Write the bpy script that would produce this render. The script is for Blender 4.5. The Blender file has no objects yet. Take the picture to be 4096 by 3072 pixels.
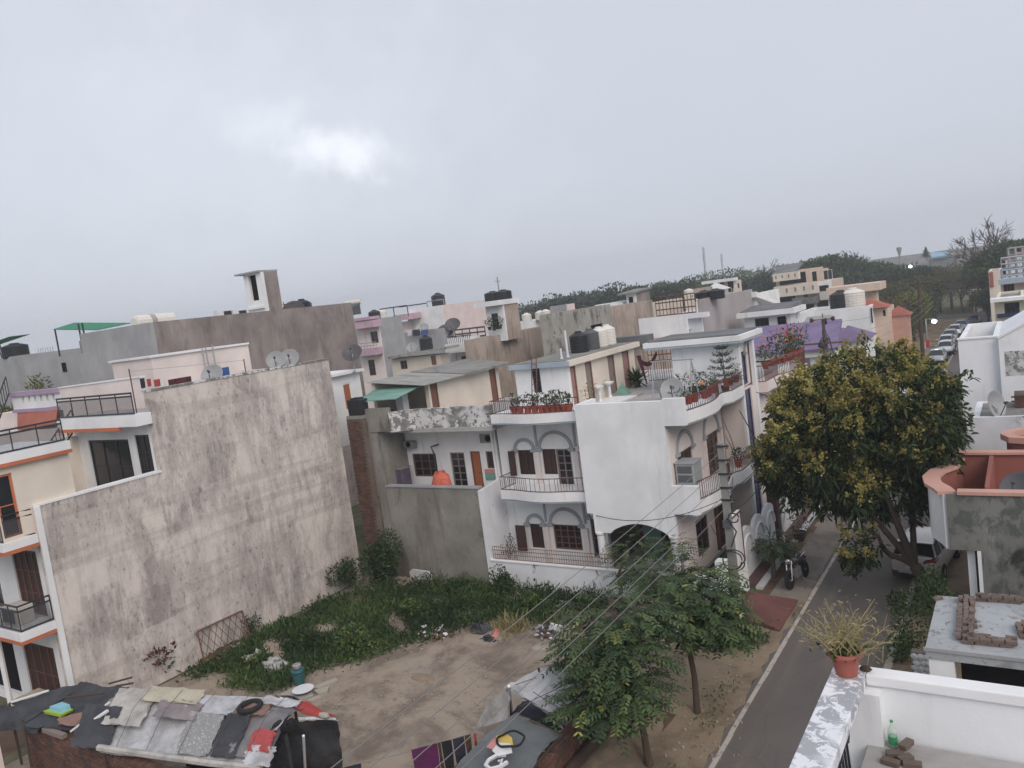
import bpy,math,random
import numpy as np
from mathutils import Vector,Matrix
rnd = random.Random(7)
nrs = np.random.RandomState(11)
sc = bpy.context.scene
col = sc.collection
R = math.radians
# ------------------------------------------------------------------ camera
# world axes: +Y runs along the street away from the camera, +X to its right, z = 0 is street level
FPX,PITCH,ROLL,YAW,CAMZ = 790.0,R(-5.8),R(7.5),R(33.5),12.0
_f = np.array([-math.sin(YAW)*math.cos(PITCH),math.cos(YAW)*math.cos(PITCH),math.sin(PITCH)])
_r = np.array([math.cos(YAW),math.sin(YAW),0.0])
_u = np.cross(_r,_f)
_R = math.cos(ROLL)*_r - math.sin(ROLL)*_u
_U = math.sin(ROLL)*_r + math.cos(ROLL)*_u
CP = np.array([0,0,CAMZ])
cam = bpy.data.cameras.new('camera')
cam.sensor_width = 36.0
cam.lens = 36.0*FPX/1024.0
cam.clip_start,cam.clip_end = 0.1,6000
cam_ob = bpy.data.objects.new('camera',cam)
col.objects.link(cam_ob)
cam_ob.matrix_world = Matrix(((_R[0],_U[0],-_f[0],0),(_R[1],_U[1],-_f[1],0),(_R[2],_U[2],-_f[2],CAMZ),(0,0,0,1)))
sc.camera = cam_ob
# ------------------------------------------------------------------ sky, sun, exposure
SUN_EL,SUN_AZ = R(40),R(128)     # azimuth clockwise from +Y (sun behind the clouds, behind the viewer's right)
wd = bpy.data.worlds.new('World')
sc.world = wd
wd.use_nodes = True
wn,wl = wd.node_tree.nodes,wd.node_tree.links
wn.clear()
def W_(t,**k):
 n = wn.new(t)
 for a,b in k.items():
  setattr(n,a,b)
 return n
wo = W_('ShaderNodeOutputWorld');wb = W_('ShaderNodeBackground')
sky = W_('ShaderNodeTexSky',sky_type='NISHITA',sun_disc=False,sun_elevation=SUN_EL,sun_rotation=SUN_AZ,air_density=1.3,dust_density=3.0)
tc = W_('ShaderNodeTexCoord')
# clouds: noise on the sky direction, flattened towards the horizon as a cloud deck is
sep = W_('ShaderNodeSeparateXYZ');wl.new(tc.outputs['Generated'],sep.inputs[0])
zc = W_('ShaderNodeMath',operation='MAXIMUM');wl.new(sep.outputs['Z'],zc.inputs[0]);zc.inputs[1].default_value = 0.0
za = W_('ShaderNodeMath',operation='ADD');wl.new(zc.outputs[0],za.inputs[0]);za.inputs[1].default_value = 0.22
dx = W_('ShaderNodeMath',operation='DIVIDE');wl.new(sep.outputs['X'],dx.inputs[0]);wl.new(za.outputs[0],dx.inputs[1])
dy = W_('ShaderNodeMath',operation='DIVIDE');wl.new(sep.outputs['Y'],dy.inputs[0]);wl.new(za.outputs[0],dy.inputs[1])
cmb = W_('ShaderNodeCombineXYZ');wl.new(dx.outputs[0],cmb.inputs[0]);wl.new(dy.outputs[0],cmb.inputs[1])
n1 = W_('ShaderNodeTexNoise');n1.inputs['Scale'].default_value = 0.75;n1.inputs['Detail'].default_value = 6;n1.inputs['Roughness'].default_value = 0.5;n1.inputs['Distortion'].default_value = 0.3
wl.new(cmb.outputs[0],n1.inputs['Vector'])
cr = W_('ShaderNodeValToRGB');wl.new(n1.outputs['Fac'],cr.inputs[0])
cr.color_ramp.elements[0].position = 0.30;cr.color_ramp.elements[0].color = (5.55,5.9,6.65,1)
cr.color_ramp.elements[1].position = 0.74;cr.color_ramp.elements[1].color = (5.8,6.2,6.95,1)
# the thin place in the cloud deck where the light comes through
def wdir(px,py):
 d = (px - 512)/FPX*_R - (py - 384)/FPX*_U + _f
 return d/np.linalg.norm(d)
n2 = W_('ShaderNodeTexNoise');n2.inputs['Scale'].default_value = 13;n2.inputs['Detail'].default_value = 7;n2.inputs['Roughness'].default_value = 0.62
wl.new(tc.outputs['Generated'],n2.inputs['Vector'])
def wm(op,a,b):
 n = W_('ShaderNodeMath',operation=op)
 for i,v in enumerate((a,b)):
  if isinstance(v,(int,float)):n.inputs[i].default_value = v
  else:wl.new(v,n.inputs[i])
 return n.outputs[0]
def glow(px,py,wid,hgt,tilt,power,rag):
 """ragged bright rent: wid, hgt in degrees along two axes of the sky"""
 d = wdir(px,py);e = np.cross(d,(0,0,1));e /= np.linalg.norm(e);n = np.cross(e,d)
 ax = e*math.cos(R(tilt)) + n*math.sin(R(tilt));ay = -e*math.sin(R(tilt)) + n*math.cos(R(tilt));q = []
 for v,w in ((ax,wid),(ay,hgt)):
  dp = W_('ShaderNodeVectorMath',operation='DOT_PRODUCT');wl.new(tc.outputs['Generated'],dp.inputs[0]);dp.inputs[1].default_value = v
  k = wm('DIVIDE',dp.outputs['Value'],math.sin(R(w)));q.append(wm('MULTIPLY',k,k))
 dist = wm('POWER',wm('ADD',q[0],q[1]),.5)
 fr = W_('ShaderNodeVectorMath',operation='DOT_PRODUCT');wl.new(tc.outputs['Generated'],fr.inputs[0]);fr.inputs[1].default_value = d
 dist = wm('ADD',dist,wm('MULTIPLY',wm('SUBTRACT',n2.outputs['Fac'],.5),-rag))
 mr = W_('ShaderNodeMapRange');mr.interpolation_type = 'SMOOTHSTEP';mr.inputs['From Min'].default_value = 1.25;mr.inputs['From Max'].default_value = 0.1;wl.new(dist,mr.inputs['Value'])
 return wm('MULTIPLY',wm('MULTIPLY',mr.outputs[0],wm('GREATER_THAN',fr.outputs['Value'],0.0)),power)
gb = wm('ADD',wm('ADD',glow(342,156,4.6,1.9,-20,2.3,2.6),glow(270,122,3.2,1.6,15,.8,2.6)),wm('ADD',glow(290,145,18,9,-8,.55,1.2),glow(60,150,34,18,0,.35,1.0)))
cc = W_('ShaderNodeMixRGB',blend_type='ADD');cc.inputs[0].default_value = 1.0
gc = W_('ShaderNodeMixRGB',blend_type='MULTIPLY');gc.inputs[0].default_value = 1.0;gc.inputs[1].default_value = (1.0,0.99,0.95,1)
wl.new(gb,gc.inputs[2]);wl.new(cr.outputs[0],cc.inputs[1]);wl.new(gc.outputs[0],cc.inputs[2])
mx = W_('ShaderNodeMixRGB');mx.inputs[0].default_value = 0.93      # cloud cover over the clear Nishita sky
wl.new(sky.outputs[0],mx.inputs[1]);wl.new(cc.outputs[0],mx.inputs[2])
wl.new(mx.outputs[0],wb.inputs[0]);wb.inputs[1].default_value = 0.1
wl.new(wb.outputs[0],wo.inputs[0])
sun = bpy.data.lights.new('sun','SUN');sun.energy = 1.5;sun.angle = R(40);sun.color = (1.0,0.88,0.8)
sun_ob = bpy.data.objects.new('sun',sun);col.objects.link(sun_ob)
_sd = Vector((math.sin(SUN_AZ)*math.cos(SUN_EL),math.cos(SUN_AZ)*math.cos(SUN_EL),math.sin(SUN_EL)))
sun_ob.rotation_euler = _sd.to_track_quat('Z','Y').to_euler()
sun_ob.location = (30,-30,60)
vs = sc.view_settings
vs.view_transform = 'Standard';vs.look = 'None';vs.gamma = 1.0;vs.exposure = 0.26;vs.use_curve_mapping = False
sc.cycles.max_bounces = 6;sc.cycles.diffuse_bounces = 3;sc.cycles.glossy_bounces = 2;sc.cycles.transmission_bounces = 4
sc.cycles.volume_bounces = 0;sc.cycles.transparent_max_bounces = 6
sc.cycles.use_denoising = True
# ------------------------------------------------------------------ photograph pixel -> direction -> point on a known plane
def mk(x0,y0,k=2212/1024.):return lambda x,y:((x0 + x/k)/4,(y0 + y/k)/4)
VA = mk(0,1024);VB = mk(1024,1024);VC = mk(2048,1024);VD = mk(3072,824);VE = mk(0,1692);VF = mk(1024,1692);VG = mk(2048,1592);VH = mk(3072,1592)
VI = mk(0,2304);VJ = mk(1024,2304);VK = mk(2048,2304);VL = mk(3072,2304);VM = mk(2700,1000,2212/600.);VN = mk(3500,900,2197/596.)
VQ = mk(2900,1950,2212/600.);VP = mk(2900,1550,2212/600.);VT = mk(2900,1200,2212/600.)
VR = mk(3496,1200,2212/600.);VS = mk(3496,1550,2212/600.);VU = mk(3496,1950,2212/600.);VV = mk(3496,2250,2212/600.)
VW = lambda x,y:(x*1024/2212.,y*1024/2212.)
def _on(p,ax,v):
 d = (p[0] - 512)/FPX*_R - (p[1] - 384)/FPX*_U + _f
 return CP + (v - CP[ax])/d[ax]*d
def onx(p,v):return _on(p,0,v)
def ony(p,v):return _on(p,1,v)
def onz(p,v=0.0):return _on(p,2,v)
def project(q):
 v = np.array(q,float) - CP;w = v @ _f
 return ((v @ _R)/w*FPX + 512),(384 - (v @ _U)/w*FPX)
# ------------------------------------------------------------------ mesh builder
OFF = {}
class MB:
 def __init__(s):s.v = [];s.f = []
 def add(s,vs,fs):
  n = len(s.v);s.v += [tuple(map(float,p)) for p in vs];s.f += [tuple(i + n for i in f) for f in fs];return s
 def box(s,x0,x1,y0,y1,z0,z1):
  if x0 > x1:x0,x1 = x1,x0
  if y0 > y1:y0,y1 = y1,y0
  if z0 > z1:z0,z1 = z1,z0
  return s.add([(x0,y0,z0),(x1,y0,z0),(x1,y1,z0),(x0,y1,z0),(x0,y0,z1),(x1,y0,z1),(x1,y1,z1),(x0,y1,z1)],
                     [(0,3,2,1),(4,5,6,7),(0,1,5,4),(1,2,6,5),(2,3,7,6),(3,0,4,7)])
 def hexa(s,lo,hi):      # lo, hi: 4 points each (same winding)
  return s.add(list(lo) + list(hi),[(0,3,2,1),(4,5,6,7),(0,1,5,4),(1,2,6,5),(2,3,7,6),(3,0,4,7)])
 def prism(s,poly,z0,z1):
  n = len(poly)
  a = sum(poly[i][0]*poly[(i + 1) % n][1] - poly[(i + 1) % n][0]*poly[i][1] for i in range(n))
  if a < 0:poly = poly[::-1]
  return s.add([(x,y,z0) for x,y in poly] + [(x,y,z1) for x,y in poly],
                     [tuple(range(n - 1,-1,-1)),tuple(range(n,2*n))] + [(i,(i + 1) % n,n + (i + 1) % n,n + i) for i in range(n)])
 def strip(s,path,w,z0,z1):           # a wall of width w following a 2-D path
  pts = [Vector(p) for p in path];L = [];Rr = []
  for i,p in enumerate(pts):
   a = pts[max(i - 1,0)];b = pts[min(i + 1,len(pts) - 1)]
   d = (b - a).normalized();nrm = Vector((-d.y,d.x))
   L.append(p + nrm*w/2);Rr.append(p - nrm*w/2)
  n = len(pts);v = []
  for q in (L,Rr):
   v += [(p.x,p.y,z0) for p in q];v += [(p.x,p.y,z1) for p in q]
  f = []
  for i in range(n - 1):
   f += [(i,i + n,i + n + 1,i + 1),(2*n + i,2*n + i + 1,3*n + i + 1,3*n + i),(n + i,3*n + i,3*n + i + 1,n + i + 1),(i,i + 1,2*n + i + 1,2*n + i)]
  f += [(0,2*n,3*n,n),(n - 1,2*n - 1,4*n - 1,3*n - 1)]
  return s.add(v,f)
 def tube(s,pts,r,n=6,caps=True):
  pts = [Vector(p) for p in pts];rs = r if isinstance(r,(list,tuple)) else [r]*len(pts)
  rings = [];prev = None
  for i,p in enumerate(pts):
   d = (pts[min(i + 1,len(pts) - 1)] - pts[max(i - 1,0)])
   d = d.normalized() if d.length > 1e-9 else Vector((0,0,1))
   if prev is None:
    a = d.orthogonal().normalized()
   else:
    a = prev - d*prev.dot(d)
    a = a.normalized() if a.length > 1e-6 else d.orthogonal().normalized()
   prev = a;b = d.cross(a)
   rings.append([p + (a*math.cos(2*math.pi*k/n) + b*math.sin(2*math.pi*k/n))*rs[i] for k in range(n)])
  v = [q for rg in rings for q in rg];f = []
  for i in range(len(pts) - 1):
   for k in range(n):
    f.append((i*n + k,i*n + (k + 1) % n,(i + 1)*n + (k + 1) % n,(i + 1)*n + k))
  if caps:f += [tuple(range(n - 1,-1,-1)),tuple(range((len(pts) - 1)*n,len(pts)*n))]
  return s.add(v,f)
 def lathe(s,prof,c=(0,0,0),n=16,squash=(1,1)):
  v = [];f = []
  for r,z in prof:
   for k in range(n):
    a = 2*math.pi*k/n
    v.append((c[0] + r*math.cos(a)*squash[0],c[1] + r*math.sin(a)*squash[1],c[2] + z))
  for i in range(len(prof) - 1):
   for k in range(n):
    f.append((i*n + k,i*n + (k + 1) % n,(i + 1)*n + (k + 1) % n,(i + 1)*n + k))
  if prof[0][0] > 1e-4:f.append(tuple(range(n - 1,-1,-1)))
  if prof[-1][0] > 1e-4:f.append(tuple(range((len(prof) - 1)*n,len(prof)*n)))
  return s.add(v,f)
 def quad(s,a,b,c,d):return s.add([a,b,c,d],[(0,1,2,3)])
 def slab(s,corners,t):                 # four 3-D corners + thickness downwards
  return s.hexa([(p[0],p[1],p[2] - t) for p in corners],corners)
 def build(s,name,mat,parent=None,local=False,smooth=False,bevel=0.0):
  me = bpy.data.meshes.new(name)
  o = bpy.data.objects.new(name,me)
  off = (0,0,0)
  if parent is not None and not local:off = OFF.get(parent.name,(0,0,0))
  me.from_pydata([(x - off[0],y - off[1],z - off[2]) for x,y,z in s.v],[],s.f)
  me.update()
  if smooth:
   for p in me.polygons:p.use_smooth = True
  m = MATS[mat] if isinstance(mat,str) else mat
  me.materials.append(m)
  col.objects.link(o)
  if parent is not None:
   o.parent = parent;OFF[o.name] = off
  if bevel:
   b = o.modifiers.new('bevel','BEVEL');b.width = bevel;b.segments = 2;b.limit_method = 'ANGLE'
  return o
def tag(o,label,cat,group=None,kind=None):
 if label:o['label'] = label
 if cat:o['category'] = cat
 if group:o['group'] = group
 if kind:o['kind'] = kind
 return o
def thing(name,label,cat,loc=(0,0,0),rz=0.0,group=None):
 o = bpy.data.objects.new(name,None);o.empty_display_size = 0.2
 o.location = tuple(map(float,loc));o.rotation_euler = (0,0,rz)
 col.objects.link(o);OFF[o.name] = tuple(map(float,loc))
 return tag(o,label,cat,group)
def copy_tree(o,loc=None,rz=None,scale=None,label=None,parent=None):
 c = o.copy();col.objects.link(c);c.parent = parent
 if loc is not None:c.location = tuple(map(float,loc))
 if rz is not None:c.rotation_euler = (c.rotation_euler[0],c.rotation_euler[1],rz)
 if scale is not None:c.scale = (scale,)*3 if isinstance(scale,(int,float)) else scale
 if label:c['label'] = label
 for ch in [x for x in bpy.data.objects if x.parent == o]:
  copy_tree(ch,parent=c)
 return c
def structure(name,mb,mat,**k):
 o = mb.build(name,mat,**k);o['kind'] = 'structure';return o
def leafmesh(name,V,nv,mat,parent=None,vary=None,off=(0,0,0)):
 """V: (n, nv, 3) polygons -> one mesh; vary: (n,) value per leaf, read by the material"""
 n = V.shape[0]
 me = bpy.data.meshes.new(name)
 me.vertices.add(n*nv);me.vertices.foreach_set('co',(V - np.array(off)).astype(np.float32).ravel())
 me.loops.add(n*nv);me.loops.foreach_set('vertex_index',np.arange(n*nv,dtype=np.int32))
 me.polygons.add(n);me.polygons.foreach_set('loop_start',np.arange(0,n*nv,nv,dtype=np.int32))
 me.polygons.foreach_set('loop_total',np.full(n,nv,dtype=np.int32))
 if vary is not None:
  at = me.attributes.new('vary','FLOAT','FACE');at.data.foreach_set('value',vary.astype(np.float32))
 me.update(calc_edges=True);me.validate()
 me.materials.append(MATS[mat])
 o = bpy.data.objects.new(name,me);col.objects.link(o)
 if parent is not None:o.parent = parent;OFF[o.name] = OFF.get(parent.name,(0,0,0))
 return o
# ------------------------------------------------------------------ materials
MATS = {}
class NG:
 def __init__(s,name):
  s.m = bpy.data.materials.new(name);s.m.use_nodes = True
  s.t = s.m.node_tree;s.b = s.t.nodes['Principled BSDF'];MATS[name] = s.m
  s.pos = None
 def n(s,t,**k):
  x = s.t.nodes.new(t)
  for a,b in k.items():setattr(x,a,b)
  return x
 def l(s,a,b):s.t.links.new(a,b)
 def coords(s,sx=1,sy=1,sz=1,obj=False):
  if obj:o = s.n('ShaderNodeTexCoord').outputs['Object']
  else:o = s.n('ShaderNodeNewGeometry').outputs['Position']
  mp = s.n('ShaderNodeMapping');mp.inputs['Scale'].default_value = (sx,sy,sz);s.l(o,mp.inputs[0]);return mp.outputs[0]
 def noise(s,vec,scale,detail=5,rough=.6,dist=0.0):
  x = s.n('ShaderNodeTexNoise');x.inputs['Scale'].default_value = scale;x.inputs['Detail'].default_value = detail;x.inputs['Roughness'].default_value = rough
  x.inputs['Distortion'].default_value = dist;s.l(vec,x.inputs['Vector']);return x.outputs['Fac']
 def mapr(s,fac,a,b,c=0.0,d=1.0,smooth=True):
  x = s.n('ShaderNodeMapRange');x.interpolation_type = 'SMOOTHSTEP' if smooth else 'LINEAR'
  for i,v in enumerate((a,b,c,d)):x.inputs[i + 1].default_value = v
  s.l(fac,x.inputs[0]);return x.outputs[0]
 def math(s,op,a,b):
  x = s.n('ShaderNodeMath',operation=op)
  for i,v in enumerate((a,b)):
   if isinstance(v,(int,float)):x.inputs[i].default_value = v
   else:s.l(v,x.inputs[i])
  return x.outputs[0]
 def mix(s,fac,a,b,blend='MIX'):
  x = s.n('ShaderNodeMixRGB',blend_type=blend)
  for i,v in enumerate((fac,a,b)):
   if isinstance(v,(int,float)):x.inputs[i].default_value = v
   elif isinstance(v,(tuple,list)):x.inputs[i].default_value = (*v[:3],1)
   else:s.l(v,x.inputs[i])
  return x.outputs[0]
 def bump(s,h,strength=.3,dist=.02):
  x = s.n('ShaderNodeBump');x.inputs['Strength'].default_value = strength;x.inputs['Distance'].default_value = dist
  s.l(h,x.inputs['Height']);s.l(x.outputs[0],s.b.inputs['Normal'])
def plaster(name,base,rough=.85,var=.10,stains=(),peel=(),fine=.06,bump=.25,obj=False,metal=0.0,spec=.3):
 """stains: (colour, amount, scale, stretch, lo, hi); peel: (colour, scale, lo, hi) hard-edged flaking"""
 g = NG(name);v = g.coords(obj=obj)
 big = g.noise(v,.55,4,.6);sm = g.noise(v,9,4,.7)
 c = g.mix(g.mapr(big,.3,.7,0,1),tuple(x*(1 - var) for x in base),tuple(min(.9,x*(1 + var*.6)) for x in base))
 for (sc_,amt,scale,stretch,lo,hi) in stains:
  vs_ = g.coords(1,1,stretch,obj=obj)
  st = g.noise(vs_,scale,7,.65,.4)
  c = g.mix(g.math('MULTIPLY',g.mapr(st,lo,hi),amt),c,sc_)
 for (pc,scale,lo,hi) in peel:
  pn = g.noise(v,scale,9,.74,.5)
  gate = g.mapr(g.noise(v,scale*.35,2,.5),.36,.48)
  c = g.mix(g.math('MULTIPLY',g.mapr(pn,lo,hi),gate),c,pc)
 if fine:c = g.mix(fine,c,sm,'OVERLAY')
 g.l(c,g.b.inputs['Base Color']);g.b.inputs['Roughness'].default_value = rough;g.b.inputs['Metallic'].default_value = metal
 g.b.inputs['Specular IOR Level'].default_value = spec
 if bump:g.bump(g.mix(.5,sm,g.noise(v,35,2,.6)),bump,.012)
 return g.m
def plain(name,base,rough=.6,metal=0.0,var=.08,spec=.4,bump=0.0,scale=6,coat=0.0):
 g = NG(name);v = g.coords(obj=True)
 c = g.mix(g.noise(v,scale,4,.6),tuple(x*(1 - 2*var) for x in base),tuple(min(.95,x*(1 + var)) for x in base))
 g.l(c,g.b.inputs['Base Color']);g.b.inputs['Roughness'].default_value = rough;g.b.inputs['Metallic'].default_value = metal
 g.b.inputs['Specular IOR Level'].default_value = spec;g.b.inputs['Coat Weight'].default_value = coat
 if bump:g.bump(g.noise(v,scale*3,4,.6),bump,.02)
 return g.m
def leafmat(name,dark,mid,light,trans=.25,rough=.55,yellow=None):
 g = NG(name)
 at = g.n('ShaderNodeAttribute',attribute_name='vary')
 x = g.n('ShaderNodeValToRGB');e = x.color_ramp.elements
 e[0].position = 0;e[0].color = (*dark,1);e[1].position = 1;e[1].color = (*(yellow or light),1)
 k = e.new(.5);k.color = (*mid,1)
 if yellow:k2 = e.new(.86);k2.color = (*light,1)
 g.l(at.outputs['Fac'],x.inputs[0]);g.l(x.outputs[0],g.b.inputs['Base Color'])
 g.b.inputs['Roughness'].default_value = rough;g.b.inputs['Specular IOR Level'].default_value = .35
 tr = g.n('ShaderNodeBsdfTranslucent');g.l(x.outputs[0],tr.inputs[0])
 ms = g.n('ShaderNodeMixShader');ms.inputs[0].default_value = trans
 out = g.t.nodes['Material Output'];g.l(g.b.outputs[0],ms.inputs[1]);g.l(tr.outputs[0],ms.inputs[2]);g.l(ms.outputs[0],out.inputs[0])
 return g.m
GREY = (.20,.20,.20)
plaster('white',(.79,.805,.82),stains=[((.55,.555,.56),.55,1.6,.10,.55,.72),((.42,.43,.45),.45,.5,.22,.56,.78)],fine=.05)
plaster('white_clean',(.78,.785,.79),stains=[((.45,.44,.43),.5,2.0,.12,.58,.74),((.5,.5,.5),.3,.6,.25,.58,.8)])
plaster('white_pink',(.74,.66,.625),stains=[((.42,.37,.35),.35,.5,.2,.56,.8)])
plaster('cream',(.70,.63,.54),stains=[((.42,.36,.31),.4,.5,.2,.56,.8)])
plaster('white_soiled',(.72,.74,.77),stains=[((.08,.085,.09),.9,1.6,.6,.60,.70),((.32,.34,.36),.6,.6,.3,.5,.75)])
plaster('peel_white',(.66,.66,.655),stains=[((.30,.29,.28),.5,.9,.4,.48,.68)],peel=[((.21,.21,.205),2.2,.46,.50),((.16,.16,.155),4.5,.52,.55)])
plaster('peel_coping',(.76,.77,.80),peel=[((.36,.37,.40),5.5,.47,.50)],stains=[((.5,.5,.5),.3,2,1,.55,.75)])
plaster('cement',(.255,.245,.22),var=.25,stains=[((.10,.09,.08),.8,.42,.5,.52,.62),((.15,.12,.10),.55,1.4,.16,.5,.68),((.42,.41,.39),.6,.7,.35,.6,.72),((.13,.12,.11),.5,4,.5,.55,.7)])
plaster('roof_white',(.36,.38,.395),var=.15,stains=[((.2,.2,.2),.7,1.3,1,.54,.68),((.12,.12,.12),.7,5,1,.6,.7)],peel=[((.2,.19,.18),3.0,.56,.59)])
plaster('cement_pale',(.36,.36,.37),var=.14,stains=[((.25,.25,.26),.5,1.5,.3,.5,.7),((.48,.48,.48),.4,1.0,.6,.58,.72),((.22,.22,.22),.6,.5,.3,.5,.75)])
plaster('cement_pink',(.40,.37,.37),var=.12,stains=[((.24,.22,.22),.55,.4,.2,.52,.74)])
plaster('cement_brown',(.27,.232,.218),var=.25,stains=[((.12,.095,.09),.5,1.8,.25,.52,.68),((.40,.35,.33),.65,.55,.3,.5,.68),((.13,.105,.10),.6,.4,.2,.55,.75)])
plaster('tan_weathered',(.42,.345,.29),var=.2,stains=[((.10,.085,.075),.6,2.2,.12,.55,.68),((.18,.15,.135),.75,.9,.14,.48,.68),((.52,.46,.41),.5,.6,.5,.58,.75)])
plaster('mouldy',(.36,.345,.31),var=.2,stains=[((.045,.045,.042),.8,1.6,.6,.56,.66),((.08,.08,.075),.85,.8,.45,.5,.68),((.48,.46,.43),.5,1.3,.6,.58,.72)])
plaster('mossy_grey',(.20,.20,.185),var=.25,bump=.5,stains=[((.085,.095,.085),.85,2.8,.7,.44,.60),((.03,.03,.029),.95,.9,.5,.53,.62),((.36,.36,.35),.6,1.2,.6,.62,.74)])
# the long rain-streaked flank wall
def bigwall():
 g = NG('streaked_cream');v = g.coords()
 big = g.noise(v,.35,4,.6);fine = g.noise(v,14,5,.75)
 c = g.mix(big,(.645,.58,.53),(.73,.665,.61))
 st = g.noise(g.coords(1,1,.15),1.4,9,.74,.6)
 patch = g.noise(g.coords(1,1,.6),.30,7,.66,.5)
 blot = g.noise(g.coords(1,1,.36),2.5,9,.8,.3)
 vc = g.n('ShaderNodeTexVoronoi',distance='CHEBYCHEV');vc.inputs['Scale'].default_value = .5;vn = g.n('ShaderNodeMixRGB',blend_type='ADD');vn.inputs[0].default_value = .35;g.l(g.coords(1,1,1.3),vn.inputs[1]);g.l(g.noise(v,1.5,4,.6),vn.inputs[2]);g.l(vn.outputs[0],vc.inputs['Vector'])
 blk = g.mapr(g.mix(1.0,vc.outputs['Color'],(.34,.33,.33),'MULTIPLY'),.05,.28,.55,1.15)
 f1 = g.mapr(g.math('ADD',g.math('MULTIPLY',st,.5),g.math('MULTIPLY',patch,.5)),.44,.565)
 f2 = g.mapr(g.math('ADD',g.math('MULTIPLY',blot,.6),g.math('MULTIPLY',patch,.4)),.455,.59)
 c = g.mix(g.math('MULTIPLY',g.math('MULTIPLY',f1,blk),.52),c,(.29,.255,.24))
 c = g.mix(g.math('MULTIPLY',g.math('MULTIPLY',f2,blk),.5),c,(.22,.195,.19))
 spk = g.noise(g.coords(1,1,.5),5.5,8,.8)
 c = g.mix(g.math('MULTIPLY',g.math('MULTIPLY',g.mapr(spk,.53,.62),g.mapr(patch,.40,.56)),.6),c,(.13,.112,.108))
 course = g.noise(g.coords(.12,.12,2.2),1.0,3,.5)
 c = g.mix(g.math('MULTIPLY',g.mapr(course,.52,.66),.22),c,(.19,.165,.15))
 pale = g.noise(g.coords(1,1,.10),.55,5,.6)
 c = g.mix(g.math('MULTIPLY',g.mapr(pale,.60,.72),.45),c,(.62,.55,.48))
 c = g.mix(.16,c,fine,'OVERLAY')
 g.l(c,g.b.inputs['Base Color']);g.b.inputs['Roughness'].default_value = .95;g.b.inputs['Specular IOR Level'].default_value = .1
 g.bump(g.mix(.5,fine,st),.35,.03)
bigwall()
plaster('blue_trim',(.36,.43,.50),stains=[((.22,.25,.28),.5,.8,.5,.5,.75)])
plaster('grey_trim',(.34,.36,.38),stains=[((.2,.21,.22),.4,1,.5,.5,.75)])
plaster('orange_trim',(.52,.17,.085),var=.2)
plaster('pink_trim',(.52,.36,.43),var=.12)
plaster('lilac_trim',(.40,.30,.42),var=.12)
plaster('peach',(.66,.52,.42),stains=[((.42,.34,.28),.3,.5,.2,.55,.8)])
plaster('pale_pink',(.74,.62,.60),stains=[((.55,.46,.44),.3,.4,.2,.55,.8)])
plaster('dull_red',(.17,.075,.068),var=.2,fine=.12,stains=[((.10,.06,.055),.6,1.2,1,.5,.7),((.26,.2,.17),.4,2,1,.58,.72)])
plaster('terracotta',(.30,.115,.09),var=.12,fine=.1,stains=[((.25,.10,.08),.5,1.2,.5,.55,.75)])
plaster('salmon',(.56,.33,.27),var=.1,stains=[((.40,.25,.2),.4,1.3,.6,.55,.75)])
plaster('roof_cement',(.24,.235,.22),var=.2,stains=[((.10,.10,.095),.7,1.2,1,.5,.7)])
plaster('terrace_floor',(.40,.39,.38),var=.15,stains=[((.22,.21,.2),.6,.8,1,.5,.72)])
plaster('purple_roof',(.195,.15,.265),var=.15,fine=.1,bump=.4)
plaster('slate_roof',(.16,.165,.17),var=.25,fine=.15)
plaster('red_tile',(.36,.125,.09),var=.2)
plaster('concrete',(.27,.265,.255),var=.15,stains=[((.16,.155,.15),.6,2,.2,.5,.7)])
plaster('yellow_cream',(.70,.66,.52),stains=[((.45,.42,.33),.35,.5,.2,.55,.8)])
plaster('navy_tile',(.035,.045,.115),rough=.25,var=.2,fine=.02,bump=.05,spec=.5)
plain('door_orange',(.36,.125,.055),.55)
plain('door_brown',(.20,.095,.062),.6)
plain('door_faded',(.33,.19,.17),.7)
plain('wood_frame',(.155,.075,.055),.55)
plain('wood_dark',(.062,.034,.028),.55)
plain('wood_grey',(.24,.195,.175),.6)
plain('glass',(.018,.021,.026),.12,spec=.5,var=.02)
plain('opening_shade',(.016,.015,.016),.9,spec=.05)  # near-black colour that stands for the shade inside openings
plain('rail_dark',(.035,.035,.042),.5)
plain('rail_rust',(.135,.062,.052),.7)
plain('rail_maroon',(.10,.05,.05),.6)
plain('steel',(.36,.36,.37),.5,metal=.3)
plain('rust_iron',(.17,.09,.065),.85)
plain('tank_black',(.022,.024,.027),.5,bump=.1)
plain('tank_grey',(.10,.105,.115),.65)
plain('tank_white',(.72,.69,.63),.5)
plain('dish_grey',(.33,.34,.35),.5)
plain('dish_dark',(.09,.085,.09),.5)
plain('plastic_white',(.70,.71,.72),.45)
plain('ac_beige',(.55,.53,.48),.5)
plain('cooler_grey',(.34,.36,.37),.55)
plain('pot_red',(.34,.075,.055),.6)
plain('pot_terracotta',(.36,.11,.085),.6,scale=10)
plain('pot_dark',(.05,.04,.038),.7)
plain('soil',(.07,.05,.035),.95,bump=.5)
plain('flower_red',(.55,.06,.05),.6)
plain('flower_orange',(.75,.26,.04),.6)
plain('tyre',(.018,.018,.019),.8)
plain('rim',(.30,.30,.31),.4,metal=.5)
plain('car_champagne',(.60,.565,.52),.3,metal=.15,var=.03,coat=.5)
plain('car_white',(.70,.71,.73),.3,var=.03,coat=.4)
plain('car_silver',(.42,.44,.47),.3,metal=.4,var=.03,coat=.4)
plain('car_dark',(.045,.05,.06),.3,var=.03,coat=.4)
plain('car_blue',(.30,.36,.42),.3,metal=.3,var=.03,coat=.4)
plain('tail_red',(.20,.015,.018),.25,coat=.4)
plain('lamp_clear',(.62,.63,.65),.2)
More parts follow.
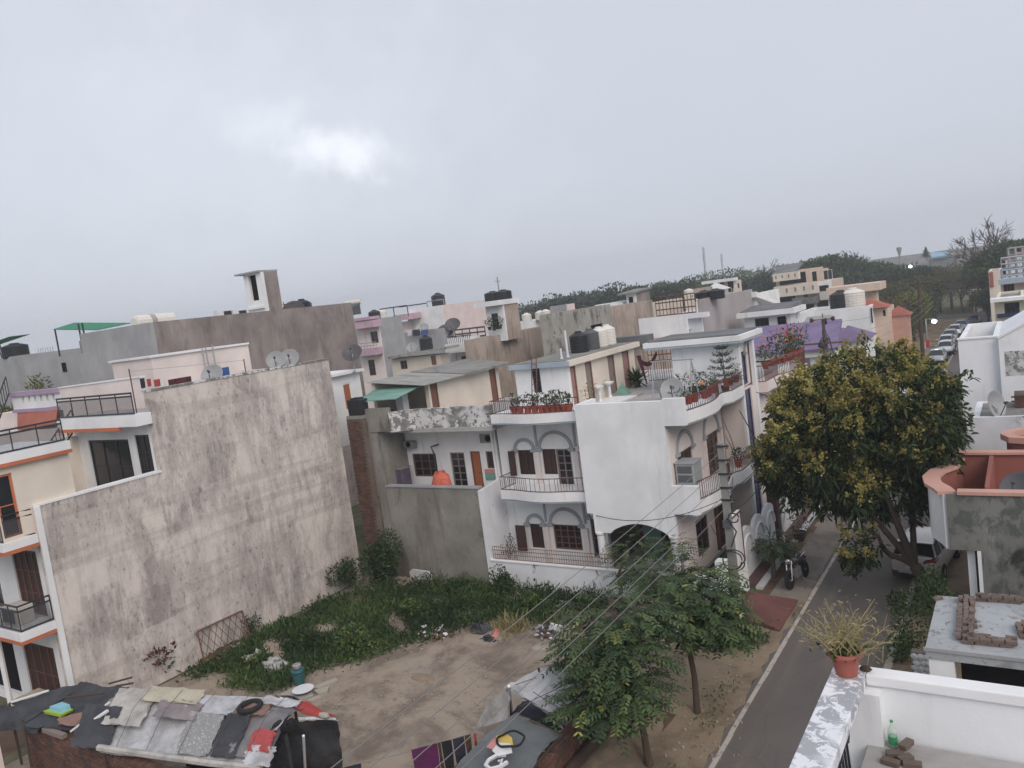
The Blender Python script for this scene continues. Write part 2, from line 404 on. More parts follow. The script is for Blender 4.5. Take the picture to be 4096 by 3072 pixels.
plain('black_plastic',(.02,.02,.021),.5)
plain('chrome',(.55,.55,.56),.2,metal=.9)
plain('bike_black',(.016,.016,.018),.35,coat=.3)
plain('seat_black',(.025,.024,.03),.6)
plain('bucket_teal',(.035,.12,.135),.45)
plain('steel_pot',(.55,.56,.58),.25,metal=.8)
plain('basin_blue',(.12,.17,.32),.35)
plain('enamel_white',(.72,.73,.75),.3)
plain('stone_slab',(.38,.345,.29),.9,bump=.3)
plain('stone_white',(.52,.53,.53),.85,bump=.2)
plain('bark',(.085,.06,.045),.95,bump=.8,scale=12)
plain('bark_grey',(.10,.085,.078),.95,bump=.6,scale=10)
plain('twig_straw',(.34,.29,.15),.9)
plain('cable',(.03,.03,.032),.7)
plain('wire',(.22,.21,.205),.6)
plain('insulator',(.09,.055,.05),.35)
plain('bottle_green',(.05,.30,.13),.2)
plain('shop_red',(.45,.05,.05),.5)
plain('flag_red',(.50,.12,.10),.8)
plain('canvas_white',(.66,.66,.66),.8)
plain('paper_yellow',(.62,.43,.10),.8)
plain('print_pink',(.55,.24,.22),.8)
plain('print_white',(.68,.68,.68),.8)
plain('lime_box',(.35,.50,.05),.6)
plain('sky_box',(.25,.50,.58),.6)
plain('sky_blue_roof',(.25,.42,.55),.6)
# ------------------------------------------------------------------ special materials
def brickmat():
 g = NG('brick');oi = g.n('ShaderNodeObjectInfo');v = g.coords()
 w = g.n('ShaderNodeTexWhiteNoise');g.l(g.coords(4.1,4.1,13.0),w.inputs[0])
 c = g.mix(oi.outputs['Random'],(.12,.066,.052),(.20,.11,.085))
 c = g.mix(g.mapr(g.noise(v,2.2,5,.65),.40,.66,0,.8),c,(.07,.056,.05))
 c = g.mix(.25,c,g.noise(v,30,3,.7),'OVERLAY')
 g.l(c,g.b.inputs['Base Color']);g.b.inputs['Roughness'].default_value = .95;g.b.inputs['Specular IOR Level'].default_value = .1
 g.bump(g.noise(v,40,3,.7),.5,.01)
brickmat()
plaster('mortar',(.15,.12,.10),var=.25,fine=.15,bump=.5,stains=[((.07,.055,.05),.7,1.5,.6,.5,.7)])
def asphalt():
 g = NG('asphalt');v = g.coords()
 c = g.mix(g.noise(v,.45,5,.6),(.122,.11,.102),(.165,.148,.137))
 dust = g.mapr(g.noise(g.coords(1.6,.12,1),1.2,5,.6),.5,.72)
 c = g.mix(g.math('MULTIPLY',dust,.45),c,(.22,.185,.15))
 spk = g.noise(v,60,2,.8)
 c = g.mix(.35,c,spk,'OVERLAY')
 crack = g.n('ShaderNodeTexVoronoi',feature='DISTANCE_TO_EDGE');crack.inputs['Scale'].default_value = .55
 nv = g.n('ShaderNodeMixRGB');nv.inputs[0].default_value = .25;g.l(v,nv.inputs[1]);nz = g.n('ShaderNodeTexNoise');nz.inputs['Scale'].default_value = 1.2;g.l(v,nz.inputs[0]);g.l(nz.outputs['Color'],nv.inputs[2]);g.l(nv.outputs[0],crack.inputs['Vector'])
 c = g.mix(g.mapr(crack.outputs['Distance'],.0,.012,.22,0),c,(.07,.063,.058))
 g.l(c,g.b.inputs['Base Color']);g.b.inputs['Roughness'].default_value = .9;g.b.inputs['Specular IOR Level'].default_value = .2
 g.bump(spk,.4,.01)
asphalt()
def dirt(name,sand,dark,lo=.42,hi=.6,green=None,litter=0.0):
 g = NG(name);v = g.coords()
 n = g.noise(v,.5,6,.65,.4)
 c = g.mix(g.mapr(n,lo,hi),sand,dark)
 c = g.mix(g.math('MULTIPLY',g.mapr(g.noise(v,2.5,6,.7),.55,.7),.5),c,tuple(x*.65 for x in dark))
 if green:c = g.mix(g.math('MULTIPLY',g.mapr(g.noise(v,.8,5,.7),.5,.62),.7),c,green)
 c = g.mix(.22,c,g.noise(v,22,4,.75),'OVERLAY')
 g.l(c,g.b.inputs['Base Color']);g.b.inputs['Roughness'].default_value = .97;g.b.inputs['Specular IOR Level'].default_value = .1
 g.bump(g.noise(v,12,5,.7),.7,.03)
dirt('dirt_plot',(.335,.278,.222),(.185,.15,.122),.42,.62)
dirt('dirt_verge',(.285,.225,.16),(.175,.135,.10),.42,.64)
dirt('dirt_dark',(.13,.09,.066),(.075,.055,.042))
dirt('ground_far',(.14,.13,.08),(.08,.09,.05),green=(.06,.08,.035))
dirt('drive_concrete',(.25,.225,.195),(.17,.15,.13))
def patchmat():
 g = NG('asphalt_patch');v = g.coords();c = g.mix(g.noise(v,2,5,.6),(.105,.095,.088),(.14,.126,.116));c = g.mix(.35,c,g.noise(v,50,2,.8),'OVERLAY');g.l(c,g.b.inputs['Base Color']);g.b.inputs['Roughness'].default_value = .92
patchmat()
def linepaint():
 g = NG('line_paint');v = g.coords()
 c = g.mix(g.mapr(g.noise(v,3,6,.7),.48,.66),(.47,.43,.38),(.22,.19,.165))
 g.l(c,g.b.inputs['Base Color']);g.b.inputs['Roughness'].default_value = .85
linepaint()
plaster('brick_old',(.165,.125,.105),var=.25,fine=.2,bump=.5,stains=[((.08,.065,.06),.7,2.5,1,.5,.68),((.26,.22,.19),.5,3,1,.55,.7)])
def tarp(name,a,b,scale=1.2,pattern=None,rough=.7):
 g = NG(name);v = g.coords()
 c = g.mix(g.mapr(g.noise(v,scale,6,.65,.5),.35,.68),a,b)
 if pattern:
  vo = g.n('ShaderNodeTexVoronoi');vo.inputs['Scale'].default_value = 13;g.l(v,vo.inputs['Vector'])
  c = g.mix(g.mapr(vo.outputs['Distance'],.25,.4),c,pattern)
 c = g.mix(.15,c,g.noise(v,25,4,.7),'OVERLAY')
 g.l(c,g.b.inputs['Base Color']);g.b.inputs['Roughness'].default_value = rough
 g.bump(g.noise(v,5,6,.65,.8),.55,.06)
tarp('tarp_white',(.50,.51,.53),(.30,.295,.30),1.6)
tarp('tarp_offwhite',(.47,.45,.42),(.30,.285,.265),2)
tarp('tarp_cream',(.50,.46,.35),(.38,.35,.27))
tarp('tarp_grey',(.20,.19,.195),(.13,.125,.13),2)
tarp('tarp_mauve',(.27,.23,.235),(.19,.165,.17),2)
tarp('tarp_charcoal',(.055,.058,.066),(.030,.031,.036))
tarp('tarp_slate',(.125,.14,.145),(.085,.095,.10))
tarp('tarp_print',(.42,.42,.42),(.31,.31,.31),1.5,(.25,.25,.25))
tarp('tarp_red',(.42,.05,.04),(.30,.035,.03))
tarp('tarp_brown',(.26,.155,.12),(.20,.12,.095))
tarp('cloth_purple',(.12,.012,.09),(.075,.01,.06),3)
tarp('cloth_black',(.016,.014,.018),(.008,.008,.01),3)
tarp('cloth_brown',(.09,.045,.03),(.05,.03,.02),8)
tarp('cloth_orange',(.62,.16,.09),(.50,.10,.07),5)
tarp('cloth_maroon',(.10,.02,.025),(.05,.012,.015),4)
tarp('cloth_blue',(.05,.12,.33),(.035,.09,.25),3)
tarp('cloth_red',(.42,.07,.07),(.30,.05,.05),4)
tarp('cloth_navy',(.025,.028,.05),(.015,.015,.03),4)
tarp('plastic_sheet',(.46,.46,.46),(.32,.31,.30),3,None,.4)
tarp('cover_violet',(.11,.09,.13),(.075,.06,.09),5)
def net(name,c,alpha):
 g = NG(name);g.b.inputs['Base Color'].default_value = (*c,1);g.b.inputs['Roughness'].default_value = .8;g.b.inputs['Alpha'].default_value = alpha
net('shade_net',(.02,.22,.11),.85)
net('wire_mesh',(.10,.10,.11),.32)
def corr(name,a,b):
 g = NG(name);v = g.coords()
 c = g.mix(g.mapr(g.noise(g.coords(.4,2.5,1),1.5,5,.6),.35,.7),a,b)
 g.l(c,g.b.inputs['Base Color']);g.b.inputs['Roughness'].default_value = .7
corr('corrugated',(.34,.345,.33),(.21,.205,.19));corr('corrugated_green',(.18,.33,.28),(.11,.21,.175))
def lamp_glow():
 g = NG('lamp_lit');g.b.inputs['Base Color'].default_value = (.9,.9,.85,1)
 g.b.inputs['Emission Color'].default_value = (.95,1.0,.88,1);g.b.inputs['Emission Strength'].default_value = 14
lamp_glow()
def clearplastic():
 g = NG('clear_plastic');g.b.inputs['Base Color'].default_value = (.62,.72,.67,1);g.b.inputs['Roughness'].default_value = .12;g.b.inputs['Alpha'].default_value = .42
clearplastic()
def smoke():
 g = NG('smoke');t = g.t;t.nodes.remove(g.b)
 vol = g.n('ShaderNodeVolumePrincipled');vol.inputs['Color'].default_value = (.8,.8,.85,1)
 tcx = g.n('ShaderNodeTexCoord');ln = g.n('ShaderNodeVectorMath',operation='LENGTH');g.l(tcx.outputs['Object'],ln.inputs[0])
 g.l(g.math('MULTIPLY',g.mapr(ln.outputs['Value'],0,1,1,0),.22),vol.inputs['Density'])
 g.l(vol.outputs[0],t.nodes['Material Output'].inputs['Volume'])
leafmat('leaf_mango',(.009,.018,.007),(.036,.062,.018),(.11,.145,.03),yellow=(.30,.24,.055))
leafmat('leaf_bloom',(.19,.16,.045),(.34,.295,.09),(.48,.43,.15),.3,.8)
leafmat('leaf_compound',(.02,.04,.017),(.064,.108,.038),(.15,.20,.07),yellow=(.42,.42,.12))
leafmat('leaf_shrub',(.013,.030,.012),(.038,.075,.024),(.085,.13,.036))
leafmat('leaf_weed',(.018,.042,.012),(.062,.112,.030),(.17,.21,.065),.2)
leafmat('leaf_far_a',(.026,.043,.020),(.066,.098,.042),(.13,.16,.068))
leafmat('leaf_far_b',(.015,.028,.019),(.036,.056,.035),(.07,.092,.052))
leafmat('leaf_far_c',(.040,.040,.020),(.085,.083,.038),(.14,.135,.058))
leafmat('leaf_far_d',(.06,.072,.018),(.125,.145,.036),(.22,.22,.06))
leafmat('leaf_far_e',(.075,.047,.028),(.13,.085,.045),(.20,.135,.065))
leafmat('leaf_red',(.055,.022,.018),(.11,.045,.035),(.15,.075,.055))
leafmat('leaf_dry',(.17,.14,.06),(.28,.235,.11),(.38,.33,.17))
leafmat('leaf_pine',(.012,.028,.017),(.028,.055,.034),(.055,.09,.05))
# ------------------------------------------------------------------ helpers for buildings
def wallgrid(mb,ax,c,th,u0,u1,z0,z1,holes=()):
 """wall whose outer face lies at c (axis ax), th thick inwards (sign of th), with rectangular holes (u0,u1,z0,z1)"""
 hs = [(max(h[0],u0),min(h[1],u1),max(h[2],z0),min(h[3],z1)) for h in holes]
 us = sorted({u0,u1,*[h[0] for h in hs],*[h[1] for h in hs]});zs = sorted({z0,z1,*[h[2] for h in hs],*[h[3] for h in hs]})
 nu,nz = len(us) - 1,len(zs) - 1
 def solid(i,j):
  if i < 0 or j < 0 or i >= nu or j >= nz:return False
  um,zm = (us[i] + us[i + 1])/2,(zs[j] + zs[j + 1])/2
  return not any(h[0] < um < h[1] and h[2] < zm < h[3] for h in hs)
 P = (lambda u,d,z:(u,d,z)) if ax == 'y' else (lambda u,d,z:(d,u,z))
 a,b = c,c + th
 for i in range(nu):
  for j in range(nz):
   if not solid(i,j):continue
   A,B,C,D = us[i],us[i + 1],zs[j],zs[j + 1]
   mb.quad(P(A,a,C),P(B,a,C),P(B,a,D),P(A,a,D));mb.quad(P(A,b,C),P(A,b,D),P(B,b,D),P(B,b,C))
   if not solid(i - 1,j):mb.quad(P(A,a,C),P(A,a,D),P(A,b,D),P(A,b,C))
   if not solid(i + 1,j):mb.quad(P(B,a,C),P(B,b,C),P(B,b,D),P(B,a,D))
   if not solid(i,j - 1):mb.quad(P(A,a,C),P(A,b,C),P(B,b,C),P(B,a,C))
   if not solid(i,j + 1):mb.quad(P(A,a,D),P(B,a,D),P(B,b,D),P(A,b,D))
 return mb
def axbox(mb,ax,d0,d1,u0,u1,z0,z1):
 return mb.box(u0,u1,d0,d1,z0,z1) if ax == 'y' else mb.box(d0,d1,u0,u1,z0,z1)
def opening(par,ax,c,sg,u0,u1,z0,z1,style='win',nx=2,nz=2,frame='wood_frame',panel='door_brown',pane='glass',fw=.07):
 """fill a hole in a wall: sg = +1/-1 is the outward direction along ax; set back in the reveal"""
 i = -sg
 if style in ('win','grill'):
  fr = MB()
  for a,b,p,q in ((u0,u0 + fw,z0,z1),(u1 - fw,u1,z0,z1),(u0 + fw,u1 - fw,z0,z0 + fw),(u0 + fw,u1 - fw,z1 - fw,z1)):
   axbox(fr,ax,c + i*.05,c + i*.12,a,b,p,q)
  for k in range(1,nx):
   u = u0 + (u1 - u0)*k/nx;axbox(fr,ax,c + i*.055,c + i*.115,u - fw*.4,u + fw*.4,z0 + fw,z1 - fw)
  for k in range(1,nz):
   z = z0 + (z1 - z0)*k/nz;axbox(fr,ax,c + i*.06,c + i*.11,u0 + fw,u1 - fw,z - .018,z + .018)
  w = fr.build('window',frame,par)
  us = [u0 + (u1 - u0)*k/nx for k in range(nx + 1)]
  for k in range(nx):
   axbox(m := MB(),ax,c + i*.085,c + i*.10,us[k] + .03,us[k + 1] - .03,z0 + .03,z1 - .03);m.build('pane',pane,w)
  if style == 'grill':
   gm = MB();n = max(2,int((u1 - u0)/.14))
   for k in range(1,n):
    u = u0 + (u1 - u0)*k/n;axbox(gm,ax,c + i*.02,c + i*.035,u - .008,u + .008,z0,z1)
   gm.build('grille','rail_dark',w)
  return w
 if style == 'door':
  m = MB();axbox(m,ax,c + i*.06,c + i*.10,u0 + fw,u1 - fw,z0,z1 - fw)
  d = m.build('door',panel,par)
  f = MB()
  for a,b,p,q in ((u0,u0 + fw,z0,z1),(u1 - fw,u1,z0,z1),(u0 + fw,u1 - fw,z1 - fw,z1)):axbox(f,ax,c + i*.03,c + i*.12,a,b,p,q)
  f.build('frame',frame,d)
  h = MB();axbox(h,ax,c + i*.03,c + i*.058,u1 - fw - .12,u1 - fw - .08,(z0 + z1)/2 - .08,(z0 + z1)/2 + .05);h.build('handle','chrome',d)
  return d
 if style == 'dark':
  m = MB();axbox(m,ax,c + i*.17,c + i*.19,u0,u1,z0,z1);return m.build('opening','opening_shade',par)  # flat near-black panel in place of the unlit room behind
def facade(par,ax,c,sg,u0,u1,z0,z1,mat,ops=(),th=.22,name='wall'):
 mb = wallgrid(MB(),ax,c,-sg*th,u0,u1,z0,z1,[o[:4] for o in ops])
 w = mb.build(name,mat,par)
 for o in ops:opening(par,ax,c,sg,*o[:4],**(o[4] if len(o) > 4 else {}))
 return w
def block(par,x0,x1,y0,y1,z0,z1,mat,front=(),side=(),roof=None,side_mat=None,roof_mat='roof_cement',th=.22,rear=True):
 """four walls (front faces -y, side faces +x) and a roof slab roof metres below the parapet top"""
 facade(par,'y',y0,-1,x0,x1,z0,z1,mat,front,th)
 facade(par,'x',x1,1,y0 + th,y1,z0,z1,side_mat or mat,side,th)
 if rear:MB().box(x0,x1 - th,y1 - th,y1,z0,z1).box(x0,x0 + th,y0 + th,y1 - th,z0,z1).build('wall',mat,par)
 zt = z1 - (roof if roof is not None else .02)
 MB().box(x0 + th,x1 - th,y0 + th,y1 - th,zt - .15,zt).build('roof',roof_mat,par)
def coping(par,x0,x1,y0,y1,z,mat='white_clean',h=.08,o=.06,w=.26):
 m = MB().box(x0 - o,x1 + o,y0 - o,y0 + w,z,z + h).box(x1 - w,x1 + o,y0 + w,y1,z,z + h)
 return m.build('coping',mat,par)
def railing(par,path,z0,h,mat='rail_dark',sp=.13,r=.012,name='railing',rails=(0.06,1.0),post=None):
 pts = [Vector((p[0],p[1],z0 + (p[2] if len(p) > 2 else 0))) for p in path]
 m = MB()
 for k in rails:m.tube([p + Vector((0,0,h*k)) for p in pts],r*1.7,5)
 for a,b in zip(pts,pts[1:]):
  L = (b - a).length;n = max(1,int(L/sp))
  for k in range(n + (b is pts[-1])):
   p = a.lerp(b,k/n)
   rr = r if not post or k % post else r*2
   m.tube([p + Vector((0,0,h*min(rails))),p + Vector((0,0,h*max(rails)))],rr,4,False)
 return m.build(name,mat,par)
def arc(cx,cy,r,a0,a1,n=10,sy=1.0):return [(cx + r*math.cos(R(a0 + (a1 - a0)*i/n)),cy + sy*r*math.sin(R(a0 + (a1 - a0)*i/n))) for i in range(n + 1)]
def archtrim(par,ax,c,sg,uc,z,rx,rz,w=.13,t=.07,mat='grey_trim',cap=True):
 """raised half-ring moulding with little capitals"""
 n = 14;lo,hi = [],[]
 P = (lambda u,d,zz:(u,d,zz)) if ax == 'y' else (lambda u,d,zz:(d,u,zz))
 m = MB();d0,d1 = c + sg*.002,c + sg*t
 for i in range(n):
  a,b = math.pi*i/n,math.pi*(i + 1)/n
  q = [(uc + (rx + k)*math.cos(t_),z + (rz + k)*math.sin(t_)) for t_,k in ((a,0),(b,0),(b,w),(a,w))]
  m.hexa([P(u,d0,zz) for u,zz in q],[P(u,d1,zz) for u,zz in q])
 if cap:
  for s_ in (-1,1):axbox(m,ax,min(d0,d1 + sg*.05),max(d0,d1 + sg*.05),uc + s_*(rx + w/2) - .14,uc + s_*(rx + w/2) + .14,z - .13,z)
 return m.build('arch_trim',mat,par)
def pilaster(par,ax,c,sg,u,z0,z1,w=.2,t=.12,mat='white_pink'):
 m = MB();axbox(m,ax,min(c + sg*.002,c + sg*t),max(c + sg*.002,c + sg*t),u - w/2,u + w/2,z0,z1)
 return m.build('pilaster',mat,par)
# ------------------------------------------------------------------ small repeated things
def water_tank(loc,r,h,mat,label,group=None):
 t = thing('water_tank',label,'water tank',loc,0,group)
 prof = [(r*.94,0)]
 for i in range(6):
  z = h*(.06 + .70*i/6);prof += [(r,z),(r,z + h*.075),(r*.955,z + h*.09),(r*.955,z + h*.105)]
 prof += [(r,h*.78),(r*.98,h*.82),(r*.5,h*.95),(r*.36,h*.955)]
 MB().lathe(prof,(0,0,0),18).build('body',mat,t,local=True,smooth=False)
 MB().lathe([(r*.38,h*.95),(r*.38,h*1.0),(r*.3,h*1.03),(0.0,h*1.035)],(0,0,0),14).build('lid',mat,t,local=True)
 return t
def dish(loc,r,az,el,label,mat='dish_grey',group=None,mast=.5):
 """az: clockwise from +Y, the way the dish looks"""
 t = thing('satellite_dish',label,'satellite dish',loc,0,group)
 d = Vector((math.sin(az)*math.cos(el),math.cos(az)*math.cos(el),math.sin(el)))
 rot = d.to_track_quat('Z','Y').to_matrix().to_4x4();c = Vector((0,0,mast + r*.75))
 pr = [(r*k/7,.35*r*(k/7) ** 2 - .3*r) for k in range(8)]
 m = MB().lathe([(.001,pr[0][1])] + pr[1:] + [(r*1.03,pr[-1][1] + .01*r),(r*1.03,pr[-1][1] - .02*r)] + [(p[0],p[1] - .03*r) for p in pr[::-1][:-1]] + [(.001,pr[0][1] - .03*r)],(0,0,0),24)
 m.v = [tuple(rot @ Vector(v) + c) for v in m.v];m.build('reflector',mat,t,local=True,smooth=True)
 tip = c + d*r*.75
 low = rot @ Vector((0,-r*.95,0));low = low if low.z < 0 else -low
 MB().tube([c + low*.95,tip],.018*max(1,r*1.5),5).tube([tip - d*.09,tip + d*.05],.05,6).build('feed_arm','dish_dark',t,local=True)
 MB().tube([(0,0,0),(0,0,mast + r*.4),tuple(c - d*r*.3)],.03,6).lathe([(.12,0),(.12,.02),(.03,.03)],(0,0,0),8).build('mast','steel',t,local=True)
 return t
def leaf_cloud(n,R3,leaf,shell=.6,flat=.0,seed=0,asp=2.2,up=.3):
 """n diamond leaves around an ellipsoid shell (radii R3); returns (n,4,3) and a 0..1 value per leaf"""
 rs = np.random.RandomState(seed)
 d = rs.normal(size=(n,3));d /= np.linalg.norm(d,axis=1)[:,None]
 rr = (shell + (1 - shell)*rs.rand(n)) ** .7
 c = d*rr[:,None]*np.array(R3)
 return leaves_at(c,leaf,rs,asp,up,d)
def leaves_at(c,leaf,rs,asp=2.2,up=.3,d=None,droop=0.0,hex_=False):
 n = len(c)
 a = rs.normal(size=(n,3));
 if d is not None:a = a*.8 + d*.7
 a[:,2] += up - droop;a /= np.linalg.norm(a,axis=1)[:,None]
 b = np.cross(a,rs.normal(size=(n,3)));b /= np.linalg.norm(b,axis=1)[:,None] + 1e-9
 s = leaf*(.6 + .8*rs.rand(n))[:,None]
 w = s/asp
 if hex_:
  nn = np.cross(a,b)
  return np.stack([c,c + a*s*.35 + b*w*.5,c + a*s*.75 + b*w*.38 - nn*s*.06,c + a*s - nn*s*.12,c + a*s*.75 - b*w*.38 - nn*s*.06,c + a*s*.35 - b*w*.5],1)
 return np.stack([c,c + a*s*.5 + b*w*.5,c + a*s,c + a*s*.5 - b*w*.5],1)
POTM = {}
def potted(loc,label,r=.15,h=.24,plant='bush',ph=.4,pot='pot_red',leafm='leaf_shrub',n=70,leaf=.09,seed=0,group=None,flowers=None,name='potted_plant'):
 t = thing(name,label,'potted plant',loc,rnd.random()*6,group)
 key = (r,h,pot)
 if key not in POTM:
  o = MB().lathe([(r*.68,0),(r*.92,h*.82),(r*1.06,h*.83),(r*1.06,h),(r*.9,h),(r*.86,h*.86),(0.001,h*.86)],(0,0,0),14).build('pot',pot,t,local=True)
  POTM[key] = o.data
 else:
  o = bpy.data.objects.new('pot',POTM[key]);col.objects.link(o);o.parent = t
 if plant:
  rs = np.random.RandomState(seed)
  if plant == 'bush':
   V = leaf_cloud(n,(ph*.45,ph*.45,ph*.5),leaf,.3,seed=seed);V[:,:,2] += h + ph*.48
  elif plant == 'spiky':
   c = np.zeros((n,3));c[:,2] = h*.9;V = leaves_at(c,ph*1.1,rs,9,.9)
  else:
   c = np.zeros((n,3));c[:,2] = h + ph*rs.rand(n);c[:,:2] = rs.normal(size=(n,2))*.06;V = leaves_at(c,leaf,rs,2.2,.2)
  leafmesh('foliage',V,4,leafm,t,rs.rand(n))
  MB().tube([(0,0,h*.8),(.01,0,h + ph*.7)],.008,4).build('stem','bark',t,local=True)
  if flowers:
   m = MB()
   for k in range(7):
    a = rs.rand()*6.3;q = ph*.4*rs.rand() ** .5
    m.lathe([(.001,-.02),(.045,0),(.03,.03),(.001,.035)],(q*math.cos(a),q*math.sin(a),h + ph*(.65 + .35*rs.rand())),6)
   m.build('flower',flowers,t,local=True)
 return t
def tree_limbs(m,base,top,r0,depth,rs,spread=.6,n=3):
 base,top = Vector(base),Vector(top)
 mid = base.lerp(top,.5) + Vector(rs.normal(size=3)*(top - base).length*.06)
 m.tube([base,mid,top],[r0,r0*.8,r0*.6],6 if depth > 1 else 4)
 if depth <= 0:return
 L = (top - base).length
 for k in range(n):
  d = (top - base).normalized() + Vector(rs.normal(size=3))*spread;d.z = abs(d.z)*.6 + .15;d.normalize()
  s = base.lerp(top,.55 + .45*rs.rand())
  tree_limbs(m,s,s + d*L*(.55 + .3*rs.rand()),r0*.55,depth - 1,rs,spread,n)
# ------------------------------------------------------------------ the setting: ground, road, verges
structure('ground',MB().box(-1500,900,-300,2600,-2.0,-.03),'ground_far')
structure('road',MB().box(-7.35,-4.0,-30,152,-.3,0.0),'asphalt')
lm = MB()
yy = -5.0
while yy < 150:
 lm.box(-7.21 + .01*math.sin(yy*1.3),-7.08 + .01*math.sin(yy*.9),yy,yy + 3.0,0,.005);yy += 3.0
structure('road_edge_line',lm,'line_paint')
_rp = random.Random(3)
for (x,y,w,l_) in ((-4.9,27,.35,.8),(-5.6,37,.6,1.4),(-4.6,18.5,.4,.6),(-6.0,47,.8,2.0)):
 structure('road_patch',MB().prism([(x + w*math.cos(a)*_rp.uniform(.75,1.2),y + l_*math.sin(a)*_rp.uniform(.75,1.2)) for a in [6.2832*i/11 for i in range(11)]],-.05,.003),'asphalt_patch')
for sgn,xe,nm in ((1,-4.0,'road_dust_right'),(-1,-7.35,'road_dust_left')):
 p_ = [];y = 8.0
 while y < 80:p_.append((xe - sgn*(abs(_rp.gauss(0,.16)) + (.03 if sgn > 0 else -.10)) ,y));y += .45
 structure(nm,MB().prism(p_ + [(xe + sgn*.3,80),(xe + sgn*.3,8)],-.05,.0035 if sgn > 0 else .0036),'dirt_verge')
structure('cross_road',MB().box(-60,30,152.0,158,-.3,-.002),'asphalt')
def sheet(name,x0,x1,y0,y1,z,mat,amp,nx,ny,edge=0,hump=None):
 rs = np.random.RandomState(abs(hash(name)) % 1000 if False else len(name)*13)
 ph = rs.rand(8)*6.28;m = MB();v = []
 for j in range(ny + 1):
  for i in range(nx + 1):
   x = x0 + (x1 - x0)*i/nx;y = y0 + (y1 - y0)*j/ny
   h = amp*(.5*math.sin(x*.9 + ph[0])*math.cos(y*.7 + ph[1]) + .3*math.sin(x*2.3 + y*1.7 + ph[2]) + .2*math.sin(x*4.1 - y*3.3 + ph[3]))
   e = min(i,nx - i,j,ny - j)
   if hump:h += hump(x,y)
   v.append((x,y,z + (h if e > 0 else -.05)))
 f = [(j*(nx + 1) + i,j*(nx + 1) + i + 1,(j + 1)*(nx + 1) + i + 1,(j + 1)*(nx + 1) + i) for j in range(ny) for i in range(nx)]
 return structure(name,m.add(v,f),mat,smooth=True)
def bump_at(cx,cy,r,h):return lambda x,y:h*math.exp(-((x - cx) ** 2 + (y - cy) ** 2)/r ** 2)
_b1,_b2 = bump_at(-17,22.5,1.6,.12),bump_at(-14.2,21.2,1.2,.15)
sheet('plot_soil',-27.08,-10.4,6,26.78,.0,'dirt_plot',.025,70,80,hump=lambda x,y:_b1(x,y) + _b2(x,y))
sheet('yard_soil',-45,-27.02,2,12.5,-.012,'dirt_dark',.01,20,12)
sheet('verge_soil',-10.6,-7.32,-12,27.3,-.005,'dirt_verge',.018,16,90,hump=lambda x,y:.5*max(0,1 - abs(x + 9.7)/.9)*max(0,min(1,(20.5 - y)/3)))
sheet('embankment',-10.24,-8.75,4,19.6,.02,'dirt_dark',.04,14,60,hump=lambda x,y:.55*max(0,(-x - 8.9)/1.3) ** 1.3)
sheet('verge_soil_beyond',-9.05,-7.32,27.2,60,-.008,'dirt_verge',.02,6,40)
sheet('verge_soil_park',-16,-7.32,60,152,-.008,'dirt_verge',.03,14,40)
sheet('verge_soil_right',-4.05,-1.0,-5,60,-.005,'dirt_verge',.03,10,60)
# ================================================================== the long-walled house on the plot's left
D2 = dict
h = thing('corner_house','cream house with a tall rain-streaked blank flank wall and orange-edged balconies','house',(-30,16,0))
XW = -27.1
MB().box(XW - .3,XW,12.3,16.85,-.4,7.5).build('wall','streaked_cream',h)
MB().box(XW - .3,XW,16.85,25.95,-.4,10.52).build('wall','streaked_cream',h)
MB().box(XW - .36,XW + .03,12.25,16.83,7.5,7.57).build('coping','white_clean',h)
MB().box(XW - .36,XW + .03,16.83,26.0,10.52,10.6).build('coping','peel_white',h)
MB().box(XW - .02,XW + .06,12.24,12.42,-.3,7.5).build('drain_pipe','white_clean',h)
# rear and far walls, roofs
MB().box(-33,XW - .3,25.7,25.95,0,10.4).box(-33,-32.8,17,25.7,0,9.6).build('wall','cream',h)
MB().box(-33,XW - .3,17.1,25.7,9.6,9.75).build('roof','terrace_floor',h)
MB().box(-34.2,XW - .3,12.5,16.9,6.5,6.65).build('terrace','terrace_floor',h)
# the upper room facing the step terrace
a,b = ony(VE(755,150),16.85),ony(VE(1165,470),16.85);c,d = ony(VE(1155,105),16.85),ony(VE(1340,430),16.85)
facade(h,'y',16.85,-1,-32.7,XW - .3,6.65,9.75,'white_clean',
       [(a[0],b[0],6.66,a[2],D2(style='win',nx=3,nz=2,frame='rail_dark')),(c[0],d[0],6.9,c[2],D2(style='win',nx=2,nz=3,frame='rail_dark'))])
MB().box(-32.6,XW - .02,16.2,16.84,9.35,9.78).build('balcony','white_clean',h)
MB().box(-32.62,XW - 1.2,16.18,16.3,9.22,9.35).build('trim','orange_trim',h)
r1 = railing(h,[(-32.4,16.25),(XW - .1,16.25)],9.8,.78,'rail_dark',.9,.022,'railing',(.05,.85,1.0))
MB().box(-32.4,XW - .1,16.24,16.25,9.86,10.42).build('mesh_panel','wire_mesh',r1)
# stairs behind
st = MB()
for i in range(9):st.box(-34.2 + i*.02,-32.6,16.0 - .0,16.84 - .0,6.65 + .28*i,6.65 + .28*(i + 1)) if False else st.box(-33.9,-32.5,14.6 + .25*i,14.85 + .25*i,6.65,6.9 + .26*i)
st.build('stair','cream',h)
railing(h,[(-32.5,14.6,0),(-32.5,16.8,2.3)],6.9,.85,'rail_dark',.22,.018)
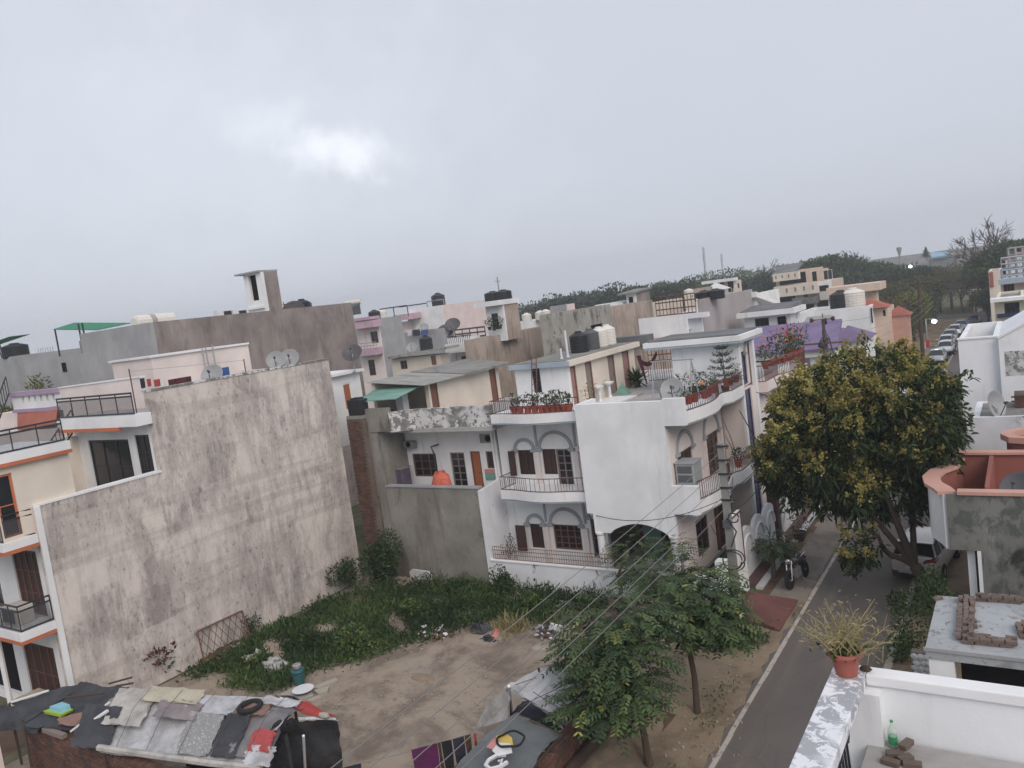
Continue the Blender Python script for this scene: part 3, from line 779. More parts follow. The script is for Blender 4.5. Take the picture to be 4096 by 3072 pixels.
# projecting second-floor room with balconies
facade(h,'x',XW - .1,1,11.25,13.7,6.6,9.1,'cream',[(11.3,11.85,6.75,8.75,D2(style='win',nx=1,nz=2,frame='orange_trim'))])
facade(h,'y',12.45,-1,-34,XW - .31,-.3,6.6,'white_clean',
       [(-29.75,-28.0,3.6,5.9,D2(style='win',nx=4,nz=3,frame='wood_frame',pane='wood_dark')),(-33,-31,3.6,5.9,D2(style='win',nx=4,nz=3,frame='wood_frame')),
  (-30.3,-28.1,.3,2.5,D2(style='win',nx=4,nz=2,frame='wood_frame',pane='wood_dark')),(-33.2,-31.0,.3,2.5,D2(style='dark'))])
facade(h,'y',11.25,-1,-34,XW - .31,6.62,9.1,'cream',[(-31,-29,6.8,8.7,D2(style='win',nx=2,nz=2))])
MB().box(-34,XW - .3,13.5,13.7,6.6,9.1).build('wall','cream',h)
for z,y1 in ((3.42,12.3),(6.35,12.25)):
 MB().box(-34,XW - .02,11.15,y1 - .02,z,z + .26).build('balcony','white_clean',h)
 MB().box(-34,XW + .0,11.13,y1 - .02,z - .12,z - .003).build('trim','orange_trim',h)
 rr = railing(h,[(-34,11.25),(XW - .12,11.25),(XW - .12,y1 - .05)],z + .26,.85,'rail_dark',.6,.02,'railing',(.06,.8,1.0))
 MB().box(XW - .13,XW - .12,11.3,y1 - .1,z + .33,z + .93).box(-34,XW - .14,11.24,11.25,z + .33,z + .93).build('mesh_panel','wire_mesh',rr)
MB().box(-30.5,XW + .05,11.1,13.75,9.1,9.38).box(-34,-30.5,11.1,12.4,9.1,9.38).build('roof','white_clean',h)
MB().box(-30.5,XW + .07,11.08,13.76,8.98,9.097).build('trim','orange_trim',h)
rr = railing(h,[(-34,11.2),(XW - .02,11.2),(XW - .02,13.6)],9.4,.72,'rail_dark',.8,.02,'railing',(.05,.82,1.0))
MB().box(XW - .03,XW - .02,11.2,13.6,9.46,9.98).build('mesh_panel','wire_mesh',rr)
MB().tube([(-29.4,11.4,0),(-29.4,11.4,3.3)],.09,8).build('column','white_clean',h)
# things on its balconies and roof
ac = thing('air_conditioner','beige air conditioner box on the balcony under the wooden shutters','air conditioner',(-28.4,11.75,3.69))
MB().box(-.45,.45,-.3,.3,0,.6).build('case','ac_beige',ac,local=True,bevel=.02);MB().box(-.40,-.02,-.32,-.303,.1,.5).box(.06,.4,-.32,-.303,.1,.5).build('grille','rail_dark',ac,local=True)
for lab,loc,mt in (('red cane chair behind the black balcony rail',(-28.2,11.7,6.63),'cloth_red'),):
 t = thing('balcony_chair',lab,'chair',loc)
 MB().box(-.25,.25,-.25,.25,.4,.45).build('seat',mt,t,local=True);MB().box(-.25,.25,.2,.25,.45,.9).build('backrest',mt,t,local=True)
 for sx in (-1,1):
  for sy in (-1,1):MB().tube([(.22*sx,.22*sy,0),(.22*sx,.22*sy,.4)],.02,5).build('leg','rail_rust',t,local=True)
t = thing('storage_chest','large brown chest with a pale top in the ground-floor porch','chest',(-28.2,11.75,0))
MB().box(-.85,.85,-.4,.4,.0,.95).build('body','wood_grey',t,local=True);MB().box(-.9,.9,-.45,.45,.95,1.05).build('lid','tarp_cream',t,local=True)
# white penthouse room on the flat roof
pa,pb,pc = VA(1305,880),VA(2150,812),VA(1165,930)
yq = 21.0
A_ = ony(pa,yq)
hx0 = ony(pc,24)[0]
t = thing('roof_room','low white room on the streaked house roof with pipes along it','roof room',(A_[0],yq,9.75))
e = onx(pb,A_[0])
block(t,A_[0] - 3.2,A_[0],yq,e[1],9.75,A_[2],'white_pink',roof=.02)
MB().box(A_[0] - 3.3,A_[0] + .1,yq - .1,e[1],A_[2],A_[2] + .09).build('coping','white_clean',t)
for k,px in enumerate(((1745,800),(1775,790),(1830,760))):
 q = onx(VA(*px),A_[0] + .25);MB().tube([(A_[0] + .25,q[1],9.75),(A_[0] + .25,q[1],q[2])],.03,6).build('pipe','steel',t)
for px,lab in (((1835,1045),'grey satellite dish leaning over the coping beside the blue cloth'),):
 q = onx(VA(*px),XW - .8);dish((q[0],q[1],9.75),.45,R(150),R(30),lab,mast=.62)
for px,lab in (((180,955),'pale satellite dish with a black feed on the streaked wall'),((300,940),'pale satellite dish next to the one with the black feed')):
 q = onx(VB(*px),XW - .3);dish((q[0],q[1],10.35),.4,R(140),R(25),lab,mast=.24)
q = onx(VB(850,970),XW - 1.5);dish((q[0],q[1],9.6),.5,R(150),R(40),'dark brown satellite dish on the roof edge before the brown wall','dish_dark',mast=.6)
for px0,px1,nm,mt,lab in (((1205,1060),(1260,1135),'hung_shirt','cloth_navy','black shirt hung on the roof clothes line'),((1265,1065),(1310,1120),'hung_cloth','cloth_red','red and dark cloth hung beside the black shirt'),
                              ((1325,1070),(1390,1120),'hung_cloth','cloth_red','red cloth hung beside a white one on the roof line'),((1400,1075),(1440,1110),'hung_cloth','canvas_white','white cloth hung on the roof line'),((1450,1070),(1660,1105),'hung_cloth','cloth_maroon','wide dark red cloth hung low on the roof line'),
                              ((1890,970),(1990,1045),'hung_cloth','cloth_blue','bright blue cloth hung on a line by the dish')):
 a,b = onx(VA(*px0),XW - .7),onx(VA(*px1),XW - .7)
 m = MB();n = 6
 for k in range(n):
  u,w = k/n,(k + 1)/n
  m.hexa([(a[0] + .03*math.sin(k*2),a[1] + (b[1] - a[1])*u,b[2] - .03*(k % 2)),(a[0] + .03*math.sin(k*2 + 2),a[1] + (b[1] - a[1])*w,b[2] - .03*((k + 1) % 2)),(a[0] + .01 + .03*math.sin(k*2 + 2),a[1] + (b[1] - a[1])*w,b[2] - .03*((k + 1) % 2)),(a[0] + .01 + .03*math.sin(k*2),a[1] + (b[1] - a[1])*u,b[2] - .03*(k % 2))],
               [(a[0],a[1] + (b[1] - a[1])*u,a[2]),(a[0],a[1] + (b[1] - a[1])*w,a[2]),(a[0] + .01,a[1] + (b[1] - a[1])*w,a[2]),(a[0] + .01,a[1] + (b[1] - a[1])*u,a[2])])
 tag(m.build(nm,mt),lab,'laundry','laundry on the roof line')
a,b = onx(VA(1140,1125),XW - .7),onx(VA(2105,890),XW - .7)
cl = thing('clothes_line','rope line between two iron rods on the streaked house roof','clothes line',(a[0],a[1],9.75))
MB().tube([(a[0],a[1],9.75),(a[0],a[1],a[2] + .65)],.025,5).build('rod','rust_iron',cl);MB().tube([(b[0],b[1],9.75),(b[0],b[1],b[2])],.025,5).build('rod','rust_iron',cl)
MB().tube([(a[0],a[1],a[2] + .55),(a[0],(a[1] + b[1])/2,a[2] + .42),(b[0],b[1],b[2] - .05)],.008,4).build('rope','wire',cl)
# small white stair head with an orange door, behind the far end of the wall
q0,q1 = onx(VB(650,1045),-29.0),onx(VB(890,1000),-29.0);dA,dB = onx(VB(745,1105),-29.0),onx(VB(850,1310),-29.0)
t = thing('stair_head','small white stair head with an orange door beyond the streaked wall','roof room',(-30,q0[1],7))
block(t,-31.5,-29.0,q0[1],q1[1],6.0,q0[2],'white_clean',side=[(dA[1],dB[1],dB[2],dA[2],D2(style='door',panel='door_orange',frame='white_clean'))],roof=.02)
MB().box(-31.7,-28.7,q0[1] - .2,q1[1] + .1,q0[2],q0[2] + .13).build('roof_slab','white_clean',t)
# ================================================================== middle house (grey wall, corrugated shed on its roof)
h = thing('grey_walled_house','two-storey house with bare cement garden wall, peeling parapet and wooden windows','house',(-23.5,28,0))
MB().box(-25.5,-20.2,26.8,27.05,-.3,4.28).build('wall','cement',h)
MB().box(-25.52,-20.18,26.76,27.1,4.28,4.34).build('coping','grey_trim',h)
MB().box(-26.0,-25.5,26.78,35,-.3,6.9).build('wall','cement',h)
MB().box(-26.3,-24.72,26.74,27.0,6.9,8.0).build('parapet','cement',h)
# chamfered peeling parapet
m = MB();m.strip([(-24.72,26.86),(-23.6,27.45),(-20.9,27.5),(-19.4,27.5)],.2,6.86,7.8);m.build('parapet','peel_white',h)
MB().box(-25.5,-20.2,27.05,28.6,3.35,3.5).build('terrace','terrace_floor',h)
MB().box(-25.5,-19.4,27.3,36,6.72,6.9).build('roof','terrace_floor',h)
Y2 = 28.6
def R2(p0,p1,y=Y2):
 a,b = ony(p0,y),ony(p1,y);return (min(a[0],b[0]),max(a[0],b[0]),min(a[2],b[2]),max(a[2],b[2]))
w1 = R2(VF(1345,265),VF(1580,465));d1 = R2(VF(1670,255),VF(1835,548));d1 = (d1[0],d1[1],3.5,d1[3]);d2_ = R2(VF(1845,245),VF(1972,545));d2_ = (d2_[0],d2_[1],3.5,d2_[3]);w2 = R2(VF(1980,245),VF(2075,395))
facade(h,'y',Y2,-1,-25.5,-20.2,3.5,6.72,'white_clean',[(*w1,D2(style='win',nx=3,nz=3)),(*d1,D2(style='win',nx=2,nz=6,frame='wood_grey')),(*d2_,D2(style='door',panel='door_orange')),(*w2,D2(style='win',nx=1,nz=1))])
for p0,p1 in ((VF(1930,95),VF(2050,170)),):
 q = R2(p0,p1);m = MB().box(q[0],q[1],Y2 - .03,Y2 - .002,q[2],q[3]).build('vent_panel','concrete',h)
 MB().tube([((q[0] + q[1])/2 + .1,Y2 - .05,(q[2] + q[3])/2),((q[0] + q[1])/2 + .1,Y2 - .031,(q[2] + q[3])/2)],.15,14).build('vent_hole','opening_shade',m)  # dark disc on the panel, painted for the shade in the hole
q = R2(VF(1128,150),VF(1228,212),27.2);m = MB().box(q[0],q[1],28.3,28.5,q[2] - .3,q[3] - .3).build('vent_panel','concrete',h)
MB().tube([((q[0] + q[1])/2,28.27,q[3] - .45),((q[0] + q[1])/2,28.299,q[3] - .45)],.13,12).build('vent_hole','opening_shade',m)  # dark disc again stands for the shaded hole
q = R2(VF(1978,398),VF(2088,492));MB().box(q[0],q[1],Y2 - .04,Y2 - .002,(q[2] + q[3])/2 + .08,q[3]).build('panel','print_pink',h);MB().box(q[0],q[1],Y2 - .04,Y2 - .002,q[2],(q[2] + q[3])/2 + .08).build('panel','corrugated_green',h)
q = R2(VF(1165,325),VF(1275,385));MB().box(q[0],q[1],Y2 - .05,Y2 - .01,q[2],q[3]).build('board','wood_grey',h)
a,b = ony(VF(1500,210),Y2 - .4),ony(VF(1575,460),Y2 - .3)
MB().tube([(a[0] + .25,Y2 - .02,a[2] + .05),(a[0],Y2 - .3,a[2]),(a[0] + .12,Y2 - .3,a[2] - .3),(b[0] - .1,Y2 - .3,b[2])],.04,7).build('drain_pipe','rail_dark',h)
MB().tube([(-20.35,Y2 - .08,3.5),(-20.35,Y2 - .08,6.7)],.05,8).build('drain_pipe','white_clean',h)
# the white side wall towards the white house
MB().hexa([(-20.2,26.75,-.2),(-20.0,26.75,-.2),(-20.0,29.0,-.2),(-20.2,29.0,-.2)],[(-20.2,26.75,4.2),(-20.0,26.75,4.2),(-20.0,29.0,4.4),(-20.2,29.0,4.4)]).build('wall','white_soiled',h)
# objects on this terrace
q = R2(VF(1165,390),VF(1335,555),27.9)
t = thing('covered_washer','washing machine under a violet patterned cover on the terrace','washing machine',((q[0] + q[1])/2,27.9,3.5))
MB().box(-.42,.42,-.32,.32,0,q[3] - 3.5).build('body','cover_violet',t,local=True,bevel=.06);MB().box(-.45,.45,-.35,.35,q[3] - 3.5,q[3] - 3.45).build('top','tarp_mauve',t,local=True)
q = ony(VF(1610,545),27.3)
t = MB();rs = np.random.RandomState(3)
t.lathe([(.02,1.02),(.22,1.0),(.36,.85),(.42,.6),(.5,.3),(.46,0)],(q[0],q[1],3.9),14,(1.2,.6));t.v = [(x + .05*rs.normal(),y + .04*rs.normal(),z + .04*rs.normal()) for x,y,z in t.v]
tag(t.build('cloth_bundle','cloth_orange',smooth=True),'bright orange flowered cloth heaped over the terrace wall','laundry')
# roof shed
xs = -24.0
sh = thing('roof_shed','shed with corrugated roof, cream walls and brown doors on the terrace','shed',(-25.5,30,6.9))
def RX(p0,p1,x):
 a,b = onx(p0,x),onx(p1,x);return (min(a[1],b[1]),max(a[1],b[1]),min(a[2],b[2]),max(a[2],b[2]))
da,db = RX(VB(1500,1110),VB(1595,1320),xs),RX(VB(2010,980),VB(2105,1260),xs)
facade(sh,'x',xs,1,da[0] - .15,db[1] + .25,6.9,8.72,'cream',[(da[0],da[1],6.92,da[3],D2(style='door',panel='door_brown')),(db[0],db[1],6.92,db[3],D2(style='door',panel='door_brown'))])
MB().box(-27,-26.8,28.4,db[1] + .2,6.9,9.0).box(-26.8,xs - .22,db[1],db[1] + .2,6.9,8.75).box(-26.8,xs - .22,30.6,30.8,6.9,8.7).build('wall','cream',sh)
q = ony(VB(1250,1250),28.5);MB().box(q[0] - .22,q[0] + .22,28.4,28.8,6.9,8.6).build('pillar','white_clean',sh)
def corrugate(par,name,c00,c10,c11,c01,mat,n=40,amp=.025):
 """sheet between c00-c10 (low edge) and c01-c11 (high edge); waves run along the low edge"""
 c00,c10,c11,c01 = map(Vector,(c00,c10,c11,c01));m = MB();v = [];k = n*4
 for j in range(2):
  for s_ in range(2):
   for i in range(k + 1):
    u = i/k;p = (c00.lerp(c10,u) if s_ == 0 else c01.lerp(c11,u));v.append((p.x,p.y,p.z + amp*math.sin(i*math.pi/2) - .012*j))
 w = k + 1;f = []
 for i in range(k):
  f += [(i,i + 1,w + i + 1,w + i),(2*w + i,3*w + i,3*w + i + 1,2*w + i + 1),(i,2*w + i,2*w + i + 1,i + 1),(w + i,w + i + 1,3*w + i + 1,3*w + i)]
 return m.add(v,f).build(name,mat,par)
corrugate(sh,'roof',(-23.55,28.2,8.76),(-23.55,31.6,8.78),(-27.1,31.6,9.1),(-27.1,28.2,9.08),'corrugated',22)
MB().hexa([(-23.55,31.55,8.72),(-23.55,35.6,8.74),(-27.1,36.4,9.05),(-27.1,31.55,9.03)],[(-23.55,31.55,8.85),(-23.55,35.6,8.87),(-27.1,36.4,9.18),(-27.1,31.55,9.16)]).build('roof','roof_cement',sh)
corrugate(sh,'awning',(-26.7,26.9,8.35),(-24.2,26.9,8.38),(-24.0,28.6,8.72),(-26.9,28.6,8.72),'corrugated_green',14,.03)
t = thing('tarpaulin_heap','black plastic heap stored under the green awning','heap',(-25.6,28.1,6.9))
m = MB().lathe([(.9,0),(.85,.25),(.6,.5),(.3,.7),(.05,.75)],(0,0,0),12,(1,.6));m.v = [(x + .06*rs.normal(),y + .05*rs.normal(),z + .05*rs.normal()) for x,y,z in m.v];m.build('sheet','tarp_charcoal',t,local=True)
MB().box(-.8,.8,-.35,.35,0,.12).build('base','wood_grey',t,local=True)
# brick strip in the gap (each brick its own piece) behind the wall end
bs = thing('brick_pier','tall raw brick pier in the gap between the streaked wall and the cement wall','brick pier',(-26.4,26.5,0))
MB().box(-27.05,-26.02,26.45,26.72,-.3,7.6).build('core','mortar',bs)
BR = MB().box(-.112,.112,-.012,.012,-.034,.034);bo = None;k = 0
rows = MB();br = random.Random(4)
for j in range(88):
 for i in range(5):
  x = -27.05 + .115 + .24*i - (.12 if j % 2 else 0);z = -.2 + .088*j
  if x < -26.99 or x > -26.12:continue
  dy = br.uniform(-.006,.006)
  if k < 300 and j > 14:
   if bo is None:
    bo = BR.build('brick','brick',bs,local=True);o = bo
   else:
    o = bo.copy();col.objects.link(o)
   o.location = (x + 26.4,26.438 - 26.5 + dy,z);k += 1
  else:rows.box(x - .112,x + .112,26.428 + dy,26.452,z - .034,z + .034)
tag(rows.build('brickwork','brick',bs),None,None,None,'stuff')
MB().box(-27.0,-26.05,26.42,26.9,7.6,7.75).build('cap','concrete',bs)
t = thing('loft_tank','black box tank squeezed on top of the brick pier','water tank',(-26.5,26.7,7.75))
MB().box(-.42,.42,-.2,.35,0,.75).build('body','tank_black',t,local=True,bevel=.05);MB().box(-.25,.25,-.1,.25,.75,.82).build('lid','tank_black',t,local=True)
# ================================================================== the white house with arches
h = thing('white_arched_house','white two-storey house with grey arch mouldings, curved balconies and a big blank wall','house',(-15,30,0))
YF = 28.5
Z1,Z2 = 3.72,7.1
def RY(p0,p1,y=YF):
 a,b = ony(p0,y),ony(p1,y);return (min(a[0],b[0]),max(a[0],b[0]),min(a[2],b[2]),max(a[2],b[2]))
fw1 = RY(VG(45,450),VG(205,662));fw2 = RY(VG(255,445),VG(372,660));fd = RY(VG(372,440),VG(548,800));fd = (fd[0],fd[1],Z1,fd[3])
fw2 = (fw2[0],fd[0] - .002,fw2[2],fd[3])
gw1 = RY(VG(150,1085),VG(285,1300));gw2 = RY(VG(350,1090),VG(615,1320))
facade(h,'y',YF,-1,-20.0,-15.1,0,Z1 - .3,'white_clean',[(*gw1,D2(style='win',nx=2,nz=3,frame='wood_dark',pane='wood_dark')),(*gw2,D2(style='win',nx=4,nz=4,pane='glass')),
                                                           (-15.85,-15.25,.9,2.6,D2(style='win',nx=1,nz=2))])
facade(h,'y',YF,-1,-20.0,-15.1,Z1,Z2 - .3,'white_clean',[(*fw1,D2(style='grill',nx=2,nz=1,frame='wood_dark',pane='wood_dark')),(*fw2,D2(style='win',nx=2,nz=1,frame='wood_dark',pane='wood_dark')),(*fd,D2(style='win',nx=2,nz=6,frame='wood_grey')),
                (-15.72,-15.2,4.6,5.7,D2(style='win',nx=1,nz=2))])
for z in (Z1,Z2):MB().box(-20.0,-15.1,YF,33,z - .3,z).build('floor_slab','white_clean',h)
# grey arches over the openings, both floors
for (u0,u1,z0,z1) in ((fw1[0],fw1[1],0,fw1[3]),(fw2[0],fd[1],0,fd[3]),(gw1[0],gw1[1],0,gw1[3]),(gw2[0],gw2[1],0,gw2[3])):
 rx = (u1 - u0)/2 + .02;archtrim(h,'y',YF,-1,(u0 + u1)/2,z1 + .05,rx,min(.62,rx*.85))
archtrim(h,'y',YF,-1,-15.42,2.72,.42,.42);archtrim(h,'y',YF,-1,-15.3,5.75,.42,.42)
for u in (fw1[1] + .25,fd[1] + .28):pilaster(h,'y',YF,-1,u,Z1,fd[3] - .1,.22);MB().box(u - .05,u + .05,YF - .05,YF - .003,fd[3] + .1,Z2 - .3).build('rib','grey_trim',h)
for u in (gw1[1] + .25,gw2[1] + .28):pilaster(h,'y',YF,-1,u,.45,gw2[3] - .1,.22);MB().box(u - .05,u + .05,YF - .05,YF - .003,gw2[3] + .1,Z1 - .3).build('rib','grey_trim',h)
sw = MB().box(gw1[0] - .55,gw1[0] - .06,YF - .35,YF - .3,gw1[2] - .05,gw1[3]).build('shutter','wood_dark',h)
sw2 = MB().box(fw1[0] - .35,fw1[0] - .03,YF - .25,YF - .2,fw1[2],fw1[3]).build('shutter','wood_dark',h)
MB().box(-15.05,-14.98,YF - .6,YF - .1,4.6,5.7).build('shutter','wood_dark',h)
# curved balconies on the plot side
def wavy(y0,amp,x0=-19.35,x1=-15.1,n=18):
 out = []
 for i in range(n + 1):
  u = i/n;x = x0 + (x1 - x0)*u
  out.append((x,y0 - amp*math.sin(math.pi*min(1,max(0,(u - .12)/.76))) ** 1.3*.9))
 return out
def balc(z,zb,y0=27.25,amp=.3,rail='rail_maroon'):
 p = wavy(y0,amp)
 MB().prism(p + [(-15.1,YF - .004),(-19.35,YF - .004)],zb,z).build('balcony','white_clean',h)
 MB().prism([(x,y + .03) for x,y in p] + [(-15.1,YF - .006),(-19.33,YF - .006)],zb - .07,zb - .002).build('balcony_edge','blue_trim',h)
 railing(h,[(-19.3,YF - .1)] + [(x,y + .08) for x,y in p],z,.58,rail,.12,.011)
balc(4.1,3.72);balc(7.4,7.03)
# the projecting block with the blank wall: porch below, room above
XB0,XB1,YB = -15.1,-11.42,27.0
wb_ = MB();wallgrid(wb_,'y',YB,.22,XB0,XB1,3.32,7.72);wb_.build('wall','white',h)
# beam with the shallow arch
m = MB();n = 18;xa,xb = -14.15,-11.75
for i in range(n):
 u0,u1 = i/n,(i + 1)/n;x0,x1 = xa + (xb - xa)*u0,xa + (xb - xa)*u1
 za,zb = 2.58 + .40*math.sin(math.pi*u0) ** .8,2.58 + .40*math.sin(math.pi*u1) ** .8
 m.hexa([(x0,YB,za),(x1,YB,zb),(x1,YB + .22,zb),(x0,YB + .22,za)],[(x0,YB,3.32),(x1,YB,3.32),(x1,YB + .22,3.32),(x0,YB + .22,3.32)])
m.box(-14.85,xa,YB,YB + .22,2.55,3.32).box(xb,XB1,YB,YB + .22,2.55,3.32);m.build('beam','white',h)
for u,y in ((-14.68,YB + .12),(-11.58,YB + .12)):
 cm = MB().lathe([(.15,1.15),(.15,2.42),(.2,2.48),(.2,2.55)],(u,y,0),14).build('column','white_clean',h,smooth=False)
MB().box(XB0,XB1 - .0,YB + .22,33.3,3.2,3.32).build('porch_ceiling','white_clean',h)
MB().box(XB0 - .0,XB1,YB + .1,33.3,.3,.45).build('porch_floor','terrace_floor',h)
MB().box(XB0,XB1,31.5,31.7,.45,3.2).build('porch_wall','door_brown',h)
MB().box(-13.9,-13.1,29.4,31.5,.45,3.2).build('porch_wall','corrugated_green',h)
m = MB().box(-13.4,-11.42,YB + .22,YB + .4,.45,1.5).build('porch_wall','cement_pale',h)
MB().box(XB0,XB0 + .2,YB + .22,YF,3.32,7.72).build('wall','white',h)
MB().box(XB0 + .2,XB1 - .22,YB + .22,33.3,Z2 - .15,Z2).build('roof','terrace_floor',h)
MB().box(-20.0,XB0 - .002,YF,39,Z2 - .12,Z2 - .002).build('roof','terrace_floor',h)
MB().box(XB0,-10.6,33.5,39,Z2 - .12,Z2 - .001).build('roof','terrace_floor',h)
# street front
XS = -11.42
wA = RX(VG(1430,410),VG(1560,540),XS);dA = (31.0,32.7)
facade(h,'x',XS,1,YB + .22,33.4,Z1,Z2 - .15,'white_pink',[(27.95,29.5,4.55,5.5,D2(style='win',nx=2,nz=2)),(dA[0],dA[1],Z1 + .02,5.5,D2(style='win',nx=3,nz=6))])
facade(h,'x',XS,1,YB + .4,33.4,.45,3.2,'white_pink',[(29.0,30.4,1.0,2.5,D2(style='win',nx=2,nz=2)),(31.2,32.6,.5,2.6,D2(style='win',nx=2,nz=3,frame='wood_dark',pane='wood_dark'))])
archtrim(h,'x',XS,1,28.7,5.55,.78,.62);archtrim(h,'x',XS,1,(dA[0] + dA[1])/2,5.55,(dA[1] - dA[0])/2 + .02,.75)
for u in (dA[0] - .2,dA[1] + .2):pilaster(h,'x',XS,1,u,Z1,5.4,.2,.12,'white_pink')
def bulge(y0,y1,x,amp,n=16):return [(x + amp*max(0,math.sin(math.pi*max(0,(i/n - .05))/.62)) if i/n < .67 else x + amp*.9*min(1,(i/n - .67)/.06),y0 + (y1 - y0)*i/n) for i in range(n + 1)]
def sbalc(z0,z1,x,ph,amp=.35):
 p = bulge(YB,33.45,x,amp)
 MB().prism(p + [(XS,33.45),(XS,YB + .223),(x - .2,YB + .223),(x - .2,YB)],z0,z1).build('balcony','white_clean',h)
 MB().strip([(a - .06,b) for a,b in p],.12,z1,z1 + ph).build('balcony_kerb','white_clean',h)
 MB().prism([(a - .03,b) for a,b in p] + [(XS,33.43),(XS,YB + .23)],z0 - .07,z0 - .003).build('balcony_edge','grey_trim',h)
 return [(a - .07,b) for a,b in p]
p1_ = sbalc(3.4,3.74,-10.5,.12);p2_ = sbalc(6.8,7.12,-10.62,.12)
MB().box(XS + .0,-10.42,YB - .002,YB + .2,3.42,4.5).build('balcony_wall','white',h)
MB().box(XS + .0,-10.58,YB - .002,YB + .2,6.78,7.8).build('balcony_wall','white',h)
railing(h,p1_[1:],3.86,.72,'rail_maroon',.11,.012);railing(h,p2_[1:],7.24,.55,'rail_maroon',.11,.012)
MB().box(XS,-10.5,33.46,33.68,.2,6.78).build('wall','white_pink',h)
MB().box(-10.5,-10.38,33.44,33.7,.2,8.9).build('pilaster','white_clean',h)
# stair tower on the roof
tl,tr = ony(VC(1370,800),33.4),ony(VC(1935,745),33.4)
facade(h,'y',33.42,-1,tl[0],-10.5,Z2,9.15,'white',[])
facade(h,'x',-10.5,1,33.7,36.0,7.1,9.15,'white_pink',[(33.72,34.8,7.12,8.6,D2(style='win',nx=1,nz=3,frame='navy_tile',pane='navy_tile'))])
archtrim(h,'x',-10.5,1,34.95,8.55,.38,.35,.1,.07)
MB().box(tl[0],tl[0] + .22,33.64,36,Z2,9.15).box(tl[0],-10.7,35.8,36,Z2,9.15).build('wall','white',h)
MB().box(tl[0] - 1.1,-10.1,32.9,36.3,9.2,9.42).build('tower_roof','white_clean',h);MB().box(tl[0] - 1.08,-10.12,32.92,36.28,9.1,9.198).build('tower_edge','blue_trim',h)
MB().box(tl[0] - .95,-10.3,33.1,36.1,9.42,9.5).build('roof_top','slate_roof',h)
# roof rooms with doors on the terrace
XR = -16.6
ya = onx(VC(470,935),XR)[1];ye = onx(VC(1050,800),XR)[1];zt = onx(VC(480,945),XR)[2]
ops = []
for (a,b,pn) in (((470,940),(560,1245),'door_faded'),((625,910),(700,1240),'wood_grey'),((820,860),(895,1190),'wood_grey'),((945,820),(1020,1150),'door_faded')):
 y0_ = onx(VC(*a),XR)[1];y1_ = onx(VC(b[0] - 15,a[1]),XR)[1];ops.append((max(y0_,ya + .26),y1_,Z2 + .01,zt - .1,D2(style='door',panel=pn)))
wq = ony(VC(165,975),ya),ony(VC(262,1180),ya)
tt = thing('roof_rooms','row of white rooms with faded pink doors and a blue-edged slab on the terrace','roof room',(-18,ya,Z2))
xl = ony(VC(20,980),ya)[0]
block(tt,xl,XR,ya,ye,Z2,zt,'white_clean',front=[(wq[0][0],wq[1][0],wq[1][2],wq[0][2],D2(style='grill',nx=1,nz=2,frame='rail_dark'))],side=ops,roof=.02,side_mat='cream')
MB().box(xl - .15,XR + .25,ya - .25,ye + .2,zt,zt + .2).build('roof_slab','blue_trim',tt);MB().box(xl - .05,XR + .1,ya - .1,ye + .1,zt + .2,zt + .24).build('roof_top','roof_cement',tt)
MB().box(XR + .1,XR + .27,ya - .2,ye + .2,zt - .02,zt + .22).build('cornice','cream',tt)
zr = zt + .24
for (px,rr_,hh,mt,lab) in (((605,820),.45,.98,'tank_black','black water tank beside the white pipe on the roof rooms'),((705,805),.42,.98,'tank_grey','dark grey water tank between the black one and the white ones'),
                               ((780,795),.42,.98,'tank_white','ribbed white water tank touching the grey one'),((850,780),.42,1.0,'tank_white','ribbed white water tank at the end of the row, touching no grey tank')):
 yv = ya + .9 + (px[0] - 605)/245*(ye - ya - 2.6);q = onx(VC(px[0],px[1]),XR - 1.0);water_tank((XR - 1.1,q[1],zr),rr_,hh,mt,lab)
for px,top,r_ in (((480,840),640,.05),((425,845),800,.045)):
 q = onx(VC(*px),XR - .6);z_t = onx(VC(px[0] - 10,top),XR - .6)[2]
 tag(MB().tube([(XR - .6,q[1],zr),(XR - .6,q[1],z_t)],r_,8).tube([(XR - .6,q[1],zr),(XR - .6,q[1],zr + .05)],r_*1.7,8).build('vent_pipe','plastic_white'),'tall white vent pipe on the roof rooms' if top < 700 else 'short white pipe stub on the roof rooms','pipe')
ld = thing('iron_ladder','rusty iron ladder leaning on the white roof room','ladder',(xl + 1,ya - .5,Z2))
a,b = ony(VC(170,1280),ya - .5),ony(VC(170,850),ya - .28);c,d = ony(VC(215,1280),ya - .5),ony(VC(210,850),ya - .28)
for p,q in ((a,b),(c,d)):MB().tube([(p[0],ya - .55,Z2),(q[0],ya - .3,q[2])],.022,6).build('rail','rust_iron',ld)
for k in range(9):
 u = (k + .5)/9;MB().tube([(a[0] + (b[0] - a[0])*u,ya - .55 + .25*u,Z2 + (b[2] - Z2)*u),(c[0] + (d[0] - c[0])*u,ya - .55 + .25*u,Z2 + (b[2] - Z2)*u)],.014,5).build('rung','rust_iron',ld)
for px,lab in (((750,1130),'white wash basin on a pedestal beside the bare shrub'),((835,1095),'white wash basin on a pedestal beside the far brown door')):
 q = onx(VC(*px),XR + .28);t = thing('wash_basin',lab,'wash basin',(XR + .28,q[1],Z2))
 zz = q[2] - Z2
 MB().lathe([(.1,zz - .12),(.26,zz - .03),(.28,zz + .04),(.24,zz + .04),(.18,zz - .02),(.02,zz - .05)],(0,0,0),14,(.8,1.1)).build('bowl','enamel_white',t,local=True);MB().lathe([(.11,0),(.07,.1),(.07,zz - .12)],(0,0,0),10).build('pedestal','enamel_white',t,local=True)
 MB().tube([(-.2,0,zz),(-.2,0,zz + .15),(-.08,0,zz + .16)],.014,5).build('tap','chrome',t,local=True)
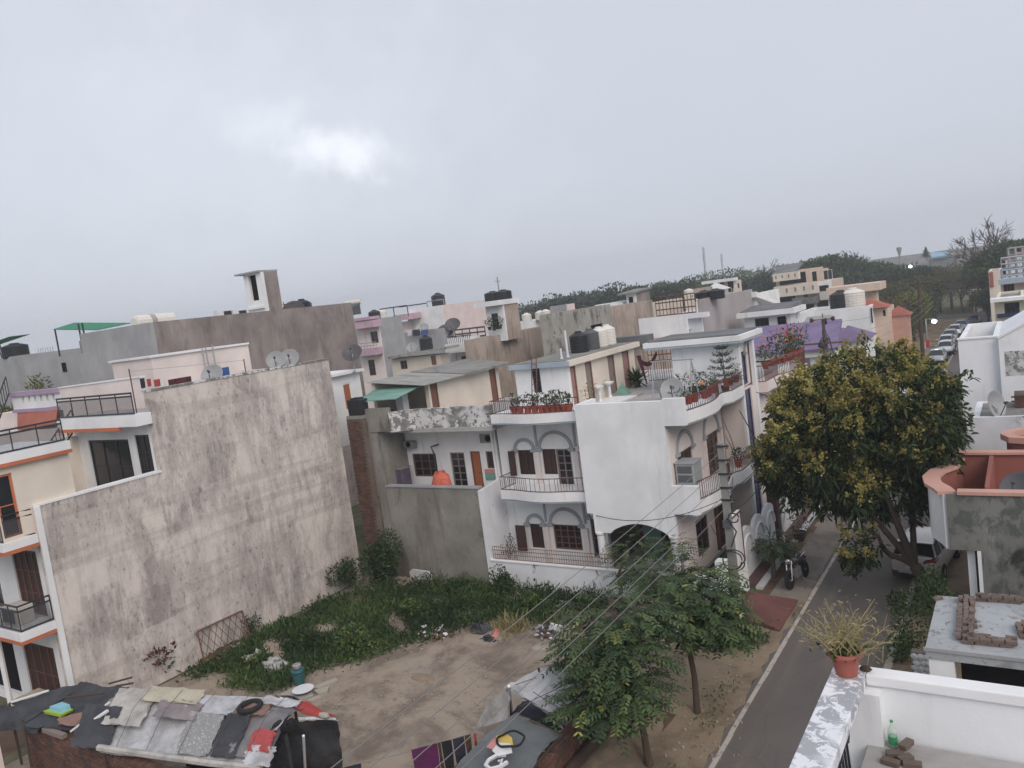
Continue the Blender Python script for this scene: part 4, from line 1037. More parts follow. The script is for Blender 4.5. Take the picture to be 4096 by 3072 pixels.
# metal stand and swing frame
q = ony(VC(355,1125),ya - .9);t = thing('iron_stand','tall grey iron stool frame among the flower pots','stand',(q[0],ya - .9,Z2 + .02))
for sx in (-1,1):
 for sy in (-1,1):MB().tube([(.22*sx,.2*sy,0),(.16*sx,.14*sy,1.0)],.017,5).build('leg','steel',t,local=True)
MB().box(-.2,.2,-.18,.18,1.0,1.03).build('top','steel',t,local=True)
yS = 31.0
sA,sB = ony(VC(1215,915),yS),ony(VC(1545,890),yS)
t = thing('swing_frame','grey steel garden swing frame with a wooden seat on the roof terrace','swing',((sA[0] + sB[0])/2,yS,Z2))
for q in (sA,sB):
 for dy_ in (-.45,.5):MB().tube([(q[0],yS + dy_,Z2),(q[0],yS,sA[2])],.028,6).build('leg','steel',t)
MB().tube([(sA[0] - .1,yS,sA[2]),(sB[0] + .1,yS,sA[2])],.03,6).build('crossbar','steel',t)
for u in (.16,.26):MB().tube([(sA[0] + (sB[0] - sA[0])*u,yS,sA[2]),(sA[0] + (sB[0] - sA[0])*u + .02,yS,Z2 + .5)],.01,4).build('chain','steel',t)
MB().box(sA[0] + .12,sA[0] + .75,yS - .2,yS + .2,Z2 + .46,Z2 + .5).build('seat','wood_grey',t)
dq = ony(VC(1385,1165),28.2)
dd = dish((dq[0],28.2,Z2),.44,R(165),R(28),'grey satellite dish with a dark emblem and lettering on the terrace parapet',mast=.05 + dq[2] - Z2 - .33)
# print on that dish: the word and the round mark
def text_mesh(word,size):
 cu = bpy.data.curves.new('txt','FONT');cu.body = word;cu.size = size;cu.align_x = 'CENTER';cu.align_y = 'CENTER';cu.extrude = .004
 o = bpy.data.objects.new('txt',cu);col.objects.link(o);dg = bpy.context.evaluated_depsgraph_get();me = bpy.data.meshes.new_from_object(o.evaluated_get(dg));bpy.data.objects.remove(o);bpy.data.curves.remove(cu);return me
dv = Vector((math.sin(R(165))*math.cos(R(28)),math.cos(R(165))*math.cos(R(28)),math.sin(R(28))))
zax = dv;xax = Vector((-math.cos(R(165)),math.sin(R(165)),0));xax = -xax if xax.x < 0 else xax;yax = zax.cross(xax);yax = -yax if yax.z < 0 else yax
mc = Vector((0,0,(.05 + dq[2] - Z2 - .33) + .44*.75)) - dv*.44*.2
me = text_mesh('videocon',.135);o = bpy.data.objects.new('lettering',me);me.materials.append(MATS['dish_dark']);col.objects.link(o);o.parent = dd
o.matrix_local = Matrix(((xax.x,yax.x,zax.x,mc.x - .02*yax.x),(xax.y,yax.y,zax.y,mc.y - .08*yax.y),(xax.z,yax.z,zax.z,mc.z - .08*yax.z),(0,0,0,1)))
m = MB();n = 18
for i in range(n):
 a,b = 2*math.pi*i/n,2*math.pi*(i + 1)/n
 m.add([tuple(mc + yax*.11 + xax*r_*math.cos(t_) + yax*r_*.75*math.sin(t_) + dv*.006) for r_,t_ in ((.05,a),(.085,a),(.085,b),(.05,b))],[(0,1,2,3)])
m.build('emblem','dish_dark',dd,local=True)
# hung cloth between the tower and the rooms, and the far red balcony with plants
ca,cb,cm_ = ony(VC(1090,860),34.6),ony(VC(1245,820),34.6),ony(VC(1165,920),34.6)
m = MB();pts = []
for i in range(13):
 u = i/12;pts.append((ca[0] + (cb[0] - ca[0])*u,34.6 + .04*math.sin(i*1.7),ca[2] + (cb[2] - ca[2])*u - .75*4*u*(1 - u)*.55))
for i in range(12):
 p,q = pts[i],pts[i + 1];m.hexa([(p[0],p[1],p[2] - .22),(q[0],q[1],q[2] - .22),(q[0],q[1] + .02,q[2] - .22),(p[0],p[1] + .02,p[2] - .22)],[p,q,(q[0],q[1] + .02,q[2]),(p[0],p[1] + .02,p[2])])
tl_ = ony(VC(1165,1105),34.6)
m.hexa([(tl_[0] - .03,34.6,tl_[2]),(tl_[0] + .03,34.6,tl_[2]),(tl_[0] + .03,34.62,tl_[2]),(tl_[0] - .03,34.62,tl_[2])],[(ca[0] - .1,34.6,ca[2]),(ca[0] + .12,34.6,ca[2]),(ca[0] + .12,34.62,ca[2]),(ca[0] - .1,34.62,ca[2])])
tag(m.build('hung_sari','cloth_maroon'),'dark maroon sari slung in a loop above the roof terrace','laundry')
t = thing('terrace_rail','maroon railing with pots across the far end of the white terrace','railing',(-15,37.5,Z2))
railing(t,[(-16.4,37.5),(-13.2,37.5)],Z2,1.0,'rail_maroon',.12,.014)
railing(t,[(-16.8,38.6),(-13.2,38.6)],Z2 + .9,.9,'rail_rust',.2,.016,'upper_railing',(.05,.4,.7,1))
q = onz(VC(960,1195),Z2);tag(MB().add([(q[0] - .35,q[1] - .3,Z2),(q[0] + .35,q[1] - .3,Z2),(q[0] + .3,q[1] + .3,Z2),(q[0] - .3,q[1] + .3,Z2),(q[0],q[1],Z2 + .55)],[(0,3,2,1),(0,1,4),(1,2,4),(2,3,4),(3,0,4)]).build('folded_cover','corrugated_green'),'small dark green pyramid-shaped cover standing on the terrace floor','cover')
# cooler on the street balcony, bamboo poles
t = thing('air_cooler','grey metal air cooler outside the arched street window','air cooler',(-11.0,27.85,3.86))
MB().box(-.36,.36,-.42,.42,.55,1.38).build('case','cooler_grey',t,local=True,bevel=.02)
for sx in (-1,1):
 for sy in (-1,1):MB().tube([(.32*sx,.38*sy,0),(.32*sx,.38*sy,.55)],.02,5).build('leg','steel',t,local=True)
for z in (.68,1.02):MB().box(-.28,.28,-.435,-.422,z,z + .27).build('louvre','tank_grey',t,local=True)
MB().box(-.40,.40,-.46,.46,1.38,1.42).build('top','cooler_grey',t,local=True)
for a,b in (((1820,180),(1950,500)),((1840,320),(1935,510))):
 p,q = ony(VG(*a),33.3),ony(VG(*b),33.2);tag(MB().tube([(p[0],p[1],p[2]),((p[0] + q[0])/2 + .03,33.24,(p[2] + q[2])/2),(q[0],q[1],3.88)],[.012,.018,.02],5).build('bamboo_pole','bark_grey'),'thin bamboo pole leaning on the blank wall above the street balcony','pole','bamboo poles on the balcony')
# compound wall with spiked wire fence
w = thing('compound_wall','whitewashed low wall with black damp stains below the arched house','wall',(-15,27,0))
MB().box(-20.0,-9.9,26.74,26.96,-.3,1.1).build('wall','white_soiled',w)
MB().box(-20.0,-9.9,26.70,26.99,1.1,1.15).build('coping','white_clean',w)
railing(w,[(-19.9,26.86),(-13.5,26.86)],1.15,.62,'rust_iron',.11,.008,'wire_fence',(.05,.35,.65,.9))
MB().box(-9.95,-9.55,26.7,27.1,-.3,1.8).build('pillar','white_clean',w)
# street wall: tall white panel, curved gate leaves, maroon sills
gp = thing('notice_board','tall white framed board behind the lamp pole beside the curved gate','panel',(-9.6,28.2,0))
MB().box(-9.62,-9.5,27.6,28.75,1.15,3.15).build('board','white_clean',gp);MB().box(-9.66,-9.46,27.5,28.85,0,1.15).build('base','white',gp)
MB().box(-9.49,-9.47,27.6,27.66,1.15,3.15).box(-9.49,-9.47,28.69,28.75,1.15,3.15).box(-9.49,-9.47,27.66,28.69,3.09,3.15).box(-9.49,-9.47,27.66,28.69,1.15,1.21).build('frame','rail_rust',gp)
def scroll_wall(y0,y1,hmax,name,label,step=1.7):
 t = thing(name,label,'wall',(-9.7,(y0 + y1)/2,0));n = max(1,round((y1 - y0)/step))
 for k in range(n):
  a,b = y0 + (y1 - y0)*k/n,y0 + (y1 - y0)*(k + 1)/n;m = MB();N_ = 12;L_ = b - a
  for i in range(N_):
   u0,u1 = i/N_,(i + 1)/N_;f_ = lambda u:hmax - .75 + .75*math.sqrt(max(0,1 - ((u - .55)/.56) ** 2))
   m.hexa([(-9.8,a + L_*u0,.2),(-9.66,a + L_*u0,.2),(-9.66,a + L_*u1,.2),(-9.8,a + L_*u1,.2)],[(-9.8,a + L_*u0,f_(u0)),(-9.66,a + L_*u0,f_(u0)),(-9.66,a + L_*u1,f_(u1)),(-9.8,a + L_*u1,f_(u1))])
  m.build('panel','white_clean',t)
  pts = [(-9.63,a + L_*(.55 - .40*math.cos(math.pi*i/10)),hmax - .95 + .62*math.sin(math.pi*i/10)) for i in range(11)]
  MB().tube(pts,.05,6).build('moulding','white_clean',t)
  MB().tube([(-9.64,a + L_*(.3 + .03*i),.6 + .09*i + .02*math.sin(i)) for i in range(8)],[.02 + .01*min(i,7 - i) for i in range(8)],5).build('scroll','grey_trim',t)
 MB().box(-9.85,-9.25,y0,y1,-.1,.2).build('sill','rail_maroon',t);MB().box(-9.25,-8.97,y0,y1,-.1,.08).build('step','stone_white',t)
 return t
scroll_wall(28.9,33.7,2.15,'garden_wall','white garden wall of arched scroll panels over a maroon sill')
scroll_wall(34.3,41.0,2.1,'garden_wall','white scroll-panelled wall beyond the maroon gate pillar',2.2)
t = thing('gate_pillar','dark maroon gate pillar between the scroll walls','pillar',(-9.72,34.0,0));MB().box(-9.92,-9.5,33.75,34.1,-.1,2.9).build('shaft','rail_maroon',t);MB().box(-9.98,-9.44,33.7,34.15,2.9,3.0).build('cap','white_clean',t);MB().box(-9.93,-9.45,34.1,34.3,-.1,2.4).build('jamb','white_clean',t)
tag(MB().hexa([(-9.54,27.75,-.05),(-8.64,25.8,-.05),(-7.48,25.4,-.05),(-7.5,28.1,-.05)],[(-9.54,27.75,.36),(-8.64,25.8,.30),(-7.48,25.4,.05),(-7.5,28.1,.05)]).build('entrance_ramp','dull_red'),'sloping red cement ramp up to the gate from the road','ramp',None)
structure('drain_strip',MB().box(-8.97,-8.6,28.0,41,-.1,-.002),'dirt_dark')  # dark drain between the white step and the forecourt
structure('forecourt',MB().box(-8.6,-7.32,28.4,41,-.1,.004),'drive_concrete')
# ================================================================== the blue-tiled neighbour along the street
h = thing('blue_tiled_house','pinkish house with a navy tiled strip and flowered curved balcony over the street','house',(-12,40,0))
facade(h,'x',-10.42,1,33.72,43.5,.2,7.0,'white_pink',[(33.78,34.75,.25,6.95,D2(style='win',nx=1,nz=9,frame='navy_tile',pane='navy_tile')),(38.2,39.9,3.8,5.9,D2(style='win',nx=2,nz=4)),(36.5,38.6,.6,2.6,D2(style='win',nx=2,nz=3,frame='wood_frame')),(40.5,42.5,.6,2.6,D2(style='win',nx=2,nz=3))])
archtrim(h,'x',-10.42,1,39.05,5.95,.85,.7);pilaster(h,'x',-10.42,1,38.0,3.7,5.8);pilaster(h,'x',-10.42,1,40.1,3.7,5.8);pilaster(h,'x',-10.42,1,35.2,3.4,9.0,.3,.16,'white_clean');pilaster(h,'x',-10.42,1,42.9,.2,7,.3,.1,'white_clean')
MB().box(-20,-10.64,43.28,43.5,.2,7.0).box(-20,-10.64,36.3,36.5,2,7.0).build('wall','white_pink',h)
MB().box(-20,-10.64,36.5,43.28,6.85,7.0).build('roof','terrace_floor',h)
FBP = [(-10.42,35.6),(-9.95,35.7),(-9.9,37.8),(-9.55,38.6),(-9.35,40.2),(-9.55,41.8),(-10.42,42.4)]
for z in (6.55,3.2):
 MB().prism(FBP,z,z + .45).build('balcony','white_pink',h);MB().prism([(x - .04,y) for x,y in FBP],z - .08,z - .003).build('balcony_edge','lilac_trim',h)
 railing(h,[(x - .08,y) for x,y in FBP],z + .45,.75,'rail_rust',.11,.013)
MB().box(-14.5,-12,36.2,38,2.0,9.0).build('stair_tower','white',h)
# ================================================================== the viewer's own terrace corner
ZP = 8.5
cL,cR = onz(VL(610,755),ZP),onz(VL(820,850),ZP)
x_out,x_in = -1.587,-1.318;y_far = onz(VL(700,752),ZP)[1];y_in = y_far - .16
tp = thing('terrace_parapet','white parapet corner with flaking paint on its coping and a black grille below','parapet',(-1.4,6.5,7.5))
m = MB().box(x_out,x_in,-6,y_far,ZP - .12,ZP);m.build('coping','peel_coping',tp,bevel=.012)
MB().box(x_in + .002,6,y_in,y_far,ZP - .10,ZP - .004).build('coping','white_clean',tp,bevel=.012)
MB().box(x_in - .10,6,y_in + .03,y_far - .02,-.2,ZP - .10).build('wall','white',tp)
MB().box(x_out + .03,x_in - .0 + .12,y_in - .12,y_in + .03,-.2,ZP - .12).build('pier','white',tp)
MB().box(x_out + .03,x_in - .03,-6,y_in - .12,-.2,ZP - .86).build('plinth','white',tp)
MB().box(x_out + .02,x_in + .06,3.0,4.6,ZP - .86,ZP - .60).build('kerb','white',tp)
gm = MB()
for k in range(60):
 y = y_in - .2 - .1*k
 gm.tube([(-1.46,y,ZP - .86),(-1.46,y - .06,ZP - .5),(-1.46,y,ZP - .12)],.012,5)
 if k % 3 == 0:gm.tube([(-1.46,y + .05*math.cos(t_*.7),ZP - .45 + .09*math.sin(t_*.7)) for t_ in range(10)],.009,4)
gm.box(-1.475,-1.445,-6,y_in - .13,ZP - .16,ZP - .125).build('grille','rail_dark',tp)
ZF = ony(VL(1085,1480),y_in - .09)[2];MB().box(x_in,6,-6,y_in,ZF - .15,ZF).build('terrace','terrace_floor',tp)
pq = onz(VL(715,815),ZP)
pt = thing('flowerpot','red plastic flowerpot with a dry straw-coloured plant on the parapet corner','potted plant',(-1.455,y_far - .2,ZP))
rr_ = .128;hh = .215
MB().lathe([(rr_*.66,0),(rr_*.70,.02),(rr_*.93,hh*.80),(rr_*1.10,hh*.81),(rr_*1.14,hh*.9),(rr_*1.10,hh),(rr_*.98,hh),(rr_*.93,hh*.86),(.001,hh*.85)],(0,0,0),28).build('pot','pot_terracotta',pt,local=True,smooth=False)
sm = MB();rs = np.random.RandomState(5)
sm.lathe([(.001,hh*.87),(rr_*.5,hh*.9),(rr_*.92,hh*.862)],(0,0,0),14);sm.build('soil','soil',pt,local=True)
dm = MB();tips = []
for k in range(32):
 a = rs.rand()*6.28;el = .35 + rs.rand()*.75;L_ = .22 + .32*rs.rand()
 d = Vector((math.cos(a)*math.cos(el),math.sin(a)*math.cos(el),math.sin(el)));s0 = Vector((.05*rs.normal(),.05*rs.normal(),hh*.88))
 p1 = s0 + d*L_*.5 + Vector((0,0,.05));p2 = s0 + d*L_ + Vector(rs.normal(size=3))*.04
 dm.tube([s0,p1,p2],[.006,.0045,.002],4,False)
 for j in range(3):
  b0 = s0.lerp(p2,.35 + .5*rs.rand());b1 = b0 + (d + Vector(rs.normal(size=3))*.7).normalized()*.14;dm.tube([b0,b1],[.003,.0012],3,False);tips.append(b1);tips.append(b0)
dm.build('dry_stems','twig_straw',pt,local=True)
c = np.array([tuple(tips[rs.randint(len(tips))]) for _ in range(600)]) + rs.normal(size=(600,3))*.035
leafmesh('dry_leaves',leaves_at(c,.05,rs,5,.2),4,'leaf_dry',pt,rs.rand(600))
c = rs.normal(size=(90,3))*np.array([.09,.09,.02]) + np.array([0,0,hh*.95]);leafmesh('green_leaves',leaves_at(c,.06,rs,2,.3),4,'leaf_shrub',pt,rs.rand(90))
q = onz(VL(845,818),ZP);tag(MB().lathe([(.03,0),(.045,.015),(.03,.04),(.001,.045)],(q[0],q[1],ZP),9,(1.2,.8)).build('soil_clod','soil'),'small dark clod of earth beside the red flowerpot','clod')
ZF = ony(VL(1085,1480),y_in - .09)[2];bq = (ony(VL(1085,1480),y_in - .09)[0],y_in - .09)
bt = thing('plastic_bottle','clear plastic bottle with a green label standing against the parapet wall','bottle',(bq[0],bq[1],ZF));bt.scale = (.66,.66,.62)
MB().lathe([(.05,0),(.055,.03),(.055,.22),(.052,.25),(.022,.33),(.018,.34),(.018,.36)],(0,0,0),16).build('body','clear_plastic',bt,local=True,smooth=True)
MB().lathe([(.0565,.06),(.0565,.17)],(0,0,0),16).build('label_band','bottle_green',bt,local=True);MB().lathe([(.02,.36),(.02,.385),(.001,.386)],(0,0,0),10).build('cap','bottle_green',bt,local=True)
for k,(px,sz,rz) in enumerate((((1100,1560),(.23,.11,.075),.3),((1200,1520),(.23,.11,.075),1.2),((1060,1630),(.23,.11,.075),-.2),((1190,1600),(.2,.11,.075),.8),((1250,1650),(.23,.11,.075),.1))):
 q = onz(VL(*px),ZF);m = MB().box(-sz[0]/2,sz[0]/2,-sz[1]/2,sz[1]/2,0,sz[2]);o = m.build('loose_brick','brick_old',bevel=.008);o.location = (q[0],min(q[1],y_in - .1),ZF + (.045 if k == 1 else 0));o.rotation_euler = (0,.0,rz);o.scale = (.6,.6,.6);tag(o,'loose brick lying on the terrace floor beside the bottle','brick','loose bricks by the bottle')
# ================================================================== right side of the street
# mossy wall with salmon curved parapet
h = thing('salmon_terrace_house','mossy grey house with a salmon-rimmed curved terrace parapet','house',(0,28,0))
YT = 26.0
xo = ony(VH(1840,1320),YT)[0];xl = ony(VH(1540,900),YT)[0];zb = ony(VH(1600,1310),YT)[2];zt_ = ony(VH(1460,812),YT)[2]
MB().box(xl,6,YT,YT + .22,zb,zt_ - .07).build('wall','mossy_grey',h)
MB().box(xo,6,YT + .003,YT + .22,-.1,zb).build('wall','mossy_grey',h)
MB().box(xo - .1,xo,YT + .003,YT + .25,-.1,zb - .002).build('door_jamb','white_clean',h)
MB().box(xo,xo + .2,YT + .22,36,-.1,zb).build('wall','white_clean',h)
outer = [(xl + .02,YT + .1),(xl - .12,YT + .5),(xl - .42,YT + 1.1),(xl - .55,YT + 1.9),(xl - .42,YT + 2.7),(xl - .1,YT + 3.3),(xl + .02,YT + 3.9),(xl + .02,YT + 4.6)]
MB().strip(outer,.24,zb,zt_ - .1).build('parapet','white_clean',h)
MB().strip([(x + .145,y) for x,y in outer],.05,zb + .3,zt_ - .1).build('parapet_lining','terracotta',h)
MB().strip(outer,.5,zt_ - .1,zt_).build('coping','salmon',h)
MB().box(xl + .26,6,YT + .22,YT + .3,zb + .3,zt_ - .08).build('parapet_lining','terracotta',h)
MB().box(xl + .3,6,YT - .05,YT + .32,zt_ - .07,zt_ + .03).build('coping','salmon',h)
MB().box(xl + .1,6,YT + .22,YT + 4.5,zb,zb + .14).build('terrace','terracotta',h)
MB().box(xl + .1,6,YT + 4.4,YT + 4.6,zb,zt_ + .12).build('parapet','terracotta',h);MB().box(xl - .2,6,YT + 4.3,YT + 4.72,zt_ + .12,zt_ + .2).build('coping','salmon',h)
MB().box(xl + 1.0,xl + 1.12,YT + .32,YT + 4.4,zb + .14,zt_ + .1).build('partition','terracotta',h)
w_ = MB();wallgrid(w_,'x',-1.7,-.2,26.25,31,-.1,zb);w_.build('wall','white_clean',h)
q = ony(VS(2120,1480),YT + .9);dish((q[0],YT + .9,zb + .14),.5,R(205),R(40),'dark blue-grey satellite dish sunk in the salmon terrace','tank_grey',mast=max(.02,q[2] - zb - .14 - .375))
# upper salmon bulge farther on
y5 = 31.6;q0 = ony(VS(1870,680),y5);q1 = ony(VS(2212,520),y5)
MB().strip([(q0[0] + .9,y5 - .7),(q0[0] + .35,y5 - .5),(q0[0] + .15,y5),(q0[0] + .3,y5 + .6),(q0[0] + .9,y5 + 1.0)],.34,q0[2] - .2,q0[2]).build('upper_coping','salmon',h)
MB().strip([(q0[0] + .9,y5 - .7),(q0[0] + .4,y5 - .45),(q0[0] + .25,y5),(q0[0] + .4,y5 + .55),(q0[0] + .9,y5 + .9)],.2,zb,q0[2] - .2).build('upper_parapet','terracotta',h)
MB().box(q0[0] + .3,6,y5 + .9,36,zb - .1,zb).build('roof','terrace_floor',h)
# white annex with dish, brick stack
y6 = 34.0;a = ony(VS(1455,445),y6);b = ony(VS(1500,940),y6)
t = thing('white_annex','small whitewashed roof block beneath the big grey dish','roof block',(a[0],y6,0));block(t,a[0],1.5,y6,37.5,-.1,a[2],'white_soiled',roof=.05)
q = ony(VS(1820,480),y6 + .5);dish((q[0],y6 + .5,a[2] - .1),.52,R(118),R(14),'large grey satellite dish seen edge-on on the whitewashed block',mast=.1)
a2 = ony(VS(2065,110),36);bsk = thing('brick_stack','raw red brick chimney stack beside the grey dish','brick stack',(a2[0] + .5,36,3));MB().box(a2[0],a2[0] + 1.6,36,37,3,a2[2]).build('core','mortar',bsk)
bb = MB().box(-.112,.112,-.015,.015,-.034,.034).build('brick','brick',bsk,local=True);first = True
for j in range(int((a2[2] - 4.3)/.088)):
 for i in range(7):
  o = bb if first else bb.copy()
  if not first:col.objects.link(o)
  first = False;o.location = (a2[0] + .12 + .235*i - (.11 if j % 2 else 0) - OFF[bsk.name][0] + .0,-.012,4.35 - 3 + .088*j)
# tall white house behind
y7 = 39.3;a = ony(VD(1640,1160),y7);b = ony(VD(1990,1130),y7)
h = thing('blank_white_house','plain white house with a flaking grey patch on its taller wall','house',(0,y7,0))
block(h,a[0],b[0],y7,47,-.1,a[2],'white',roof=.9);MB().box(a[0] - .04,b[0],y7 - .04,y7 + .25,a[2],a[2] + .07).build('coping','white_clean',h)
m = MB();z9 = ony(VD(2212,1000),y7 - .6)[2]
m.hexa([(b[0],y7 - .3,-.1),(5,y7 - .3,-.1),(5,47,-.1),(b[0],47,-.1)],[(b[0],y7 - .3,a[2] - .05),(5,y7 - .3,a[2] + 3.2),(5,47,a[2] + 3.2),(b[0],47,a[2] - .05)]);m.build('wall','white',h)
q0,q1 = ony(VR(1920,760),y7 - .3),ony(VR(2212,1110),y7 - .3);MB().box(q0[0],q1[0] + 1,y7 - .306,y7 - .3,q1[2],q0[2]).build('flaked_patch','peel_white',h)
MB().hexa([(b[0] - .03,y7 - .34,a[2] - .05),(5,y7 - .34,a[2] + 3.2),(5,y7 - .1,a[2] + 3.2),(b[0] - .03,y7 - .1,a[2] - .05)],[(b[0] - .03,y7 - .34,a[2] + .05),(5,y7 - .34,a[2] + 3.3),(5,y7 - .1,a[2] + 3.3),(b[0] - .03,y7 - .1,a[2] + .05)]).build('coping','white_clean',h)
q = ony(VS(1300,850),36.5)
t = thing('low_porch','low white porch roof under the mango tree beside the annex','porch',(-2.4,37,0));MB().box(-3.4,-2.0,35,38.6,2.55,2.75).build('roof_slab','cement_pale',t);MB().box(-3.3,-3.1,35.1,35.3,-.05,2.55).build('pillar','white_clean',t)
# rubble roof next door (white slab with brick courses), dark below
h = thing('broken_roof_house','single-storey building with a cracked whitewashed roof and bare brick upstands','house',(-1,20,0))
ZR = 3.2;P = lambda x,y:onz(VV(x,y),ZR)
x0 = P(905,620)[0];y1 = P(1100,500)[1];y0 = P(1000,1285)[1]
MB().box(x0,6,y0,y1,ZR - .25,ZR).build('roof','roof_white',h)
q = P(1100,1290);MB().box(x0 + .05,x0 + .55,y0 + .02,y0 + .3,-.1,ZR - .25).build('pillar','white_clean',h)
MB().box(x0 + .6,6,y0 + .9,y0 + 1.0,-.1,ZR - .25).build('bay_shade','opening_shade',h);MB().box(x0 + .1,x0 + .3,y0 + .3,y1,-.1,ZR - .25).build('wall','white_clean',h)  # near-black sheet painted for the shade under the roof
MB().box(x0 - .03,6,y0 - .03,y0 - .004,ZR - .06,ZR + .02).build('roof_edge','cement_pale',h)
bk = None;rb = random.Random(9);nb = 0
def upstand(p0,p1,w,courses):
 global bk,nb
 a,b = P(*p0),P(*p1);d = np.array([b[0] - a[0],b[1] - a[1]]);L_ = np.linalg.norm(d);d /= L_;n_ = np.array([-d[1],d[0]]);ang = math.atan2(d[1],d[0])
 for c_ in range(courses):
  for r_ in range(max(1,int(w/.12))):
   for i in range(int(L_/.24)):
    if rb.random() < .06*(c_ + 1) or nb >= 300:continue
    p = np.array([a[0],a[1]]) + d*(.12 + .24*i + (.1 if (c_ + r_) % 2 else 0)) + n_*(.12*r_)
    if bk is None:bk = MB().box(-.112,.112,-.052,.052,0,.07).build('brick','brick_old',h,local=True);o = bk
    else:o = bk.copy();col.objects.link(o)
    o.location = (p[0] + 1 + rb.uniform(-.01,.01),p[1] - 20 + rb.uniform(-.01,.01),ZR + .003 + .074*c_);o.rotation_euler = (0,0,ang + rb.uniform(-.16,.16));nb += 1
upstand((1290,540),(1250,1180),.36,2);upstand((1300,1190),(2212,1270),.36,2);upstand((1300,990),(1640,1000),.36,2);upstand((1500,560),(2212,610),.24,2);upstand((2120,930),(2212,1180),.3,2);upstand((900,600),(1040,560),.24,1)
t = thing('stone_wall','low rubble stone wall beside the white gate pillar','wall',(-3,21.5,0));q = onz(VV(550,1270),.9);MB().box(q[0],x0 - .02,q[1] - .1,q[1] + .15,-.1,.85).build('core','mortar',t)
sb = None
for j in range(5):
 for i in range(6):
  s_ = MB();w_ = (x0 - q[0])/6.0
  if sb is None:sb = MB().lathe([(.02,-.09),(.1,-.07),(.12,0),(.09,.07),(.02,.09)],(0,0,0),7,(1.0,.55)).build('stone','print_pink',t,local=True);sb.data.materials.clear();sb.data.materials.append(MATS['stone_white']);o = sb
  else:o = sb.copy();col.objects.link(o)
  o.location = (q[0] + 3 + w_*(i + .5) + (.05 if j % 2 else 0),q[1] - 21.5 - .1,.06 + .165*j);o.rotation_euler = (rb.uniform(-.4,.4),rb.uniform(-3,3),rb.uniform(-.4,.4));o.scale = (1,1,1)
structure('kerb_stones',MB().box(-4.06,-3.86,14,60,-.2,.1),'stone_slab')
# ================================================================== houses behind (distance from storey height, place from the photograph)
def far_house(name,label,corner,y,left,right,z0=0,mat='white_clean',side_mat=None,roof=.5,front=(),side=(),ztop=None,roof_mat='roof_cement',cat='house'):
 """corner: pixel of the top of the near vertical edge; left: pixel at the left end of the -y face; right: pixel at the end of the +x face"""
 c = ony(corner,y);x0 = ony(left,y)[0];y1 = onx(right,c[0])[1];zt = c[2] if ztop is None else ztop
 x0 = min(x0,c[0] - 1.2);y1 = min(max(y1,y + 1.5),y + 40)
 t = thing(name,label,cat,(c[0],y,z0))
 fo = [];so = []
 for o in front:
  a,b = ony(o[0],y),ony(o[1],y);u0,u1 = sorted((a[0],b[0]));w0,w1 = sorted((a[2],b[2]));fo.append((max(u0,x0 + .05),min(u1,c[0] - .05),w0,min(w1,zt - .05),o[2] if len(o) > 2 else D2(style='win')))
 for o in side:
  a,b = onx(o[0],c[0]),onx(o[1],c[0]);u0,u1 = sorted((a[1],b[1]));w0,w1 = sorted((a[2],b[2]));so.append((max(u0,y + .3),min(u1,y1 - .05),w0,min(w1,zt - .05),o[2] if len(o) > 2 else D2(style='win')))
 block(t,x0,c[0],y,y1,z0,zt,mat,fo,so,roof,side_mat,roof_mat)
 return t,x0,c[0],y,y1,zt
WN = D2(style='win',nx=2,nz=2);DK = D2(style='dark');GD = D2(style='win',nx=1,nz=2,frame='rail_dark')
# tall grey-brown building
ya = 24.5
t,X0,X1,Y0,Y1,ZT = far_house('tall_cement_building','tall unpainted cement building, grey on one side and brown on the other',VA(1290,575),ya,VA(690,680),VB(838,490),mat='cement_pale',side_mat='cement_brown',roof=.4)
q = ony(VA(500,870),ya);MB().box(q[0] - .2,X0 - .0,ya + .05,ya + 6,0,q[2]).build('wing','cement_pale',t)
qa,qb = ony(VA(525,925),ya),ony(VA(575,1000),ya);MB().box(qa[0],qb[0],ya + .02,ya + .048,qb[2],qa[2]).build('window','opening_shade',t)  # window shown as a near-black panel, room shade in its colour
qa,qb = ony(VA(668,735),ya),ony(VA(705,840),ya);MB().box(qa[0] - .4,X0 - .003,ya + .3,ya + 2,q[2],qa[2]).build('stair_box','cement',t)
# roof tower
tl,tm,trr = onx(VB(40,150),X1),onx(VB(180,130),X1),onx(VB(240,530),X1)
tx0 = ony(VA(2100,175),tl[1])[0]
tw = thing('roof_tower','narrow stair tower with a dark doorway, white on one face and tan on the other','roof tower',(X1,tl[1],ZT - .4))
pa,pb = ony(VA(2140,165),tl[1]),ony(VA(2212,385),tl[1])
block(tw,tx0,X1 - .003,tl[1],tm[1],ZT - .4,tm[2],'white_clean',front=[(pa[0],X1 - .5,pb[2],pa[2] - .05,DK)],side_mat='cement_brown',roof=.02)
MB().box(tx0 - .5,X1,tl[1] - .25,tm[1] + .05,tm[2],tm[2] + .1).build('roof_slab','cement_pale',tw)
MB().box(tx0 - .1,X1 - .1,tl[1] - .12,tl[1] - .003,ZT + .2,ZT + .35).build('ledge','white_clean',tw)
# shade net on poles
na,nb_ = ony(VA(460,632),ya + .5),ony(VA(840,636),ya + .5);nc,nd = ony(VA(1130,577),ya + 5),ony(VA(640,575),ya + 5)
sn = thing('shade_canopy','green shade net canopy on iron poles over the cement roof','canopy',(na[0],ya + 1,q[2]))
MB().hexa([(w[0],w[1],w[2] - .04) for w in (na,nb_,nc,nd)],[tuple(w) for w in (na,nb_,nc,nd)]).build('net','shade_net',sn)
for px,zz in (((475,640),0),((680,610),.3),((720,640),.3)):
 p = ony(VA(*px),ya + .6);MB().tube([(p[0],ya + .6,q[2] - .4),(p[0],ya + .6,na[2] + zz*.2)],.05,6).build('pole','rail_dark',sn)
